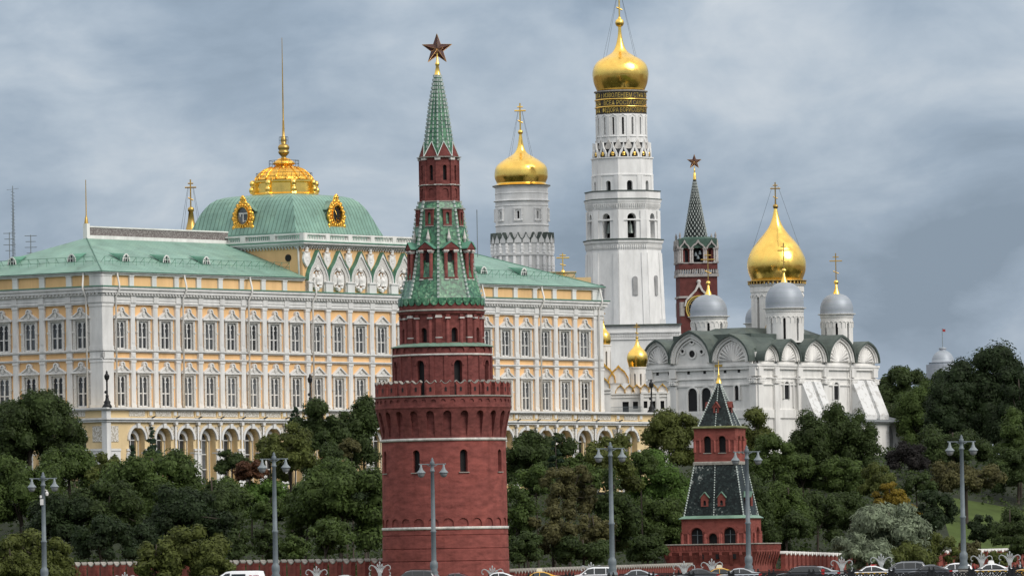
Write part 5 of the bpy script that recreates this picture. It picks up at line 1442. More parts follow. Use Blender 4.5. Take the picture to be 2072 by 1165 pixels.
def silver_dome(R, x, y, z0, zw, zs, rd, crossh, first=None):
    """white drum with slit windows, hemispherical sheet dome, gilt finial and cross"""
    mb = MB(); n = 8; Ms = [MB() for _ in range(n)]; ph = rad(11)
    st = 2 * PI / n
    zb = z0; h = zw - zb
    wall(mb, cyl(rd, .4, (x, y)), ph, ph + 2 * PI, zb, zw, [(ph + st * (k + .5), .46 / rd, zb + h * .05, zw - h * .32, .22, (Ms[k], 0)) for k in range(n)], du=.15)
    for k in range(24):
        mb.T = Matrix.Translation((x, y, 0)) @ rot_z(2 * PI * k / 24)
        mb.band(arcp(0, .7, zw - h * .27, .32, 5), arcp(0, .5, zw - h * .27, .2, 5), -rd - .1, -rd + .05)
        mb.box(-.42, -.3, -rd - .1, -rd + .05, zw - h * .42, zw - h * .27)
    mb.T = None
    mb.lathe([(rd, zw - h * .12), (rd + .12, zw - h * .1), (rd + .15, zw - .1), (rd + .55, zw + .02), (rd + .55, zw + .12), (rd, zw + .13)], 36, c=(x, y), sm=False, cap=False)
    mb.build('drum', WHITE, R)
    for M in Ms: M.build('window', DARK, R)
    mb = MB(); H = zs - zw; rm = rd + .12
    mb.lathe([(rm, zw + .12)] + [(rm * max(.0, cos(t)) ** .78 * (1 + .03 * sin(2 * t)), zw + .12 + .10 * H + (H - .10 * H) * sin(t)) for t in (0, .15, .3, .5, .7, .9, 1.1, 1.3, 1.45, 1.55)], 36, c=(x, y), cap=False)
    mb.build('dome', SILVER, R)
    mb = MB(); mb.lathe([(.75, zs - .15), (.5, zs + .4), (.25, zs + 1.1), (.17, zs + 1.7), (.12, zs + 1.8)], 14, c=(x, y)); mb.blob((x, y, zs + 2.1), .42, n=12, k=8); mb.build('finial', GOLD, R)
    mb = MB(); cross_mb(mb, (x, y, zs + 2.3), crossh, 0, .10, -PTH, .45); mb.build('cross', GOLDD, R)

BUTT = mat('stained_plaster', (0.52, 0.51, 0.49), 0.9, 0, 0.9, col2=(0.70, 0.70, 0.69), thr=0.45, spec=0.2)
def cathedral():
    Y = 1224; c = at(1532, 800, Y); S = F / Y; g = 22.0
    R = thing('white_cathedral', 'white stone cathedral with shell gables, four silver domes and one large gold dome', 'cathedral', (c.x, c.y, g), PTH)
    q = lambda y: 9 + (1116.3 - y) / S - g
    MS = Matrix(((1, 0, 0, 0), (0, -1, 0, 0), (0, 0, 1, 0), (0, 0, 0, 1)))
    MW = Matrix(((0, -1, 0, 0), (1, 0, 0, 0), (0, 0, 1, 0), (0, 0, 0, 1)))
    LU, LV = 36.2, 23.0
    zc = q(741)
    # gables: (u centre, half width, height above cornice)
    gs = [(3.0, 2.4, 2.9), (8.7, 3.1, 3.7), (16.3, 3.75, 3.9), (24.4, 4.1, 4.6), (32.3, 3.5, 3.6)]
    gw = [(4.8, 4.0, 4.6), (13.3, 4.4, 5.4), (20.4, 2.9, 4.1)]
    gz = q(730)
    wl = MB(); rf = MB()
    wl.box(.02, LU - .02, .02, LV - .02, -4, zc)
    wl.box(.6, LU - .6, .6, LV - .6, zc, gz + 1.6)
    rf.box(3.5, LU - 3, 3.5, LV - 3, gz + 1.6, q(672)); 
    tr = MB(); win = []
    # roof top as low hip
    for M, L, G in ((MS, LU, gs), (MW, LV, gw)):
        for T in (wl, tr, rf): T.T = M
        tr.box(-.5, L + .5, -.1, .55, zc + .1, zc + .5); tr.box(-.35, L + .35, -.1, .38, zc - .4, zc + .096); tr.box(-.2, L + .2, -.1, .22, q(778), q(775)); tr.box(-.2, L + .2, -.1, .2, q(764), q(762))
        tr.box(-.1, L + .1, -.1, .25, q(845), q(828))
        for (u, hw, hh) in G:
            big = hh > 5
            keel = lambda s, e=0: [(u + (hw * s) * -cos(PI * t / 14), gz + (hh * s) * (sin(PI * t / 14) * .92 + .08 * (1 - abs(cos(PI * t / 14))) ** 3) + e) for t in range(15)]
            tr.prism([(u - hw, zc + .5)] + keel(1.0) + [(u + hw, zc + .5)], -.05, .16)
            tr.band(keel(1.0), keel(.90), .1, .95); tr.band(keel(.90), keel(.80), .1, .68); tr.band(keel(.76), keel(.71), .1, .48)
            if not big:
                for k in range(13):          # shell flutes
                    t = PI * (k + .5) / 13
                    a = Vector((u, .22, gz + .1)); b2 = Vector((u + hw * .66 * -cos(t), .34, gz + hh * .66 * sin(t)))
                    tr.tube([a, b2], .05, 5, 0, r2=hw * .075)
                    tr.blob((u + hw * .68 * -cos(t), .34, gz + hh * .68 * sin(t)), hw * .085, .16, hw * .085, 6)
            else:
                for (x, zz, rr_) in ((0, 1.6, .62), (-2.0, 1.9, .32), (2.0, 2.1, .32), (0, 3.7, .32)):
                    ringp = lambda s: [(u + x + s * cos(k * PI / 8), gz + zz + s * sin(k * PI / 8)) for k in range(16)]
                    tr.band(ringp(rr_ + .3), ringp(rr_), .1, .36, closed=True)
                    d = MB(M); d.prism(ringp(rr_ * 1.02), .10, .2); win.append(d)
            # vault roof behind each gable
            o_ = keel(1.035, .04); i_ = keel(.97, -.05)
            rf.band(o_, i_, 1.25, -9.5)
            rf.prism(keel(.99, -.02), -.2, -9.0)
        if M is MS: pil = [0.55, 5.4, 12.4, 20.2, 28.7, 35.4]
        else: pil = [0.55, 17.4, 22.4]
        for u in pil:
            tr.box(u - .7, u + .7, -.1, .5, -4, q(778)); tr.box(u - .8, u + .8, -.1, .72, q(774.5), q(766)); tr.box(u - .95, u + .95, -.1, .85, q(766), q(764)); tr.box(u - .65, u + .65, -.1, .6, q(760), zc - .1)
            for s in (-.45, 0, .45): tr.blob((u + s, .7, q(770)), .28, .2, .4, 6)
        def frame(u, w_, y0, y1, rise, niche=False):
            z0, z1 = q(y0), q(y1)
            a = [(u - w_ / 2, z0)] + arcp(u, w_, z1, rise) + [(u + w_ / 2, z0)]
            b_ = [(u - w_ / 2 - .28, z0)] + arcp(u, w_ + .56, z1, rise + .28) + [(u + w_ / 2 + .28, z0)]
            tr.band(b_, a, -.05, .3)
            d = MB(M); d.prism(a, .02, .06); win.append(d)
        if M is MS:
            for u in (8.6, 23.6): frame(u, 1.5, 806, 778, .6)
            tr.band([(6.6, q(825)), (6.6, q(770)), (10.9, q(770)), (10.9, q(825))], [(6.9, q(822)), (6.9, q(772)), (10.6, q(772)), (10.6, q(822))], -.05, .2)
            # sloping buttresses
            for u0, u1, yt in ((12.6, 18.4, 770), (28.0, 35.2, 766)):
                zt_ = q(yt); zb_ = q(838); t_ = (u0 + u1) / 2 + .3
                prof = lambda s_: [(-.1, -5), (-.1, zt_), (.55 - s_, zt_), (.55 - s_ + .45 * (zt_ - zb_), zb_), (.55 - s_ + .45 * (zt_ - zb_), -5)]
                bt = MB(M); bt.prism(prof(0), u0, t_ - .55, plane='yz'); bt.prism(prof(0), t_ + .55, u1, plane='yz'); bt.prism(prof(.55), t_ - .545, t_ + .545, plane='yz'); bt.T = None
                bt.build('buttress', BUTT, R)
        else:
            for u in (10.5, 13.4): frame(u, 2.0, 835, 793, 1.05)
            frame(4.1, .85, 808, 783, .42)
            for u in (20.9, 18.4, 14.3, 10.9, 6.6, 3.7): 
                d = MB(M); d.box(u - .25, u + .25, -.05, .05, q(752), q(746)); win.append(d)
    for T in (wl, tr, rf): T.T = None
    wl.build('wall', WHITE, R); tr.build('carved_trim', WHITE, R)
    for d in win: d.build('window', DARK, R)
    # roof planes rising to the drums
    zt = q(668)
    rf.add([(1.0, 1.0, gz + 2.2), (LU - 1, 1.0, gz + 2.2), (LU - 9, 9, zt + .9), (9, 9, zt + .9), (1, LV - 1, gz + 2.2), (9, LV - 8, zt + .9), (LU - 1, LV - 1, gz + 2.2), (LU - 9, LV - 8, zt + .9)], [(0, 1, 2, 3), (0, 3, 5, 4), (1, 6, 7, 2), (3, 2, 7, 5), (4, 5, 7, 6)])
    rf.build('roof', GREYROOF, R)
    # pipes
    for M, us in ((MS, (11.4, 27.4)), (MW, (8.4,))):
        for u in us: d = MB(M); d.tube([(u, .9, gz + .3), (u, .62, zc - .8), (u, .62, -4)], .12, 5); d.build('drainpipe', WHITE, R)
    # domes
    silver_dome(R, 14.3, 3.9, q(690), q(620), q(567), 38 / S, 4.6)
    silver_dome(R, 30.2, 3.9, q(694), q(629), q(587), 33 / S, 4.9)
    silver_dome(R, 13.2, 19.2, q(680), q(631), q(586), 37 / S, 5.4)
    silver_dome(R, 29.5, 19.2, q(680), q(642), q(603), 35 / S, 4.4)
    x, y = 22.9, 11.4
    mb = MB(); rd = 54 / S; n = 8; Ms = [MB() for _ in range(n)]; ph = rad(10); st = 2 * PI / n
    zb, zw = q(680), q(565)
    wall(mb, cyl(rd, .5, (x, y)), ph, ph + 2 * PI, zb, zw, [(ph + st * (k + .5), .6 / rd, q(662), q(594), .3, (Ms[k], 0)) for k in range(n)], du=.15)
    for k in range(24):
        mb.T = Matrix.Translation((x, y, 0)) @ rot_z(2 * PI * k / 24); mb.band(arcp(0, 1.0, q(592), .5, 5), arcp(0, .74, q(592), .36, 5), -rd - .12, -rd + .05)
    mb.T = None
    mb.lathe([(rd, q(582)), (rd + .15, q(581)), (rd + .15, q(572)), (rd + .1, q(571)), (rd + .5, q(565.5))], 40, c=(x, y), cap=False, sm=False)
    mb.build('drum', WHITE, R)
    for M in Ms: M.build('window', DARK, R)
    mb = MB()
    for k in range(40): mb.T = Matrix.Translation((x, y, 0)) @ rot_z(2 * PI * k / 40); mb.box(-.16, .16, -rd - .5, -rd + .1, q(562.5), q(559)); mb.blob((0, -rd - .45, q(563)), .15, .12, .2, 5, k=4)
    mb.T = None; mb.lathe([(rd, q(559.5)), (rd + .65, q(559)), (rd + .65, q(557.5)), (rd, q(557))], 40, c=(x, y), cap=False); mb.build('gilt_fringe', GOLDD, R)
    r = lambda px: px / S
    mb = MB(); mb.lathe(onion([(r(53), q(558)), (r(54.5), q(552)), (r(59), q(540)), (r(61), q(526)), (r(59.5), q(513)), (r(55), q(500.5)), (r(47.5), q(487)), (r(37.5), q(474)), (r(26.5), q(461.5)), (r(17), q(449)), (r(10.8), q(437)), (r(6), q(422)), (r(3.2), q(408))]), 48, c=(x, y)); mb.build('gold_dome', GOLD, R)
    mb = MB(); mb.blob((x, y, q(404)), r(5.6), n=14, k=8); cross_mb(mb, (x, y, q(400)), 3.9, 0, .12, -PTH, .45); mb.build('cross', GOLDD, R)
    mb = MB(); guy(mb, (x, y), q(362), r(50), q(494)); mb.build('guy_wire', STEEL, R)
    d = MB(); 
    for s in (-.35, .35): d.tube([(x - 7.2 + s * .6, y - rd + 2.4 - s * .8, q(672)), (x - 3.4 + s * .6, y - rd - .4 - s * .8 + 1.0, q(566))], .06, 4)
    for k in range(26):
        t = k / 26; a = Vector((x - 7.2 - .21, y - rd + 2.4 + .28, q(672))).lerp(Vector((x - 3.4 - .21, y - rd + .6 + .28, q(566))), t); d.tube([a, a + Vector((.42, -.56, 0))], .04, 3)
    d.build('ladder', GOLDD, R)
    # porch
    P = MB(MS); pn = MB(MS)
    wall(P, lambda u, v, d=0: (u, 3.5 - .9 * d, v), 20, 39.4, -4, q(856), [(35.6, 3.5, -4, q(880), 1.75, (pn, 0)), (24.5, 3.5, -4, q(880), 1.75, (pn, 0))])
    P.T = None
    P.box(39.39, 39.42, -3.5, 6, -4, q(856)); P.box(19.8, 39.9, -4.0, 6, q(856), q(853.5))
    P.build('porch_wall', WHITE, R); pn.build('porch_arch', NICHE, R)
    P = MB(); P.add([(20, -4.5, q(853)), (40.3, -4.5, q(853)), (33.5, 1.0, q(828)), (20, 1.0, q(828)), (40.3, 8, q(853)), (33.5, 6, q(828))], [(0, 1, 2, 3), (1, 4, 5, 2)]); P.build('porch_roof', GREYMET, R)
    P = MB(); P.tube([(40.2, -4.4, q(853)), (39.9, -3.9, q(860)), (39.7, -3.7, -4)], .13, 5); P.build('drainpipe', WHITE, R)
cathedral()

def small_church():
    Y = 1150; S = F / Y; g = 20.0
    c = at(1291, 800, Y)
    R = thing('small_white_church', 'small white church with two gold onion domes and gilt edged gables beside the palace end', 'church', (c.x, c.y, g))
    q = lambda y: 9 + (1121 - y) / S - g
    X = lambda px: (px - 1291) / S
    mb = MB(); Ms = []
    def body(x0, x1, y0, y1, z0, z1, ops=()):
        nw = [MB() for _ in ops]
        wall(mb, lambda u, v, d=0: (u, y0 + .4 * d, v), x0, x1, z0, z1, [(u, w_, zb, zs_, rs, (nw[i], 0)) for i, (u, w_, zb, zs_, rs) in enumerate(ops)])
        mb.add([(x0, y0, z0), (x0, y1, z0), (x0, y1, z1), (x0, y0, z1)], [(0, 1, 2, 3)]); mb.add([(x1, y0, z0), (x1, y1, z0), (x1, y1, z1), (x1, y0, z1)], [(0, 1, 2, 3)]); mb.add([(x0, y0, z1), (x1, y0, z1), (x1, y1, z1), (x0, y1, z1)], [(0, 1, 2, 3)])
        Ms.extend(nw)
    body(X(1236), X(1298), 2, 10, -2, q(796), [(X(1266), 1.0, q(836), q(812), 0), (X(1286), .8, q(826), q(812), 0)])
    body(X(1298), X(1354), 0, 10, -2, q(796), [(X(1306), .6, q(826), q(812), 0), (X(1322), .6, q(828), q(812), 0), (X(1340), .6, q(828), q(812), 0)])
    body(X(1205), X(1236), 1, 9, -2, q(786), [])
    body(X(1200), X(1262), 10, 20, 0, q(772), [])
    for x0, x1, y0, zz in ((1297, 1355, -.25, 796), (1235, 1298, 1.75, 796), (1204, 1237, .75, 787)):
        mb.box(X(x0), X(x1), y0, y0 + .5, q(zz) - .1, q(zz) + .25); mb.box(X(x0), X(x1), y0 + .1, y0 + .4, q(zz + 8), q(zz + 6))
    for px in (1299, 1331, 1353): mb.box(X(px) - .25, X(px) + .25, -.2, .2, -2, q(797))
    ks = []
    gr = MB()
    def gable(px, w_, y, zb, h, dep=5):
        u = X(px)
        k = [(u - w_, zb), (u - w_ * .95, zb + h * .3), (u - w_ * .6, zb + h * .65), (u - w_ * .25, zb + h * .82), (u, zb + h), (u + w_ * .25, zb + h * .82), (u + w_ * .6, zb + h * .65), (u + w_ * .95, zb + h * .3), (u + w_, zb)]
        mb.prism(k, y, y + .4)
        k2 = [(u + (a - u) * 1.1, zb + (b_ - zb) * 1.14 + .02) for a, b_ in k]
        gm = MB(); gm.band(k2, k, y - .25, y + .25); gm.build('gilt_gable_edge', GOLDR, R); gr.band(k2, [(a, b_ - .03) for a, b_ in k], y + .3, y + dep)
    for px in (1305, 1322, 1341): gable(px, .72, -.05, q(795), 1.3)
    for px in (1256, 1274, 1289): gable(px, .75, 1.95, q(795), 1.3)
    gable(1219, 1.2, .95, q(785), 1.9)
    gable(1224, 1.75, 9.9, q(771), 2.9); gable(1254, 1.55, 9.8, q(772), 2.6)
    mb.build('wall', WHITE, R)
    for M in Ms: M.build('window', DARK, R)
    gr.build('roof', mat('old_gilt_roof', (0.46, 0.31, 0.10), 0.45, 0.5, 1.2, metallic=0.7), R)
    mb = MB(); mb.lathe([(2.6, q(795)), (1.5, q(783))], 16, c=(X(1291), 4.5), cap=False); mb.build('drum_roof', GREYROOF, R)
    def head(px, y, rd, z0, z1, prof, cz, ch, nm):
        m2 = MB(); W = [MB() for _ in range(8)]
        wall(m2, cyl(rd, .3, (X(px), y)), 0, 2 * PI, z0, z1, [(PI / 4 * (k + .5), .3 / rd, z0 + .5, z1 - 1.2, .15, (W[k], 0)) for k in range(8)], du=.3)
        m2.lathe([(rd, z1 - .3), (rd + .25, z1), (rd, z1 + .05)], 24, c=(X(px), y), cap=False); m2.build('drum', WHITE, R)
        for M in W: M.build('window', DARK, R)
        m2 = MB(); m2.lathe(onion(prof), 32, c=(X(px), y)); m2.build('onion_dome', GOLD, R)
        m2 = MB(); cross_mb(m2, (X(px), y, cz), ch, 0, .09); m2.blob((X(px), y, cz), .25, n=8); m2.build('cross', GOLDD, R)
    r = lambda px: px / S
    head(1292, 4.5, r(16.5), q(785), q(742), [(r(17.5), q(742)), (r(18.5), q(737)), (r(21), q(727)), (r(20.5), q(717)), (r(15), q(708)), (r(8), q(701)), (r(4), q(693)), (r(2), q(682))], q(682), 2.4, '')
    head(1225, 14, r(15), q(770), q(692), [(r(13), q(692)), (r(15), q(686)), (r(15.5), q(678)), (r(13.5), q(669)), (r(8), q(662)), (r(4), q(655)), (r(1.6), q(644))], q(645), 1.9, '')
    mb = MB()
    for k in range(30): mb.tube([(X(1236) + k * .17, -.6, q(838)), (X(1236) + k * .17, -.6, q(823))], .025, 3)
    for zz in (838, 831, 823): mb.tube([(X(1236), -.6, q(zz)), (X(1298), -.6, q(zz))], .035, 3)
    mb.build('balcony_railing', STEEL, R)
small_church()

def base_block():
    Y = 1296; S = F / Y; c = at(1300, 700, Y); g = 24
    R = thing('white_annex', 'low flat roofed white building with toothed frieze at the foot of the bell tower', 'building', (c.x, c.y, g))
    q = lambda y: 9 + (1121 - y) / S - g
    X = lambda px: (px - 1300) / S
    mb = MB(); mb.box(X(1215), X(1376), -9, -2, 0, q(662)); mb.box(X(1214), X(1375), -9.3, -1.8, q(677), q(674)); mb.box(X(1215), X(1374), -9.2, -1.8, q(690), q(687))
    for k in range(46): mb.box(X(1216) + k * .31, X(1216) + k * .31 + .15, -9.2, -8.9, q(685), q(679))
    mb.box(X(1335), X(1345), -9, -7, q(662), q(668) + 1.6); mb.build('wall', WHITE2, R)
    mb = MB(); mb.box(X(1213), X(1378), -9.5, -1.6, q(661.9), q(659.5)); mb.build('roof', GREYROOF, R)
base_block()

def far_things():
    # senate dome with flag
    Y = 1700; S = F / Y; c = at(1908, 740, Y)
    R = thing('domed_building', 'far grey domed building with a flagpole, peeping over the trees at right', 'building', (c.x, c.y, 24))
    q = lambda y: 9 + (1109.5 - y) / S - 24
    mb = MB(); mb.lathe([(4.0, 0), (4.0, q(737)), (3.4, q(737)), (3.3, q(733))], 24, sm=False, cap=False); mb.lathe([(3.6, q(733))] + [(2.45 * cos(t) + .25, q(733) + 2.9 * sin(t)) for t in (0, .3, .6, .9, 1.2, 1.4)] + [(.9, q(706)), (.9, q(703)), (.1, q(702))], 24, cap=False)
    mb.build('dome', SILVER, R)
    mb = MB(); mb.tube([(0, 0, q(704)), (0, 0, q(664))], .09, 5); mb.build('flagpole', STEEL, R)
    mb = MB(); mb.add([(0, 0, q(665)), (.75, .1, q(666)), (.75, .1, q(671)), (0, 0, q(670))], [(0, 1, 2, 3)]); mb.prism([(0, q(665)), (.4, q(666)), (.75, q(665.5)), (.75, q(670.5)), (.4, q(671)), (0, q(670))], -.02, .02); mb.build('flag', mat('red_flag', (0.35, 0.05, 0.05), 0.8), R)
    # chapel cross and gold neck behind the palace
    Y = 1010; S = F / Y; c = at(387, 470, Y)
    R = thing('gilded_spire', 'slim gilded church spire with wired cross behind the palace roof', 'church spire', (c.x, c.y, 19))
    q = lambda y: 9 + (1136 - y) / S - 19
    mb = MB(); mb.lathe([(3.5, 0), (3.5, q(500)), (1.6, q(478)), (.85, q(468)), (.5, q(448)), (.32, q(428)), (.42, q(427)), (.45, q(421)), (.2, q(418))], 16); mb.build('spire', GOLDD, R)
    mb = MB(); cross_mb(mb, (0, 0, q(420)), 4.0, 0, .11, 0, .40); mb.build('cross', GOLDD, R)
    mb = MB(); guy(mb, (0, 0), q(378), 1.9, q(470)); mb.build('guy_wire', STEEL, R)
    # crosses on chapels right of the roof
    Y = 1120; S = F / Y; c = at(1138, 560, Y)
    R = thing('chapel_cross', 'gilded trefoil cross on an ochre parapet behind the right palace roof', 'chapel', (c.x, c.y, 20))
    q = lambda y: 9 + (1123 - y) / S - 20
    mb = MB(); mb.box(-2.3, 2.0, 0, 4, 0, q(551)); mb.box(-2.5, 2.2, -.2, 4.2, q(551), q(549)); mb.box(-1.9, 4.5, 3, 8, 0, q(560)); mb.build('parapet', OCHREL, R)
    mb = MB(); mb.lathe([(.5, q(566)), (.25, q(555)), (.35, q(552)), (.3, q(548)), (.12, q(546))], 10, c=(.1, -.8)); cross_mb(mb, (.1, -.8, q(547)), 2.7, 0, .1, 0, .75); mb.build('cross', GOLD, R)
    # aerials
    for px, yb, yt, Y, lab, hh in ((28, 545, 376, 1060, 'tall thin lattice radio mast behind the palace roof at far left', 1), (63, 545, 475, 1058, 'shorter comb shaped aerial on the roofline right of the radio mast', 0), (20, 545, 470, 1059, 'low comb aerial close beside the tall radio mast', 0)):
        b = at(px, yb, Y); t = at(px, yt, Y)
        R = thing('roof_aerial', lab, 'aerial', (b.x, b.y, 19), 0, 'aerials above the left roof')
        mb = MB(); H = t.z - 19; mb.tube([(0, 0, 0), (0, 0, H)], .07 if not hh else .06, 4)
        if hh:
            mb.tube([(.35, 0, 0), (.35, 0, H * .6), (.02, 0, H)], .04, 4); mb.tube([(-.35, .2, 0), (-.3, .1, H * .6), (0, 0, H - .2)], .04, 4)
            for k in range(24): mb.tube([(-.3, 0, H - k * .5 - .8), (.3, 0, H - k * .5 - 1.1)], .03, 3)
            mb.tube([(-.9, 0, H - .6), (.9, 0, H - .4)], .03, 3)
        mb.build('mast', STEEL, R)
        if not hh:
            mb = MB()
            for k, wd in enumerate((.9, .75, .9, .6)): mb.tube([(-wd, 0, H - .15 - k * .85), (wd, 0, H - .15 - k * .85)], .05, 4)
            mb.build('antenna_rod', STEEL, R)
far_things()
# ------------------------------------------------------------------ trees
def leaf_mat(name, col, var=0.42, island=0.28, scale=0.28, rough=0.6):
    m = mat(name, col, rough, var, scale, island=island, spec=0.2, detail=4)
    t = m.node_tree; b = t.nodes['Principled BSDF']; out = [n for n in t.nodes if n.type == 'OUTPUT_MATERIAL'][0]
    tr = N(t, 'ShaderNodeBsdfTranslucent'); mx = N(t, 'ShaderNodeMixShader'); mx.inputs[0].default_value = 0.4
    LK(t, b.inputs['Base Color'].links[0].from_socket, tr.inputs['Color'])
    LK(t, b.outputs[0], mx.inputs[1]); LK(t, tr.outputs[0], mx.inputs[2]); LK(t, mx.outputs[0], out.inputs['Surface'])
    return m
LEAF = {
    'dark': leaf_mat('dark_green_leaves', (0.050, 0.075, 0.022)),
    'mid': leaf_mat('green_leaves', (0.071, 0.107, 0.027)),
    'bright': leaf_mat('bright_green_leaves', (0.081, 0.141, 0.029)),
    'olive': leaf_mat('olive_leaves', (0.097, 0.115, 0.029)),
    'brown': leaf_mat('browning_leaves', (0.105, 0.099, 0.039), 0.6),
    'rust': leaf_mat('rusty_leaves', (0.112, 0.051, 0.027)),
    'purple': leaf_mat('purple_leaves', (0.026, 0.023, 0.021)),
    'black': leaf_mat('blackish_leaves', (0.028, 0.046, 0.017)),
    'silver': leaf_mat('silvery_leaves', (0.203, 0.242, 0.160), 0.4, 0.55),
    'yellow': leaf_mat('yellow_leaves', (0.223, 0.162, 0.022)),
    'fir': leaf_mat('fir_needles', (0.032, 0.059, 0.032)),
}
BARK = mat('bark', (0.055, 0.045, 0.035), 0.95, 0.3, 2, (1, 1, .4))

def crown_arrays(rng, W, D, H, kind, leaf, dens=1.0):
    """lobes spread over an uneven envelope, leaf-sized faces on the lobes; returns verts, quads, core verts, core tris"""
    a, b, c = W / 2, D / 2, H / 2
    lobes = []
    if kind == 'cone':
        n = max(14, int(H * 3))
        for i in range(n):
            t = (i + rng.random()) / n
            r = (1 - t) ** 0.85 * a; an = rng.random() * 2 * PI
            lobes.append((r * .62 * cos(an), r * .62 * sin(an), -c + t * H * .97, max(.22, r * .5), .55))
    else:
        m3 = (a * b * c) ** (1 / 3)
        n = int(min(95, max(26, 7.5 * m3)))
        k = 0
        while len(lobes) < n:
            k += 1
            v = rng.normal(size=3); v /= np.linalg.norm(v)
            if v[2] < -0.85: continue
            lr = rng.uniform(.20, .36) * m3
            # uneven envelope: low-frequency bulges, pointed for columns
            env = 1 + .10 * np.sin(3 * np.arctan2(v[1], v[0]) + n) + .07 * np.sin(5 * v[2] + k)
            r_ = rng.uniform(.58, .78) if k % 4 else rng.uniform(0, .5)
            p = np.array([v[0] * a, v[1] * b, v[2] * c]) * r_ * env
            if v[2] < 0: p[:2] *= min(1.5, 1 / math.sqrt(1 - v[2] ** 2)) ** .8
            if kind == 'column': p[:2] *= 1 - .45 * max(0, p[2] / c)
            if kind == 'spread': lr *= .8
            if v[2] < -.3: p[2] = max(p[2], -c * .75)
            lobes.append((*p, lr, rng.uniform(.70, .95)))
    lobes = np.array(lobes)
    sph = 12.57 * lobes[:, 3] ** 2
    tot = sph.sum()
    want = int(min(24000, max(1500, dens * 1.15 * tot / (leaf * leaf * .55))))
    cnt = np.maximum(6, (sph / tot * want)).astype(int)
    idx = np.repeat(np.arange(len(lobes)), cnt)
    M = len(idx)
    d = rng.normal(size=(M, 3)); d /= np.linalg.norm(d, axis=1)[:, None]
    d[:, 2] = np.where(d[:, 2] < -.85, -d[:, 2], d[:, 2])
    L = lobes[idx]
    rr = L[:, 3] * rng.uniform(.72, 1.12, M) * (1 + .16 * np.sin(d[:, 0] * 7 + idx) * np.cos(d[:, 1] * 6 + idx))
    sq = L[:, 4]
    P = L[:, :3] + d * rr[:, None] * np.stack([np.ones(M), np.ones(M), sq if kind != 'column' else np.ones(M) * 1.25], 1)
    nrm = d + rng.normal(size=(M, 3)) * .38; nrm[:, 2] += .25
    nrm /= np.linalg.norm(nrm, axis=1)[:, None]
    up = rng.normal(size=(M, 3)); 
    if kind == 'willow': up[:, 2] -= 1.2
    t1 = np.cross(nrm, up); t1 /= np.linalg.norm(t1, axis=1)[:, None]; t2 = np.cross(nrm, t1)
    sz = leaf * rng.uniform(.6, 1.25, M)
    asp = .55 if kind != 'willow' else .32
    h1 = (t1 * (sz * asp * .6)[:, None]); h2 = (t2 * (sz * .62)[:, None])
    bend = nrm * (sz * .12)[:, None]
    V = np.stack([P - h2, P + h1 - bend, P + h2, P - h1 - bend], 1).reshape(-1, 3)
    return V, M, lobes

def ico_points():
    b = MB(); b.blob((0, 0, 0), 1, n=7, k=4); return np.array(b.v), b.f
ICO_V, ICO_F = ico_points()
TREE_N = [0]
def tree(cx, top, w, bottom, Y, kind, leafkey, label, name='broadleaf_tree', group=None, leaf=.36, dens=1.0, deep=None, stems=1):
    TREE_N[0] += 1
    rng = np.random.default_rng(100 + TREE_N[0])
    pt, pb = at(cx, top, Y), at(cx, bottom, Y)
    S = F / Y
    W = w / S; H = pt.z - pb.z; D = deep or min(W, 16)
    gz = height(pb.x, Y) - .2
    if pb.z - gz < .8: 
        H = pt.z - gz - .9; zc = gz + .9 + H / 2
    else: zc = (pt.z + pb.z) / 2
    R = thing(name, label, 'shrub' if name.endswith('shrub') else 'tree', (pb.x, Y, gz), 0, group)
    V, M, lobes = crown_arrays(rng, W, D, H, kind, leaf, dens)
    # opaque inner masses so that the crown is not a hollow shell
    cv, cf = [], []
    for l in lobes:
        o = len(cv); k = .78
        cv += [(l[0] + p[0] * l[3] * k, l[1] + p[1] * l[3] * k, l[2] + p[2] * l[3] * k * l[4]) for p in ICO_V]
        cf += [tuple(i + o for i in f) for f in ICO_F]
    me = bpy.data.meshes.new('crown')
    nv = len(V) + len(cv)
    allv = np.concatenate([V, np.array(cv)]); allv[:, 2] += zc - gz
    me.vertices.add(nv); me.vertices.foreach_set('co', allv.ravel())
    sizes = [4] * M + [len(f) for f in cf]
    loops = np.concatenate([np.arange(4 * M), np.array([i + 4 * M for f in cf for i in f])])
    me.loops.add(len(loops)); me.loops.foreach_set('vertex_index', loops)
    me.polygons.add(len(sizes))
    st = np.concatenate([[0], np.cumsum(sizes)[:-1]])
    me.polygons.foreach_set('loop_start', st); me.polygons.foreach_set('loop_total', sizes)
    me.materials.append(LEAF[leafkey]); me.update(calc_edges=True); me.validate()
    o = bpy.data.objects.new('crown', me); COL.objects.link(o); o.parent = R
    # trunk with limbs
    mb = MB()
    base = 0.0; ct = zc - gz
    r0 = max(.12, min(.5, W * .03)) * (1 if stems == 1 else .7)
    for s in range(stems):
        ox = (rng.random() - .5) * W * .25 * (stems > 1)
        pts = [(ox, 0, -.3), (ox + rng.normal() * .12, rng.normal() * .12, ct * .45), (ox + rng.normal() * .2, rng.normal() * .2, ct), (ox * 1.2, 0, ct + H * .33)]
        mb.tube(pts, r0, 7, r2=r0 * .35)
    for k in range(6 if kind != 'cone' else 0):
        l = lobes[int(rng.integers(len(lobes)))]
        z0 = ct - H * .32 + k * H * .08
        mb.tube([(0, 0, max(.3, z0)), (l[0] * .5, l[1] * .5, (z0 + ct + l[2]) / 2), (l[0], l[1], ct + l[2])], r0 * .4, 5, r2=.04)
    mb.build('trunk', BARK, R)
    return R
T = tree
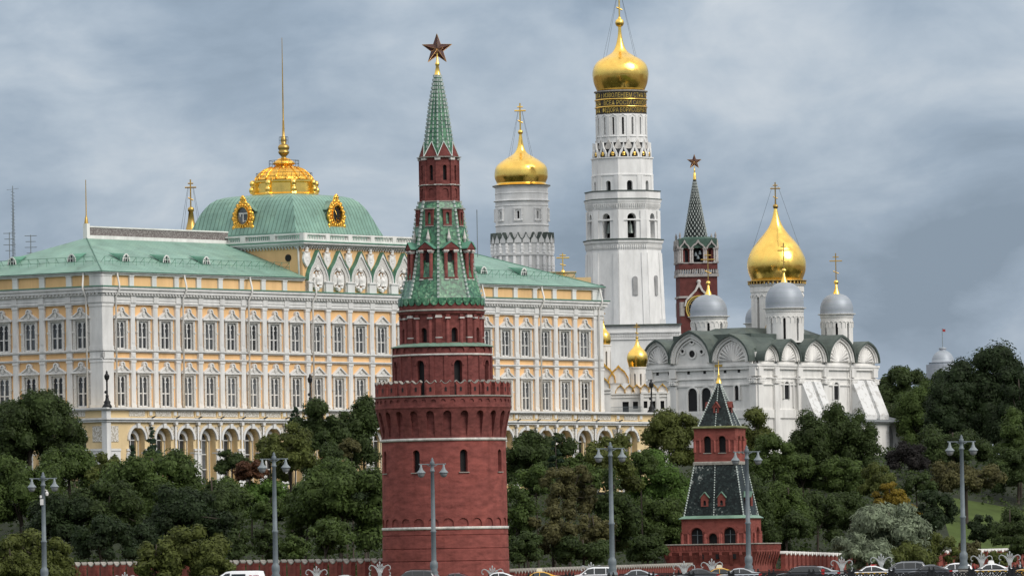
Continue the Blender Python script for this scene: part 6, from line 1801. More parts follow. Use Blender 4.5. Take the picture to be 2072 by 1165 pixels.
# --- left of the round tower
T(62, 780, 205, 960, 900, 'round', 'dark', 'big domed dark green tree at the far left, its top covering the lower palace windows')
T(-25, 850, 150, 985, 905, 'round', 'dark', 'dark tree cut by the left picture edge below the palace')
T(150, 848, 70, 920, 905, 'round', 'dark', 'shoulder of dark foliage right of the big domed tree, against the palace corner')
T(40, 905, 190, 1085, 850, 'round', 'mid', 'broad green tree below the domed tree at the far left')
T(140, 900, 150, 1010, 860, 'round', 'mid', 'mid green tree below the palace corner lamp, left of the bushy dark tree')
T(215, 908, 80, 1010, 850, 'round', 'olive', 'lighter olive tree touching the white palace corner base')
T(310, 893, 215, 1090, 820, 'round', 'mid', 'very large bushy dark tree in front of the palace arcade')
T(225, 960, 170, 1130, 800, 'round', 'dark', 'dark lower tree left of the large bushy dark tree')
T(430, 935, 140, 1120, 815, 'round', 'dark', 'dark tree sloping down right of the large bushy dark tree')
T(380, 985, 200, 1120, 790, 'round', 'black', 'shadowy dark tree below the large bushy tree, above the light round bush')
T(120, 985, 170, 1130, 800, 'round', 'black', 'shadowy tree behind the left street lamp')
T(308, 862, 40, 925, 830, 'cone', 'fir', 'small pointed fir standing before the palace arches', 'fir_tree', leaf=.3)
T(268, 900, 24, 940, 832, 'cone', 'fir', 'tiny dark fir left of the pointed fir before the palace arches', 'fir_tree', leaf=.3)
T(80, 1064, 175, 1200, 712, 'round', 'olive', 'light olive bushy tree at the lower left behind the leftmost lamp', leaf=.36)
T(20, 1085, 110, 1200, 708, 'round', 'olive', 'light olive bush cut by the lower left corner', leaf=.36)
T(385, 1050, 150, 1200, 706, 'round', 'olive', 'light olive round bush rising above the white van', leaf=.36)
T(318, 1080, 110, 1200, 704, 'round', 'olive', 'lower light olive bush left of the round bush by the van', leaf=.36)
T(440, 1110, 80, 1200, 703, 'round', 'olive', 'small olive bush at the right foot of the round bush above the van', leaf=.36)
# --- centre left
T(588, 850, 140, 1000, 855, 'spread', 'olive', 'loose olive tree with gaps before the palace arches, left of the dark trees')
T(652, 799, 145, 945, 875, 'round', 'dark', 'dark bluish tree below the central palace windows')
T(738, 794, 105, 975, 880, 'column', 'dark', 'tall dark tree tight against the left side of the round tower')
T(598, 822, 34, 860, 905, 'cone', 'fir', 'small dark fir under the second black terrace lamp', 'fir_tree', leaf=.3)
T(508, 925, 70, 985, 850, 'round', 'rust', 'small rusty brown tree before the palace arches')
T(712, 878, 50, 930, 850, 'round', 'brown', 'brownish clump of leaves left of the round tower shoulder')
T(692, 898, 185, 1130, 790, 'round', 'mid', 'large round green tree immediately left of the round tower', leaf=.38)
T(620, 960, 100, 1125, 795, 'round', 'mid', 'green tree left below the large round tree by the tower')
T(535, 965, 110, 1055, 850, 'round', 'bright', 'bright green bush above the little teal roofed house')
T(470, 960, 80, 1060, 840, 'round', 'mid', 'green tree between the bushy dark tree and the bright bush')
T(533, 1056, 62, 1135, 770, 'round', 'dark', 'dark shrub in front of the little teal roofed house', 'garden_shrub', leaf=.32)
T(486, 1065, 62, 1140, 765, 'round', 'dark', 'dark shrub left of the little teal roofed house', 'garden_shrub', leaf=.34)
T(595, 1080, 66, 1140, 768, 'round', 'mid', 'green shrub right of the little teal roofed house', 'garden_shrub', leaf=.34)
T(745, 960, 80, 1130, 800, 'round', 'black', 'shadowy tree squeezed between the big round tree and the round tower')
# --- right of the round tower
T(1068, 862, 122, 1000, 890, 'round', 'dark', 'dark tree right of the round tower in front of the palace arcade')
T(1125, 872, 50, 975, 885, 'cone', 'fir', 'conical dark fir right of the round tower, before the palace arches', 'fir_tree', leaf=.34)
T(1050, 955, 80, 1140, 800, 'column', 'mid', 'green tree hugging the right side of the round tower')
T(1085, 925, 90, 1020, 850, 'round', 'mid', 'mid green tree below the conical fir')
T(1150, 925, 130, 1060, 830, 'spread', 'brown', 'browning horse chestnut left of the tall central lamp')
T(1120, 1010, 130, 1145, 800, 'spread', 'brown', 'lower browning horse chestnut beside the round tower foot')
T(1200, 1020, 90, 1145, 805, 'spread', 'brown', 'browning tree directly behind the tall central lamp')
T(1235, 864, 135, 1010, 880, 'round', 'olive', 'olive tree below the right end of the palace arcade')
T(1245, 940, 110, 1145, 830, 'round', 'dark', 'dark tree right of the tall central lamp')
T(1362, 815, 130, 965, 985, 'round', 'olive', 'dark olive dome shaped tree before the white cathedral, left of the square tower')
T(1300, 900, 80, 980, 900, 'round', 'mid', 'green tree under the right palace arcade corner')
T(1345, 910, 150, 1060, 930, 'round', 'bright', 'broad brighter green tree left of the square tower')
T(1325, 1000, 150, 1145, 905, 'round', 'mid', 'green tree low beside the left gallery of the square tower')
T(1410, 960, 80, 1100, 960, 'round', 'dark', 'dark tree directly behind the square tower roof')
T(1528, 818, 80, 960, 1060, 'round', 'olive', 'olive tree right behind the square tower spire, under the cathedral corner')
T(1565, 872, 110, 1000, 1040, 'round', 'mid', 'green tree right of the square tower belfry')
T(1590, 960, 110, 1110, 990, 'column', 'mid', 'slender stemmed green trees clump right of the square tower, above the wall', stems=4)
T(1535, 960, 60, 1110, 985, 'column', 'dark', 'narrow dark tree tucked behind the right edge of the square tower')
T(1635, 823, 100, 960, 1080, 'column', 'dark', 'left lobe of the pointed dark trees under the cathedral wall')
T(1693, 803, 110, 960, 1085, 'column', 'dark', 'tallest pointed dark tree under the cathedral buttresses')
T(1742, 824, 80, 970, 1085, 'column', 'dark', 'right pointed dark tree left of the white cathedral porch')
T(1625, 905, 100, 1010, 1050, 'round', 'mid', 'green tree below the left pointed dark tree')
T(1705, 910, 110, 1010, 1050, 'round', 'mid', 'green tree below the tallest pointed tree')
T(1655, 985, 110, 1110, 1000, 'round', 'dark', 'dark tree behind the short white capped wall')
T(1720, 990, 90, 1080, 1010, 'round', 'dark', 'dark tree above the silvery willow on its left')
T(1775, 935, 90, 1010, 1040, 'round', 'olive', 'olive tree below the white cathedral porch')
T(1840, 893, 105, 960, 1120, 'round', 'purple', 'purple dark leaved tree right of the cathedral porch')
T(1800, 975, 75, 1035, 1020, 'round', 'yellow', 'yellow autumn tree above the silvery willow')
T(1845, 1018, 55, 1065, 1015, 'round', 'yellow', 'small yellow brown bush at the right shoulder of the willow', 'garden_shrub')
T(1800, 1012, 190, 1150, 905, 'willow', 'silver', 'large silvery grey willow in front of the wall on the right', 'willow_tree', leaf=.62, dens=1.5)
T(1728, 1065, 95, 1150, 902, 'willow', 'silver', 'lower left lobe of silvery willow beside the short wall', 'willow_tree', leaf=.6, dens=1.5)
T(1890, 1072, 115, 1150, 905, 'willow', 'olive', 'greenish willow bush right of the silvery willow', 'willow_tree', leaf=.55, dens=1.4)
T(1890, 985, 90, 1085, 1010, 'round', 'black', 'dark bush directly left of the grass slope')
T(1860, 955, 80, 1010, 1040, 'round', 'dark', 'dark tree between the purple tree and the grass slope')
T(1955, 930, 165, 1005, 1075, 'spread', 'brown', 'low spreading brownish tree above the grass slope')
T(1995, 690, 235, 960, 1180, 'round', 'black', 'huge nearly black tree crown at the right against the sky', leaf=.5)
T(1925, 755, 120, 965, 1170, 'round', 'black', 'dark left shoulder of the huge black crown')
T(2065, 735, 130, 965, 1165, 'round', 'black', 'dark tree cut by the right picture edge beside the huge crown')
T(1826, 720, 115, 900, 1320, 'round', 'dark', 'feathery dark tree against the sky right of the cathedral', leaf=.5)
T(1866, 770, 110, 960, 1250, 'round', 'mid', 'green tree between the cathedral porch and the huge black crown')
T(1900, 745, 70, 830, 1290, 'round', 'mid', 'green tree under the far grey dome')
T(2065, 815, 90, 960, 1110, 'round', 'mid', 'green tree at the right edge behind the right street lamp')
T(2045, 1010, 110, 1125, 1010, 'round', 'dark', 'dark tree right of the grass slope at the picture edge')
T(1985, 1040, 60, 1100, 1015, 'round', 'black', 'dark shrub at the foot of the grass slope', 'garden_shrub')
T(1962, 1090, 80, 1150, 935, 'round', 'brown', 'brownish shrub behind the right street lamp base', 'garden_shrub', leaf=.36)
T(2020, 1112, 50, 1150, 940, 'round', 'olive', 'olive shrub in front of the white capped wall at far right', 'garden_shrub', leaf=.36)
T(2066, 1075, 60, 1150, 945, 'round', 'dark', 'dark shrub in the lower right corner by the wall', 'garden_shrub', leaf=.36)
T(1930, 860, 170, 985, 1130, 'round', 'dark', 'dark leafy mass below the huge black crown, behind the twin lamp head')
T(2060, 900, 110, 1000, 1105, 'round', 'dark', 'dark foliage at the picture edge just above the pale garden wall')
T(1670, 860, 180, 985, 1095, 'round', 'dark', 'wide dark tree filling in behind the pointed trees by the cathedral')
T(1590, 1030, 120, 1130, 965, 'round', 'dark', 'low dark tree just behind the short white capped wall')
T(560, 1010, 130, 1060, 845, 'round', 'mid', 'green hedge like tree behind the teal roofed house', 'broadleaf_tree')
T(210, 1040, 150, 1140, 770, 'round', 'black', 'shadowy low tree above the brick wall, between the two olive bushes')
T(300, 1060, 120, 1140, 775, 'round', 'black', 'shadowy tree right behind the lower light olive bush')
T(660, 1050, 120, 1135, 760, 'round', 'mid', 'lower green tree skirt beneath the large round tree by the tower')
T(1180, 1080, 160, 1145, 800, 'round', 'dark', 'low dark thicket above the foreshortened wall, beside the central lamp')
T(1065, 1070, 90, 1148, 770, 'round', 'dark', 'dark thicket against the foot of the round tower')
T(1310, 1080, 110, 1140, 880, 'round', 'dark', 'low dark thicket above the wall beside the square tower gallery')
T(1480, 900, 120, 1090, 965, 'round', 'dark', 'dark tree mass glimpsed behind the square tower')
T(1935, 800, 260, 990, 1260, 'round', 'black', 'wide shadowy mass filling in behind the huge black crown')
T(560, 1088, 50, 1140, 772, 'round', 'dark', 'low dark shrub at the door of the teal roofed house', 'garden_shrub', leaf=.3)
T(470, 905, 80, 965, 862, 'round', 'dark', 'dark tree at the foot of the palace arches, beside the rusty tree')
T(660, 895, 120, 985, 860, 'round', 'dark', 'dark green tree under the bluish tree, behind the large round tree')
T(1190, 930, 90, 1010, 870, 'round', 'mid', 'green tree beneath the palace arches, behind the tall central lamp')
T(1806, 792, 110, 960, 1300, 'round', 'dark', 'dark tree closing the gap behind the cathedral porch')
T(1122, 864, 96, 1000, 892, 'round', 'dark', 'second dark tree before the palace arcade, just behind the conical fir')
T(1178, 905, 70, 985, 890, 'round', 'mid', 'green tree under the palace arcade between the conical fir and tall central lamp')
T(700, 830, 80, 930, 880, 'round', 'dark', 'dark tree between the bluish tree and the tall tree by the round tower')
T(545, 880, 70, 960, 862, 'round', 'olive', 'olive tree leaning over the rusty brown tree')
T(1765, 1088, 130, 1165, 898, 'willow', 'silver', 'low silvery willow bush at the foot of the large silvery willow', 'willow_tree', leaf=.55, dens=1.4)
T(1845, 1095, 120, 1165, 899, 'willow', 'olive', 'low greenish bush before the wall, under the silvery willow', 'willow_tree', leaf=.5, dens=1.4)
# --- undergrowth on the slope under the trees
def undergrowth():
    rng = np.random.default_rng(7)
    P = []
    while len(P) < 60000:
        x, y = rng.uniform(-150, 150), rng.uniform(735, 1180)
        d = behind(x, y)
        if d < 3 or d > 120: continue
        px_ = 1036 + F * x / y
        if px_ < -80 or px_ > 2150: continue
        if 1885 < px_ < 2085 and 1000 < y < 1098: continue          # the open grass slope
        tl = Vector((x - PC.x, y - PC.y, 0)); u = tl.x * cos(PTH) + tl.y * sin(PTH); v = -tl.x * sin(PTH) + tl.y * cos(PTH)
        if -5 < u < 121 and -7 < v: continue
        P.append((x, y, height(x, y)))
    P = np.array(P); M = len(P)
    hgt = 1.3 + .9 * np.sin(P[:, 0] * .35) * np.cos(P[:, 1] * .22)
    P[:, 2] += rng.uniform(0, 1, M) * hgt
    nr = rng.normal(size=(M, 3)); nr[:, 2] = abs(nr[:, 2]) + .4; nr /= np.linalg.norm(nr, axis=1)[:, None]
    t1 = np.cross(nr, rng.normal(size=(M, 3))); t1 /= np.linalg.norm(t1, axis=1)[:, None]; t2 = np.cross(nr, t1)
    sz = rng.uniform(.25, .6, M)[:, None]
    V = np.stack([P - t2 * sz * .6, P + t1 * sz * .45, P + t2 * sz * .6, P - t1 * sz * .45], 1).reshape(-1, 3)
    me = bpy.data.meshes.new('undergrowth'); me.from_pydata(V.tolist(), [], np.arange(4 * M).reshape(-1, 4).tolist()); me.materials.append(LEAF['dark'])
    o = bpy.data.objects.new('undergrowth', me); COL.objects.link(o); o['kind'] = 'stuff'
    tag(o, 'low dark undergrowth covering the wooded slope', 'undergrowth')
undergrowth()
# --- small house among the trees
def teal_house():
    Y = 800; c = at(545, 1110, Y); S = F / Y
    R = thing('teal_roofed_house', 'little white house with teal metal roof half hidden among trees left of the round tower', 'house', (c.x, c.y, 1))
    q = lambda y: 9 + (1125 + 8.6 - y) / S - 1
    mb = MB(); mb.box(-3.4, 3.6, 0, 6, 0, q(1093)); mb.box(-3.7, 3.9, -.3, 6.2, q(1095), q(1092)); mb.box(-3.3, 3.5, -.06, .1, q(1112), q(1109)); mb.build('wall', WHITE, R)
    mb = MB(); mb.add([(-4, -.6, q(1092)), (4.2, -.6, q(1092)), (4.2, 3, q(1070)), (-4, 3, q(1070)), (4.2, 6.8, q(1092)), (-4, 6.8, q(1092))], [(0, 1, 2, 3), (3, 2, 4, 5)])
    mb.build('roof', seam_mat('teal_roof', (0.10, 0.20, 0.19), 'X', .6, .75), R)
    mb = MB()
    for x in (-2.2, .2, 2.4): mb.box(x, x + .9, -.05, .1, q(1130), q(1104))
    mb.build('window', GLASS, R)
    teal_house()
def retaining():
    a = at(2000, 938, 1150); b = at(2110, 936, 1150)
    R = thing('garden_wall', 'pale low garden wall along the top of the grass slope at far right', 'wall', (a.x, a.y, a.z - .2))
    mb = MB(); mb.box(0, (b - a).length, 0, .4, -1.5, .1); mb.box(-.05, (b - a).length, -.1, .5, .1, .28); mb.build('wall_body', STONEG, R)
retaining()
# ------------------------------------------------------------------ street lamps, railing, cars on the bridge
LAMPGLASS = mat('lamp_bowl_glass', (0.20, 0.21, 0.21), 0.2, 0.2, 2, spec=0.6)
def street_lamp(H):
    R = thing('street_lamp', '', 'street lamp')
    mb = MB()
    mb.box(-.55, .55, -.55, .55, 0, .95, tx=.06, ty=.06); mb.build('pedestal', STONEG, R)
    mb = MB()
    k = H
    mb.lathe([(.5, .95), (.5, 1.1), (.34, 1.25), (.42, 1.4), (.30, 1.6), (.38, 1.9), (.36, 2.3), (.24, 2.45), (.24, 2.6), (.24, 2.7), (.225, k * .42), (.28, k * .425), (.28, k * .435), (.21, k * .44), (.17, k - 1.35), (.24, k - 1.3), (.24, k - 1.2), (.18, k - 1.15), (.15, k - .72), (.24, k - .66), (.2, k - .5), (.22, k - .42), (.1, k - .3), (.14, k - .2), (.02, k)], 14)
    mb.build('post', STEEL, R)
    mb = MB(); mb.tube([(-1.18, 0, k - .62), (1.18, 0, k - .62)], .05, 6)
    for s in (-1, 1): mb.tube([(s * .18, 0, k - .82), (s * .5, 0, k - .66)], .035, 5); mb.blob((s * 1.2, 0, k - .62), .07)
    mb.build('cross_arm', STEEL, R)
    first = None
    for s in (-1, 1):
        if first is None:
            d = MB(); d.lathe([(.04, 0), (.09, -.05), (.1, -.25), (.14, -.32), (.16, -.45), (.34, -.66), (.42, -.74), (.42, -.80), (.36, -.82)], 16, cap=False)
            first = d.build('lamp_head', mat('pale_grey_iron', (0.21, 0.24, 0.25), 0.45, 0.15, 2), R, (s * 1.05, 0, k - .64))
            e = MB(); e.lathe([(.34, -.81), (.33, -.95), (.25, -1.12), (.1, -1.2), (.01, -1.21)], 16); e.build('glass_bowl', LAMPGLASS, first)
        else: dup(first, R, (s * 1.05, 0, k - .64))
    return R
lamps = [(90, 954, 1160, 665, 'grey twin lamp post at the far left carrying white camera boxes'),
         (558, 914, 1160, 641, 'grey twin lamp post left of the round tower, beside the white van'),
         (878, 925, 1135, 665, 'grey twin lamp post standing in front of the round red tower'),
         (1239, 893, 1140, 641, 'tall grey twin lamp post between the two red towers'),
         (1515, 900, 1140, 665, 'grey twin lamp post overlapping the right edge of the square tower'),
         (1950, 879, 1130, 641, 'tall grey twin lamp post on the right before the grass slope')]
for px, yt, yb, Y, lab in lamps:
    t = at(px, yt, Y); b = at(px, yb, Y)
    yb_ = 645 if False else Y
    L = street_lamp(t.z - (DECK + .13)); L.location = (b.x, Y, DECK + .13); L['label'] = lab; L['group'] = 'twin headed lamp posts along the bridge'
    if px == 90:
        H = t.z - DECK
        mb = MB(); mb.box(-.28, .02, -.4, -.15, H - 3.2, H - 2.65); mb.box(-.3, -.12, -.36, -.16, H - 2.55, H - 2.3); mb.build('control_box', WHITE, L)
        mb = MB(); mb.blob((.34, -.1, H - 2.15), .17, .17, .22); mb.tube([(.1, 0, H - 1.8), (.34, -.1, H - 1.85), (.34, -.1, H - 2.0)], .05, 5); mb.build('camera', WHITE, L)

# black railing along the near kerb
def railing(y, label, xa, xb, name='bridge_railing'):
    R = thing(name, label, 'railing', (0, y, DECK + .13), 0, None)
    step = 3.55
    n = int((xb - xa) / step)
    post = panel = None
    for i in range(n + 1):
        x = xa + i * step
        if post is None:
            d = MB()
            for s in (-.19, .19):
                d.box(s - .10, s + .10, -.10, .10, 0, 1.02); d.box(s - .13, s + .13, -.13, .13, .86, .94); d.lathe([(.05, 1.02), (.06, 1.06)], 6, c=(s, 0), cap=False); d.blob((s, 0, 1.13), .085, n=7)
            d.box(-.1, .1, -.05, .05, .15, .9)
            post = d.build('post', BLACK, R, (x, 0, 0))
        else: dup(post, R, (x, 0, 0))
        if i == n: break
        if panel is None:
            d = MB()
            d.box(.3, step - .3, -.06, .06, .84, .93); d.box(.3, step - .3, -.04, .04, .10, .17); d.box(.3, step - .3, -.03, .03, .70, .74)
            for j in range(3):
                c = .78 + j * 1.0
                d.band([(c + 0.41 * cos(k * PI / 8), .43 + .28 * sin(k * PI / 8)) for k in range(16)], [(c + 0.26 * cos(k * PI / 8), .43 + .17 * sin(k * PI / 8)) for k in range(16)], -.05, .05, closed=True)
                for s in (-1, 1):
                    d.tube([(c + s * .05, 0, .17), (c + s * .16, 0, .42), (c + s * .3, 0, .56), (c + s * .42, 0, .70)], .05, 4)
                    d.tube([(c + s * .5, 0, .17), (c + s * .42, 0, .45), (c + s * .5, 0, .70)], .055, 4)
                d.tube([(c, 0, .17), (c, 0, .70)], .03, 4); d.blob((c, 0, .45), .1, .05, .16, 6)
            panel = d.build('scroll_panel', BLACK, R, (x, 0, 0))
        else: dup(panel, R, (x, 0, 0))
    return R
railing(636, 'black cast iron railing with paired ball finials along the near edge of the bridge', -52, 52)
railing(676.6, 'black cast iron railing along the far edge of the bridge behind the cars', -52, 52, 'bridge_railing')

# silvery scrolled crests standing on the far railing
def crest():
    R = thing('scrolled_crest', '', 'ornament')
    d = MB()
    d.box(-.16, .16, -.16, .16, -.9, .1)
    for s in (-1, 1):
        pts = [(s * (.14 + .02), 0, .0), (s * .3, 0, .36), (s * .55, 0, .66), (s * .78, 0, .74), (s * .96, 0, .64), (s * 1.02, 0, .42), (s * .92, 0, .26), (s * .8, 0, .30)]
        d.tube(pts, .06, 6, r2=.045)
        d.tube([(s * .1, 0, .05), (s * .2, 0, .4), (s * .42, 0, .62), (s * .5, 0, .5)], .055, 5)
        d.tube([(s * .9, 0, .1), (s * 1.0, 0, .0), (s * .95, 0, -.3)], .05, 5); d.blob((s * .95, 0, -.35), .12, .1, .16, 6)
        d.blob((s * .22, 0, .72), .06, .05, .17, 6)
    for x, h in ((-.12, .78), (.12, .78), (0, 1.0)): d.tube([(x * .4, 0, 0), (x, 0, h * .6), (x, 0, h)], .06, 5, r2=.03); 
    d.blob((0, 0, .95), .08, .07, .14, 6)
    d.build('scrollwork', mat('silver_paint', (0.34, 0.36, 0.36), 0.45, 0.2, 3), R)
    return R
cr0 = None
for px, py, lab in ((252, 1158, 'leftmost silvery scrolled crest, below the light olive bushes'), (640, 1146, 'silvery crest left of the crest at the tower foot, over a silver car'), (768, 1137, 'silvery scrolled crest at the left foot of the round tower'),
                (996, 1145, 'silvery scrolled crest at the right foot of the round tower'), (1196, 1138, 'silvery scrolled crest just left of the tall central lamp'), (1384, 1136, 'silvery scrolled crest below the left gallery of the square tower'),
                (1440, 1131, 'silvery scrolled crest below the square tower, behind a taxi sign'), (1703, 1127, 'silvery scrolled crest right of the short white capped wall'), (1783, 1121, 'silvery scrolled crest in front of the silvery willow'), (1986, 1118, 'silvery scrolled crest right of the right street lamp'), (2043, 1116, 'rightmost silvery scrolled crest, by the lower right wall')):
    t = at(px, py, 676)
    c = crest() if cr0 is None else dup(cr0)
    cr0 = cr0 or c
    c.location = (t.x, 676.2, t.z - 1.0); c['label'] = lab; c['group'] = 'silvery crests along the far railing'

# cars
TYRE = mat('tyre_rubber', (0.015, 0.015, 0.015), 0.9, 0.2, 3)
RIM = mat('alloy_rim', (0.35, 0.36, 0.37), 0.35, 0.1, 3, metallic=0.8)
CARGLASS = mat('car_glass', (0.014, 0.018, 0.02), 0.06, 0.2, 1, spec=0.7)
TAIL = mat('tail_lamp', (0.45, 0.02, 0.02), 0.25, 0.1, 3, spec=0.6)
HEADL = mat('head_lamp', (0.6, 0.62, 0.64), 0.15, 0.1, 3, spec=0.6)
PAINT = {}
def paint(key, col, met=0.0):
    if key not in PAINT:
        m = mat(key + '_car_paint', col, 0.28, 0.06, 0.6, metallic=met, spec=0.5); m.node_tree.nodes['Principled BSDF'].inputs['Coat Weight'].default_value = 0.6; PAINT[key] = m
    return PAINT[key]
SHAPES = {   # top line (x from the nose), roof half width, side window outline, windscreen pair, rear pair
    'sedan': dict(L=4.6, top=[(0, .45), (.06, .68), (.5, .80), (1.25, .93), (1.65, 1.16), (2.05, 1.38), (2.5, 1.46), (2.95, 1.45), (3.4, 1.32), (3.95, 1.08), (4.45, 1.02), (4.58, .80), (4.6, .45)], win=[(1.5, .95), (2.08, 1.33), (2.5, 1.38), (2.95, 1.36), (3.35, 1.22), (3.75, .98)], split=(2.55,), ws=((1.38, .98), (2.02, 1.365)), rs=((3.0, 1.43), (3.85, 1.12))),
    'hatch': dict(L=4.3, top=[(0, .45), (.06, .72), (.45, .85), (1.1, .98), (1.5, 1.22), (1.9, 1.46), (2.4, 1.56), (3.1, 1.55), (3.6, 1.48), (4.0, 1.18), (4.2, 1.0), (4.28, .8), (4.3, .45)], win=[(1.3, 1.0), (1.9, 1.41), (2.4, 1.47), (3.1, 1.46), (3.5, 1.38), (3.8, 1.04)], split=(2.4, 3.3), ws=((1.2, 1.03), (1.84, 1.42)), rs=((3.66, 1.44), (4.0, 1.17))),
    'suv': dict(L=4.7, top=[(0, .5), (.06, .85), (.4, 1.0), (1.15, 1.12), (1.5, 1.38), (1.85, 1.64), (2.3, 1.76), (3.6, 1.76), (4.2, 1.70), (4.45, 1.35), (4.62, 1.1), (4.68, .9), (4.7, .5)], win=[(1.3, 1.12), (1.85, 1.58), (2.3, 1.66), (3.6, 1.66), (4.1, 1.58), (4.3, 1.14)], split=(2.45, 3.5), ws=((1.24, 1.17), (1.8, 1.61)), rs=((4.24, 1.66), (4.45, 1.34))),
    'wagon': dict(L=4.8, top=[(0, .45), (.06, .68), (.5, .82), (1.3, .95), (1.7, 1.2), (2.1, 1.43), (2.6, 1.52), (3.8, 1.51), (4.3, 1.44), (4.6, 1.15), (4.75, .95), (4.79, .8), (4.8, .45)], win=[(1.55, .98), (2.1, 1.37), (2.6, 1.43), (3.8, 1.42), (4.2, 1.34), (4.4, 1.0)], split=(2.6, 3.6), ws=((1.42, 1.01), (2.05, 1.405)), rs=((4.35, 1.40), (4.6, 1.14))),
    'van': dict(L=5.3, top=[(0, .5), (.08, .95), (.5, 1.15), (.9, 1.30), (1.3, 1.65), (1.75, 1.92), (2.3, 1.99), (4.6, 1.98), (5.1, 1.94), (5.24, 1.6), (5.28, 1.0), (5.29, .8), (5.3, .5)], win=[(1.1, 1.28), (1.7, 1.76), (2.1, 1.82), (2.1, 1.30)], split=(), ws=((1.0, 1.36), (1.66, 1.88)), rs=((5.13, 1.86), (5.25, 1.4))),
}
def car(kind, pk, name='parked_car'):
    s = SHAPES[kind]; P = paint(*pk)
    R = thing('van' if kind == 'van' else ('taxi' if name == 'taxi' else 'car'), '', 'van' if kind == 'van' else ('taxi' if name == 'taxi' else 'car'))
    L = s['L']; top = s['top']; roof = max(z for x, z in top); belt = .95 if kind in ('sedan', 'wagon') else (1.0 if kind == 'hatch' else (1.12 if kind == 'suv' else 1.25))
    HW = .90 if kind != 'van' else .96; RW = .62 if kind in ('sedan', 'wagon') else (.68 if kind != 'van' else .82)
    def hw(z, x=L / 2):
        end = min(x, L - x); e = .80 + .20 * min(1, end / .7) ** .5
        w_ = HW if z <= belt else HW + (RW - HW) * min(1, (z - belt) / (roof - belt))
        return w_ * e
    mb = MB(); vs = []; m = 11
    for x, zt in top:
        zz = [.24, .24, .5, .72, max(.3, min(belt, zt) - .04)]
        lo = .24 if .1 < x < L - .1 else .32
        z1 = max(lo + .02, min(zt - .10, belt)); z2 = zt - .05
        sec = [(hw(lo, x) * .96, lo), (hw(.6, x), (lo + z1) / 2), (hw(z1, x), z1), (hw(z2, x) if z2 > belt else hw(z1, x) * .97, max(z2, z1 + .01)), (hw(zt, x) * .86, zt), (0, zt + .02)]
        full = [(x, -w_, z) for w_, z in sec] + [(x, w_, z) for w_, z in reversed(sec[:-1])]
        vs += full
    k = 11
    mb.add(vs, [(i * k + j, i * k + j + 1, (i + 1) * k + j + 1, (i + 1) * k + j) for i in range(len(top) - 1) for j in range(k - 1)] + [(i * k, i * k + k - 1, (i + 1) * k + k - 1, (i + 1) * k) for i in range(len(top) - 1)], 0, True)
    mb.add(vs[:k] + vs[-k:], [tuple(range(k)), tuple(range(k, 2 * k))])
    B = mb.build('body', P, R)
    # side windows
    w_ = s['win']; cuts = [w_[0][0]] + list(s['split']) + [99]
    for side in (-1, 1):
        for a, b in zip(cuts, cuts[1:]):
            poly = []
            pts = w_ + [w_[0]]
            def clip(pts, x, keep):
                out = []
                for (p, q) in zip(pts, pts[1:] + pts[:1]):
                    ip, iq = keep(p[0], x), keep(q[0], x)
                    if ip: out.append(p)
                    if ip != iq and abs(q[0] - p[0]) > 1e-9:
                        t = (x - p[0]) / (q[0] - p[0]); out.append((x, p[1] + (q[1] - p[1]) * t))
                return out
            poly = clip(list(w_), a + .03, lambda v, x: v >= x); poly = clip(poly, b - .03, lambda v, x: v <= x) if b < 90 else poly
            if len(poly) < 3: continue
            d = MB(); d.add([(x, side * (hw(z, x) + .012), z) for x, z in poly], [tuple(range(len(poly)))]); d.build('side_window', CARGLASS, R)
    for nm, ((x0, z0), (x1, z1)), dx in (('windscreen', s['ws'], -.03), ('rear_window', s['rs'], .03)):
        d = MB(); a0, a1 = hw(z0, x0) * .86, hw(z1, x1) * .86
        d.add([(x0 + dx, -a0, z0 + .045), (x0 + dx, a0, z0 + .045), (x1 + dx, a1, z1 + .045), (x1 + dx, -a1, z1 + .045)], [(0, 1, 2, 3)]); d.build(nm, CARGLASS, R)
    wh = None
    for x in (.85, L - .95):
        for side in (-1, 1):
            if wh is None:
                d = MB(Matrix.Rotation(PI / 2, 4, 'X')); d.lathe([(.20, -.10), (.30, -.11), (.33, -.07), (.33, .07), (.30, .11), (.20, .10)], 20); wh = d.build('wheel', TYRE, R, (x, side * (HW - .1), .33))
                e = MB(Matrix.Rotation(PI / 2, 4, 'X')); e.lathe([(.02, .115), (.2, .11), (.2, -.11), (.02, -.115)], 14); e.build('rim', RIM, wh)
            else: dup(wh, R, (x, side * (HW - .1), .33))
    for side in (-1, 1):
        d = MB(); d.box(L - .34, L - .05, *sorted((side * .62, side * (HW - .06))), .74, .95 if kind in ('sedan',) else 1.25 if kind != 'van' else 1.5); d.build('tail_light', TAIL, R)
        d = MB(); d.box(.05, .4, *sorted((side * .5, side * (HW - .1))), .58, .76); d.build('headlight', HEADL, R)
        d = MB(); d.blob((1.62 if kind != 'van' else 1.2, side * (HW + .1), belt + .08), .12, .1, .09, 6); d.build('wing_mirror', P, R)
        if kind in ('wagon', 'suv'):
            d = MB(); d.tube([(2.2, side * RW * .92, roof + .03), (2.3, side * RW * .92, roof + .08), (4.0, side * RW * .92, roof + .07), (4.1, side * RW * .92, roof + .02)], .02, 4); d.build('roof_rail', BLACK, R)
    return R, roof
W_, SIL, DGR, BLK, GRY, RED = ('white', (0.78, 0.79, 0.80)), ('silver', (0.42, 0.44, 0.46), .5), ('dark_grey', (0.045, 0.048, 0.055), .3), ('black', (0.014, 0.015, 0.017), .2), ('grey', (0.16, 0.17, 0.18), .4), ('dark_red', (0.09, 0.012, 0.016), .2)
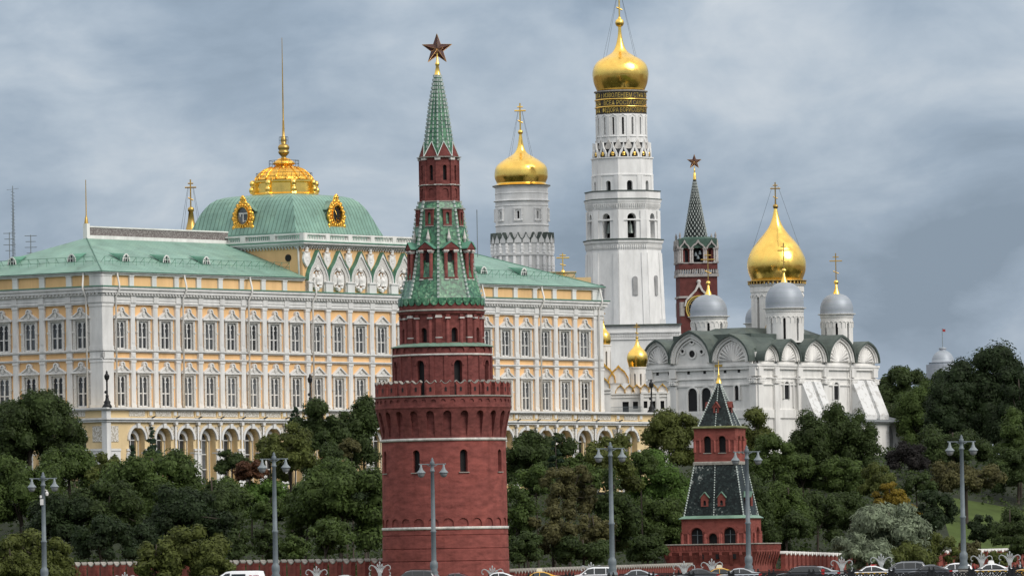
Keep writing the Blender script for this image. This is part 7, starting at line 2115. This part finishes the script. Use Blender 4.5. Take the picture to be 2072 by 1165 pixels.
# (kind, paint, centre px, Y lane, nose to the right?, taxi, label)
cars = [('van', W_, 478, 646, 0, 0, 'white delivery van with dark side panel and small red emblem below the olive bush'),
        ('wagon', BLK, 408, 654, 0, 0, 'black car mostly hidden behind the front of the white van'),
        ('sedan', SIL, 690, 646, 0, 0, 'silver car left of the round tower, between the two scrolled crests'),
        ('suv', DGR, 832, 650, 0, 0, 'dark grey off roader parked before the left part of the round tower'),
        ('sedan', RED, 915, 656, 0, 0, 'dark red car behind the lamp post in front of the round tower'),
        ('sedan', W_, 1003, 650, 0, 0, 'white car at the right foot of the round tower'),
        ('sedan', ('yellow', (0.62, 0.33, 0.02)), 1086, 650, 0, 1, 'yellow taxi with white roof sign right of the round tower'),
        ('suv', W_, 1200, 652, 0, 0, 'white people carrier directly behind the tall central lamp'),
        ('sedan', SIL, 1282, 656, 0, 0, 'silver grey car right of the tall central lamp'),
        ('sedan', DGR, 1406, 656, 0, 0, 'dark grey car under the left gallery of the square tower'),
        ('sedan', ('yellow', (0.62, 0.33, 0.02)), 1450, 667, 0, 1, 'yellow taxi with cream roof sign half hidden behind a pale sedan below the square tower'),
        ('sedan', SIL, 1490, 648, 0, 0, 'pale silver sedan below the square tower, in front of the yellow taxi'),
        ('wagon', BLK, 1615, 648, 0, 0, 'black estate car with tall red tail lamps before the short white capped wall'),
        ('sedan', SIL, 1650, 660, 0, 0, 'silver car peeping out behind the black estate car'),
        ('sedan', W_, 1757, 647, 0, 2, 'white sedan taxi with yellow stripe and small red roof light'),
        ('suv', GRY, 1826, 656, 0, 0, 'grey off roader in front of the silvery willow'),
        ('sedan', DGR, 1876, 648, 0, 0, 'dark grey sedan left of the right street lamp'),
        ('hatch', W_, 1926, 656, 0, 0, 'white hatchback behind the base of the right street lamp'),
        ('sedan', W_, 2000, 648, 0, 3, 'white taxi with white roof sign right of the right street lamp'),
        ('sedan', ('yellow', (0.62, 0.33, 0.02)), 2092, 646, 0, 0, 'yellow car cut by the lower right picture edge')]
for kind, pk, px, Y, flip, taxi, lab in cars:
    R, roof = car(kind, pk, 'taxi' if taxi else 'car')
    L = SHAPES[kind]['L']
    x = at(px, 1150, Y).x
    R.location = (x - L / 2, Y, DECK + .004)
    R['label'] = lab; R['group'] = 'cars and taxis queuing on the bridge'
    if taxi in (1, 3):
        d = MB(); d.box(2.25, 2.85, -.3, .3, roof + .01, roof + .30, tx=.1, ty=.06); d.build('roof_sign', mat('sign_cream', (0.72, 0.68, 0.52) if taxi == 1 else (0.8, 0.8, 0.78), 0.4, 0.05, 2), R)
    if taxi == 2:
        d = MB(); d.box(2.5, 2.85, -.16, .16, roof + .01, roof + .12); d.build('roof_light', TAIL, R)
    if taxi in (2, 3):
        for s in (-1, 1): d = MB(); d.box(1.0, 3.9, *sorted((s * .895, s * .915)), .72, .86); d.build('side_stripe', mat('yellow_stripe', (0.65, 0.38, 0.02), 0.4), R)
    if kind == 'van':
        d = MB(); d.add([(2.25, -.972, 1.02), (3.5, -.972, 1.02), (3.5, -.93, 1.72), (2.25, -.93, 1.72)], [(0, 1, 2, 3)]); d.build('dark_panel', CARGLASS, R)
        d = MB()
        d.band([(3.95 + .17 * cos(k * PI / 8), 1.45 + .17 * sin(k * PI / 8)) for k in range(16)], [(3.95 + .11 * cos(k * PI / 8), 1.45 + .11 * sin(k * PI / 8)) for k in range(16)], -.985, -.95, closed=True)
        for k, wd in enumerate((.55, .4, .5)): d.box(4.2, 4.2 + wd, -.985, -.95, 1.56 - k * .11, 1.60 - k * .11)
        d.build('emblem', mat('emblem_red', (0.5, 0.1, 0.09), 0.6), R)
